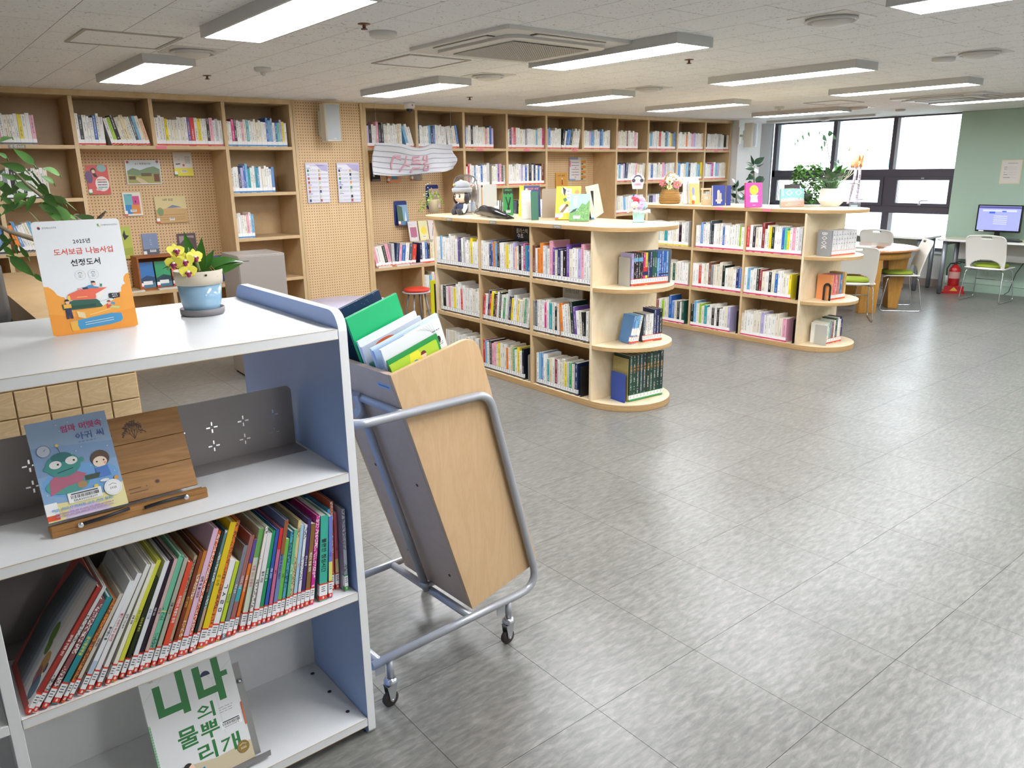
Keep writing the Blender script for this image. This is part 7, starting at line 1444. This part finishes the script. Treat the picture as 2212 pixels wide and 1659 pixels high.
b = MB(); b.box(-.03, .03, .0, .02, .02, .12); b.lathe([(.11, .0005), (.11, .006), (.05, .014), (.0001, .018)], seg=24, sy=.7); b.build('stand', mat('gloss_black', '#141416', .25), t)
b = MB(); b.box(-.22, -.16, -.0138, -.0125, .104, .118); b.build('sticker', mat('label_white', '#f1f1f0', .45), t)
t = thing('keyboard', 'black keyboard before the monitor on the computer desk', 'keyboard', (11.15, 3.78, .7425), radians(-90)); b = MB(); b.box(-.21, .21, -.06, .06, 0, .014); b.build('body', RUB, t)
b = MB(); [b.box(-.2+i*.027, -.2+i*.027+.023, -.052+j*.021, -.052+j*.021+.018, .0142, .019) for i in range(15) for j in range(5)]; o = b.build('keys', mat('key_black', '#2c2c30', .5), t); o['kind'] = 'stuff'
b = MB(); b.tube([(11.45, 4.0, .745), (11.40, 3.9, .75), (11.44, 3.8, .75), (11.5, 3.7, .747)], .004, 6); tag(b.build('cable', RUB), 'black cables lying behind the monitor on the computer desk', 'cable'); b = MB(); b.tube([(11.57, 3.6, .5), (11.565, 3.7, .3), (11.56, 3.75, .05), (11.56, 3.8, .006)], .004, 6); tag(b.build('cable', RUB), 'black cable hanging below the computer desk against the mint wall', 'cable')
b = MB(); b.box(11.574, 11.587, 3.60, 3.74, .42, .55, 0); b.box(11.572, 11.574, 3.63, 3.66, .47, .50, 1); b.box(11.572, 11.574, 3.68, 3.71, .47, .50, 1); tag(b.build('wall_socket', [mat('socket_cream', '#d9cfae', .5), mat('socket_hole', '#6a6458', .6)]), 'cream wall socket under the computer desk', 'socket')
# fire extinguisher
t = thing('fire_extinguisher', 'red fire extinguisher in a red stand beside the computer desk leg', 'extinguisher', (11.32, 4.36, 0), radians(-60)); RED = mat('extinguisher_red', '#c01c20', .25, coat=.4)
b = MB(); b.lathe([(.0001, .03), (.06, .03), (.072, .045), (.072, .30), (.06, .34), (.03, .37), (.022, .385), (.0001, .386)], seg=24); b.build('cylinder', RED, t)
b = MB(); b.prism(rrect(-.14, .14, -.11, .11, .03, 4), .0, .022, 'z'); b.prism([(-.12, -.09), (.12, -.09), (.09, -.06), (-.09, -.06)], .0225, .10, 'z'); b.build('stand', mat('stand_red', '#b81e22', .45), t)
b = MB(); b.tube([(0, 0, .386), (0, 0, .41)], .016, 10); b.tube([(0, 0, .41), (.03, -.03, .43), (.10, -.05, .415)], [.008, .009, .008], 8); b.tube([(0, 0, .40), (.05, -.04, .405)], .007, 8); b.build('valve', RUB, t)
b = MB(); b.tube([(-.015, 0, .40), (-.07, -.03, .40), (-.105, -.05, .33), (-.10, -.06, .24)], .009, 8); b.build('hose', RUB, t); b = MB(); b.tube([(-.10, -.06, .24), (-.10, -.065, .13)], .014, 10); b.build('nozzle', mat('nozzle_grey', '#c9c9c7', .4), t)
b = MB(); b.M = Matrix.Identity(4); b.grid(lambda u, v: (.0725*sin(-1.2+2.2*u), -.0725*cos(-1.2+2.2*u), .20+.09*v), 10, 1); b.build('label', mat('ext_label', '#d9a49a', .5), t)
b = MB(); b.prism([(-.05, .035), (.05, .035), (0, .09)], -.0915, -.0905, 'y'); b.build('warning_mark', mat('warn_yellow', '#e0b84a', .5), t)
# notice on the mint wall
b = MB(); b.M = frame((11.5865, 4.075, 1.448), (0, -1, 0), (0, 0, 1)); b.box(0, .24, 0, .30, 0, .001, 0, lin('#ddd2b8')); A = Art(b, .24, .30, z=.0011); A.rect(.08, .06, .92, .95, '#d8d5cf'); A.scribble(.3, .8, (.86,), '#8a8a86', .012, 1)
for y, x in ((.7, .3), (.62, .3), (.48, .22), (.38, .35), (.26, .5)): A.rect(.16, y-.01, x, y+.01, '#6a6a68'); A.scribble(x+.04, .8, (y,), '#b4b2ae', .006, int(y*100))
tag(b.build('wall_notice', PRINT), 'small cream-bordered notice on the mint wall above the monitor', 'notice')
# ------------------------------------------------------------------ rubber plant by the pillar
t = thing('rubber_plant', 'dark-leaved rubber plant beside the white pillar, behind the far island', 'plant', (9.95, 6.72, 0)); b = MB(); b.lathe([(.13, 0), (.17, .30), (.18, .31), (.165, .31), (.15, .26), (.0001, .26)], seg=24); b.build('pot', mat('matte_white_pot', '#e9e6df', .5), t)
RB = leafmat('rubber_leaf', '#16301f', '#2d4f34', .22, .3); r = random.Random(41); BRK = mat('bark_grey', '#7d7362', .8, noise=.2, nscale=40)
def pp(px, py, yy=6.6): q = at(px, py, 1, yy); return (q.x-9.95, yy-6.72, q.z)
for pts in ([(0, 0, .26), (.0, 0, .7), pp(1612, 470), pp(1622, 440), pp(1627, 410), pp(1629, 392), pp(1628, 372), pp(1629, 358)], [(.02, 0, .26), (.02, 0, .6), pp(1582, 470), pp(1590, 440), pp(1591, 420), pp(1592, 405)], [pp(1614, 465), pp(1612, 425), pp(1600, 415)]):
    b = MB(); b.tube(pts, [.012]*(len(pts)-1)+[.005], 7); b.build('stem', BRK, t)
for x0, y0, x1, y1 in ((665, 960, 615, 790), (680, 940, 835, 830), (700, 960, 825, 925), (660, 970, 535, 910), (670, 1020, 510, 1010), (670, 1060, 740, 1045), (680, 1065, 605, 1080), (660, 1140, 535, 1200), (670, 1130, 565, 1190), (690, 1210, 830, 1150), (700, 1240, 840, 1175), (640, 1240, 520, 1310), (560, 1290, 400, 1390), (380, 1310, 310, 1185), (385, 1320, 412, 1200),
    (370, 1320, 305, 1290), (380, 1350, 295, 1325), (395, 1370, 470, 1330), (390, 1480, 290, 1420), (390, 1490, 485, 1470), (480, 1530, 550, 1420), (350, 1560, 285, 1520), (370, 1560, 425, 1580), (640, 1400, 560, 1450), (660, 1420, 740, 1480), (650, 1500, 570, 1560)):
    l = MB(); k = .1326; fleaf(l, pp(1540+x0*k, 230+y0*k, 6.6+r.uniform(-.05, .05)), pp(1540+x1*k, 230+y1*k, 6.6+r.uniform(-.08, .08)), .42 if x1 != 615 else .2, r, .2, fold=.06); l.build('leaf', RB, t)
# climbing stem above the ivy, against the window
t = thing('climbing_vine', 'thin climbing vine with heart-shaped leaves rising before the window behind the ivy', 'plant', (7.45, 4.45, 1.3203)); 
def vp(px, py): q = at(px, py, 1, 4.45); return (q.x-7.45, 0, q.z-1.3203)
VS = mat('vine_stem', '#5c5240', .7)
VL = leafmat('vine_green', '#2f5c3a', '#4c7a4c', .4)
main = [vp(1796, 446), vp(1795, 400), vp(1795, 360), vp(1790, 335), vp(1786, 310), vp(1783, 295), vp(1775, 288)]; b = MB(); b.tube([(main[0][0], 0, .0)]+main[1:], .0035, 6); b.lathe([(.03, .0005), (.035, .05), (.03, .05)], (main[0][0], 0, 0), 14); b.build('stem', VS, t)
b = MB(); b.tube([vp(1783, 296), vp(1760, 286), vp(1740, 288), vp(1725, 300), vp(1717, 312)], .0018, 5); b.build('stem', VS, t)
for px, py, s, dx, dz in ((1716, 308, .035, -.2, -1), (1722, 300, .045, -.1, -1), (1733, 291, .06, -.1, -1), (1745, 284, .06, .1, -1), (1770, 288, .07, -.6, .3), (1776, 292, .08, .5, -.6), (1786, 290, .08, .9, .2), (1797, 294, .06, .7, -.4), (1782, 306, .09, -.7, -.6), (1774, 314, .07, -.2, -.9), (1800, 350, .06, .8, -.5), (1790, 362, .06, -.8, -.4), (1772, 350, .05, -.5, -.8), (1808, 345, .05, .4, -.9)):
    q = vp(px, py); l = MB(); leaf(l, (q[0], -.01, q[2]), (dx, -.25, dz), s, s*.8, .2, n=4, fold=.12, upv=(0, 1, 0)); l.build('leaf', VL, t)
# ------------------------------------------------------------------ information counter with routed square panels
CTW = wood('counter_birch', '#b59566', '#c8aa7c', (1, .6, 6), .4, 2.5)
t = thing('counter', 'light birch counter with a routed square-panelled front behind the low white bookshelf', 'counter', (0, 0, 0)); CX = .80; CY = 3.75
b = MB(); b.box(-1.8, CX-.002, CY+.012, CY+.35, .0005, .965); b.box(.56, CX-.002, CY+.351, 7.0, .0005, .965); b.build('body', CTW, t)
b = MB(); b.box(-1.8, CX+.01, CY-.005, CY+.37, .966, 1.0); b.box(.54, CX+.01, CY+.371, 7.02, .966, 1.0); b.build('counter_top', CTW, t)
SQ = wood('panel_birch', '#c2a478', '#dcc298', (2, 1, 6), .5, 3, grain=.6); me = None
for i in range(14):
    for j in range(8):
        x1 = CX-.004-i*.122; z0 = .955-.121*(j+1)
        if me is None: q = MB(); q.prism([(0.002, 0.002), (.118, .002), (.118, .117), (.002, .117)], 0, .011, 'y'); o = q.build('square_panel', SQ, t, bevel=.002); me = o.data
        else:
            o = bpy.data.objects.new('square_panel', me); COL.objects.link(o); o.parent = t; m = o.modifiers.new('bevel', 'BEVEL'); m.width = .002; m.segments = 1
        o.location = (x1-.120, CY+.0005, z0)
# office chairs behind the counter
DG_ = mat('office_grey', '#55534f', .6); 
def ochair(x, y, rz, label):
    t = thing('office_chair', label, 'chair', (x, y, 0), radians(rz), 'dark office chairs behind the counter'); b = MB(); b.grid(lambda u, v: ((u-.5)*.44*(1-.25*v), .22+.05*sin(pi*u)*0-.05*(2*u-1)**2+.10*v, .62+.62*v), 12, 14); o = b.build('backrest', DG_, t); m = o.modifiers.new('thick', 'SOLIDIFY'); m.thickness = .045; 
    b = MB(); b.prism(rrect(-.24, .24, -.25, .22, .06, 5), .46, .53, 'z'); b.build('seat', DG_, t, bevel=.01); b = MB(); b.tube([(0, .22, .5), (0, .32, .55), (0, .34, .8), (0, .31, 1.0)], .022, 8); b.box(-.09, .09, .30, .34, .86, .90); b.build('bracket', RUB, t)
    for s in (-1, 1): b = MB(); b.tube(roundpath([(s*.25, .05, .5), (s*.29, .05, .6), (s*.29, .0, .72), (s*.29, -.15, .73)], .03), .016, 8); b.build('armrest', RUB, t)
    b = MB(); b.tube([(0, 0, .07), (0, 0, .459)], .025, 10); [b.tube([(0, 0, .09), (.28*cos(a*2*pi/5), .28*sin(a*2*pi/5), .06)], .017, 8) for a in range(5)]; b.build('base', RUB, t)
    for a in range(5): b = MB(); b.ball((.28*cos(a*2*pi/5), .28*sin(a*2*pi/5), .028), .027, 10, 8); b.build('castor', RUB, t)
ochair(.02, 4.62, 200, 'dark grey office chair behind the counter, at the very left edge'); ochair(.22, 5.35, 195, 'dark grey office chair behind the counter, just left of the sign card')
b = MB(); b.box(-.5, .30, 3.9, 4.09, 1.0005, 1.012); tag(b.build('paper_tray', mat('paper_white', '#eef1f4', .5)), 'white papers on the counter behind the sign card', 'paper')
# ------------------------------------------------------------------ grey cabinet, lavender table, stool, display board
p = at(512, 553, 1, 6.35); CZ = p.z; t = thing('grey_cabinet', 'plain warm-grey metal cabinet before the wall bookcase, behind the blue shelf end', 'cabinet', (p.x, 6.35, 0), radians(-2)); CG = mat('cabinet_grey', '#9a938b', .4, .1)
b = MB(); b.box(0, .40, 0, .42, .02, CZ); b.build('body', CG, t, bevel=.006); b = MB(); b.box(.006, .394, -.014, -.0005, .03, CZ-.012); d = b.build('door', CG, t, bevel=.003); b = MB(); b.box(.36, .375, -.03, -.0145, CZ*.45, CZ*.6); b.build('handle', DL, d); b = MB(); b.box(.03, .09, -.0150, -.0142, CZ-.05, CZ-.042); b.build('name_plate', mat('plate_dark', '#5d5853', .4), d)
for x, y in ((.03, .03), (.37, .03), (.03, .39), (.37, .39)): b = MB(); b.lathe([(.018, 0), (.018, .0195)], (x, y, 0), 10); b.build('foot', RUB, t)
t = thing('low_round_table', 'low lavender-topped round table before the perforated pillar', 'table', (3.15, 6.3, 0)); b = MB(); b.lathe([(.39, .545), (.40, .55), (.40, .57), (.39, .575), (.0001, .575)], seg=44); b.lathe([(.0001, .5445), (.39, .5445)], seg=44); b.build('table_top', mat('lavender_laminate', '#b3b1cc', .25), t); b = MB(); b.lathe([(.398, .552), (.4025, .554), (.4025, .566), (.398, .568)], seg=44); b.build('edge_band', mat('yellow_band', '#dcc878', .5), t)
b = MB(); b.lathe([(.26, 0), (.26, .02), (.04, .04), (.035, .544)], seg=24); b.build('pedestal', DL, t)
p = at(881, 622, 2, .47); t = thing('round_stool', 'round stool with a red seat before the right bookcase bay', 'stool', (p.x+.05, p.y-.1, 0)); b = MB(); b.lathe([(.13, .44), (.145, .455), (.14, .47), (.10, .48), (.0001, .482)], seg=28); b.build('seat', mat('stool_red', '#d9442e', .45), t); b = MB(); b.lathe([(.15, .425), (.158, .43), (.158, .4385), (.10, .4395), (.0001, .4395)], seg=28); b.build('rim', mat('stool_grey', '#b9bcc4', .35), t)
for k in range(4): a = k*pi/2+.7; b = MB(); b.tube([(.09*cos(a), .09*sin(a), .424), (.17*cos(a), .17*sin(a), .006)], .010, 8); b.build('leg', DL, t)
p = at(929, 606, 1, 6.55); t = thing('display_board', 'yellow-edged black standing board between the wall bookcase and the nearest island', 'board', (p.x, 6.55, 0), radians(-20)); b = MB(); h = p.z; [b.box(*q, -.012, .012, *zz) for q, zz in (((0, .035), (.02, h)), ((.285, .32), (.02, h)), ((.0351, .2849), (h-.035, h)), ((.0351, .2849), (.02, .055)))]; b.build('frame', mat('board_yellow', '#e3df22', .45), t); b = MB(); b.box(.036, .284, -.006, .006, .056, h-.036); b.build('panel', mat('board_black', '#161618', .5), t); b = MB(); b.box(-.02, .34, -.14, .14, 0, .0195); b.build('foot', mat('board_yellow', '#e3df22', .45), t)
# ------------------------------------------------------------------ ficus on the counter
FX, FY = .66, 3.96; t = thing('ficus_plant', 'leafy ficus with long pointed leaves at the left edge, behind the low white bookshelf', 'plant', (FX, FY, 1.0005)); FL = leafmat('ficus_leaf', '#2f5f22', '#6a9c48', .32, .15); r = random.Random(17)
def fp(px, py, yy): q = at(px, py, 1, yy); return Vector((q.x-FX, yy-FY, q.z-1.0005))
b = MB(); b.lathe([(.085, 0), (.11, .17), (.115, .18), (.10, .18), (.095, .15), (.0001, .15)], seg=24); b.build('pot', mat('terracotta_dark', '#8a6a54', .6), t)
TR_ = mat('ficus_bark', '#8c7e68', .8, noise=.25, nscale=30, bump=.4, bscale=60)
def trunk(pts, rr): b = MB(); b.tube([tuple(q) for q in pts], rr, 9); b.build('branch', TR_, t)
trunk([Vector((0, 0, .15)), fp(212, 680, FY), fp(203, 620, FY), fp(190, 550, 3.94), fp(178, 500, 3.9), fp(165, 465, 3.85)], [.034, .032, .028, .024, .018, .012])
trunk([fp(196, 565, 3.94), fp(172, 548, 3.9), fp(140, 530, 3.85), fp(85, 520, 3.8), fp(20, 500, 3.75), fp(-20, 480, 3.75)], [.018, .016, .013, .011, .009, .007]); trunk([fp(182, 510, 3.92), fp(150, 470, 3.85), fp(110, 440, 3.8), fp(60, 400, 3.75), fp(30, 370, 3.75)], [.014, .011, .009, .006, .004]); trunk([fp(186, 520, 3.92), fp(215, 470, 3.85), fp(230, 455, 3.8)], [.012, .008, .004])
Z = .2532; LP = [(290, 300, 110, 160), (225, 350, 0, 290), (510, 385, 365, 330), (460, 455, 350, 400), (100, 400, 300, 440), (130, 425, 0, 380), (280, 360, 395, 525), (130, 465, 340, 530), (265, 400, 390, 560), (222, 610, 150, 520), (235, 615, 15, 735), (110, 640, -10, 560), (545, 745, 520, 560), (380, 560, 490, 665), (360, 620, 520, 740),
 (560, 610, 662, 700), (525, 780, 390, 700), (800, 765, 640, 730), (570, 720, 655, 775), (110, 935, -20, 1060), (130, 980, 150, 1065), (240, 1092, 160, 985), (80, 1080, 290, 1255), (290, 1235, 372, 1305), (100, 65, 0, 110), (60, 240, -20, 200), (60, 560, 200, 470), (90, 500, 10, 620), (560, 640, 440, 560), (300, 560, 230, 700), (20, 440, -40, 520), (340, 790, 250, 700), (0, 720, -60, 830), (160, 620, 60, 700), (600, 780, 460, 640),
 (0, 470, 120, 560), (30, 340, -30, 420), (210, 540, 130, 640), (330, 470, 430, 590), (10, 640, 120, 700), (0, 900, 90, 980), (440, 690, 330, 640), (30, 1000, 130, 1090), (420, 600, 520, 640)]
for k, (x0, y0, x1, y1) in enumerate(LP):
    yy = 3.72+r.uniform(-.12, .15); a = fp(x0*Z, 280+y0*Z, yy); c = fp(x1*Z, 280+y1*Z, yy+r.uniform(-.09, .05)); l = MB(); l.tube([tuple(a-(c-a)*.12+Vector((0, .01, -.01))), tuple(a)], .0028, 5)
    fleaf(l, a, c, .40, r, .3, n=8, jit_=.55, fold=.10); l.build('leaf', FL, t)
o = STUFF.build('bookcase_books', BM); tag(o, 'rows of library books filling the wall bookcases and the far island bookcase', 'books', kind='stuff')
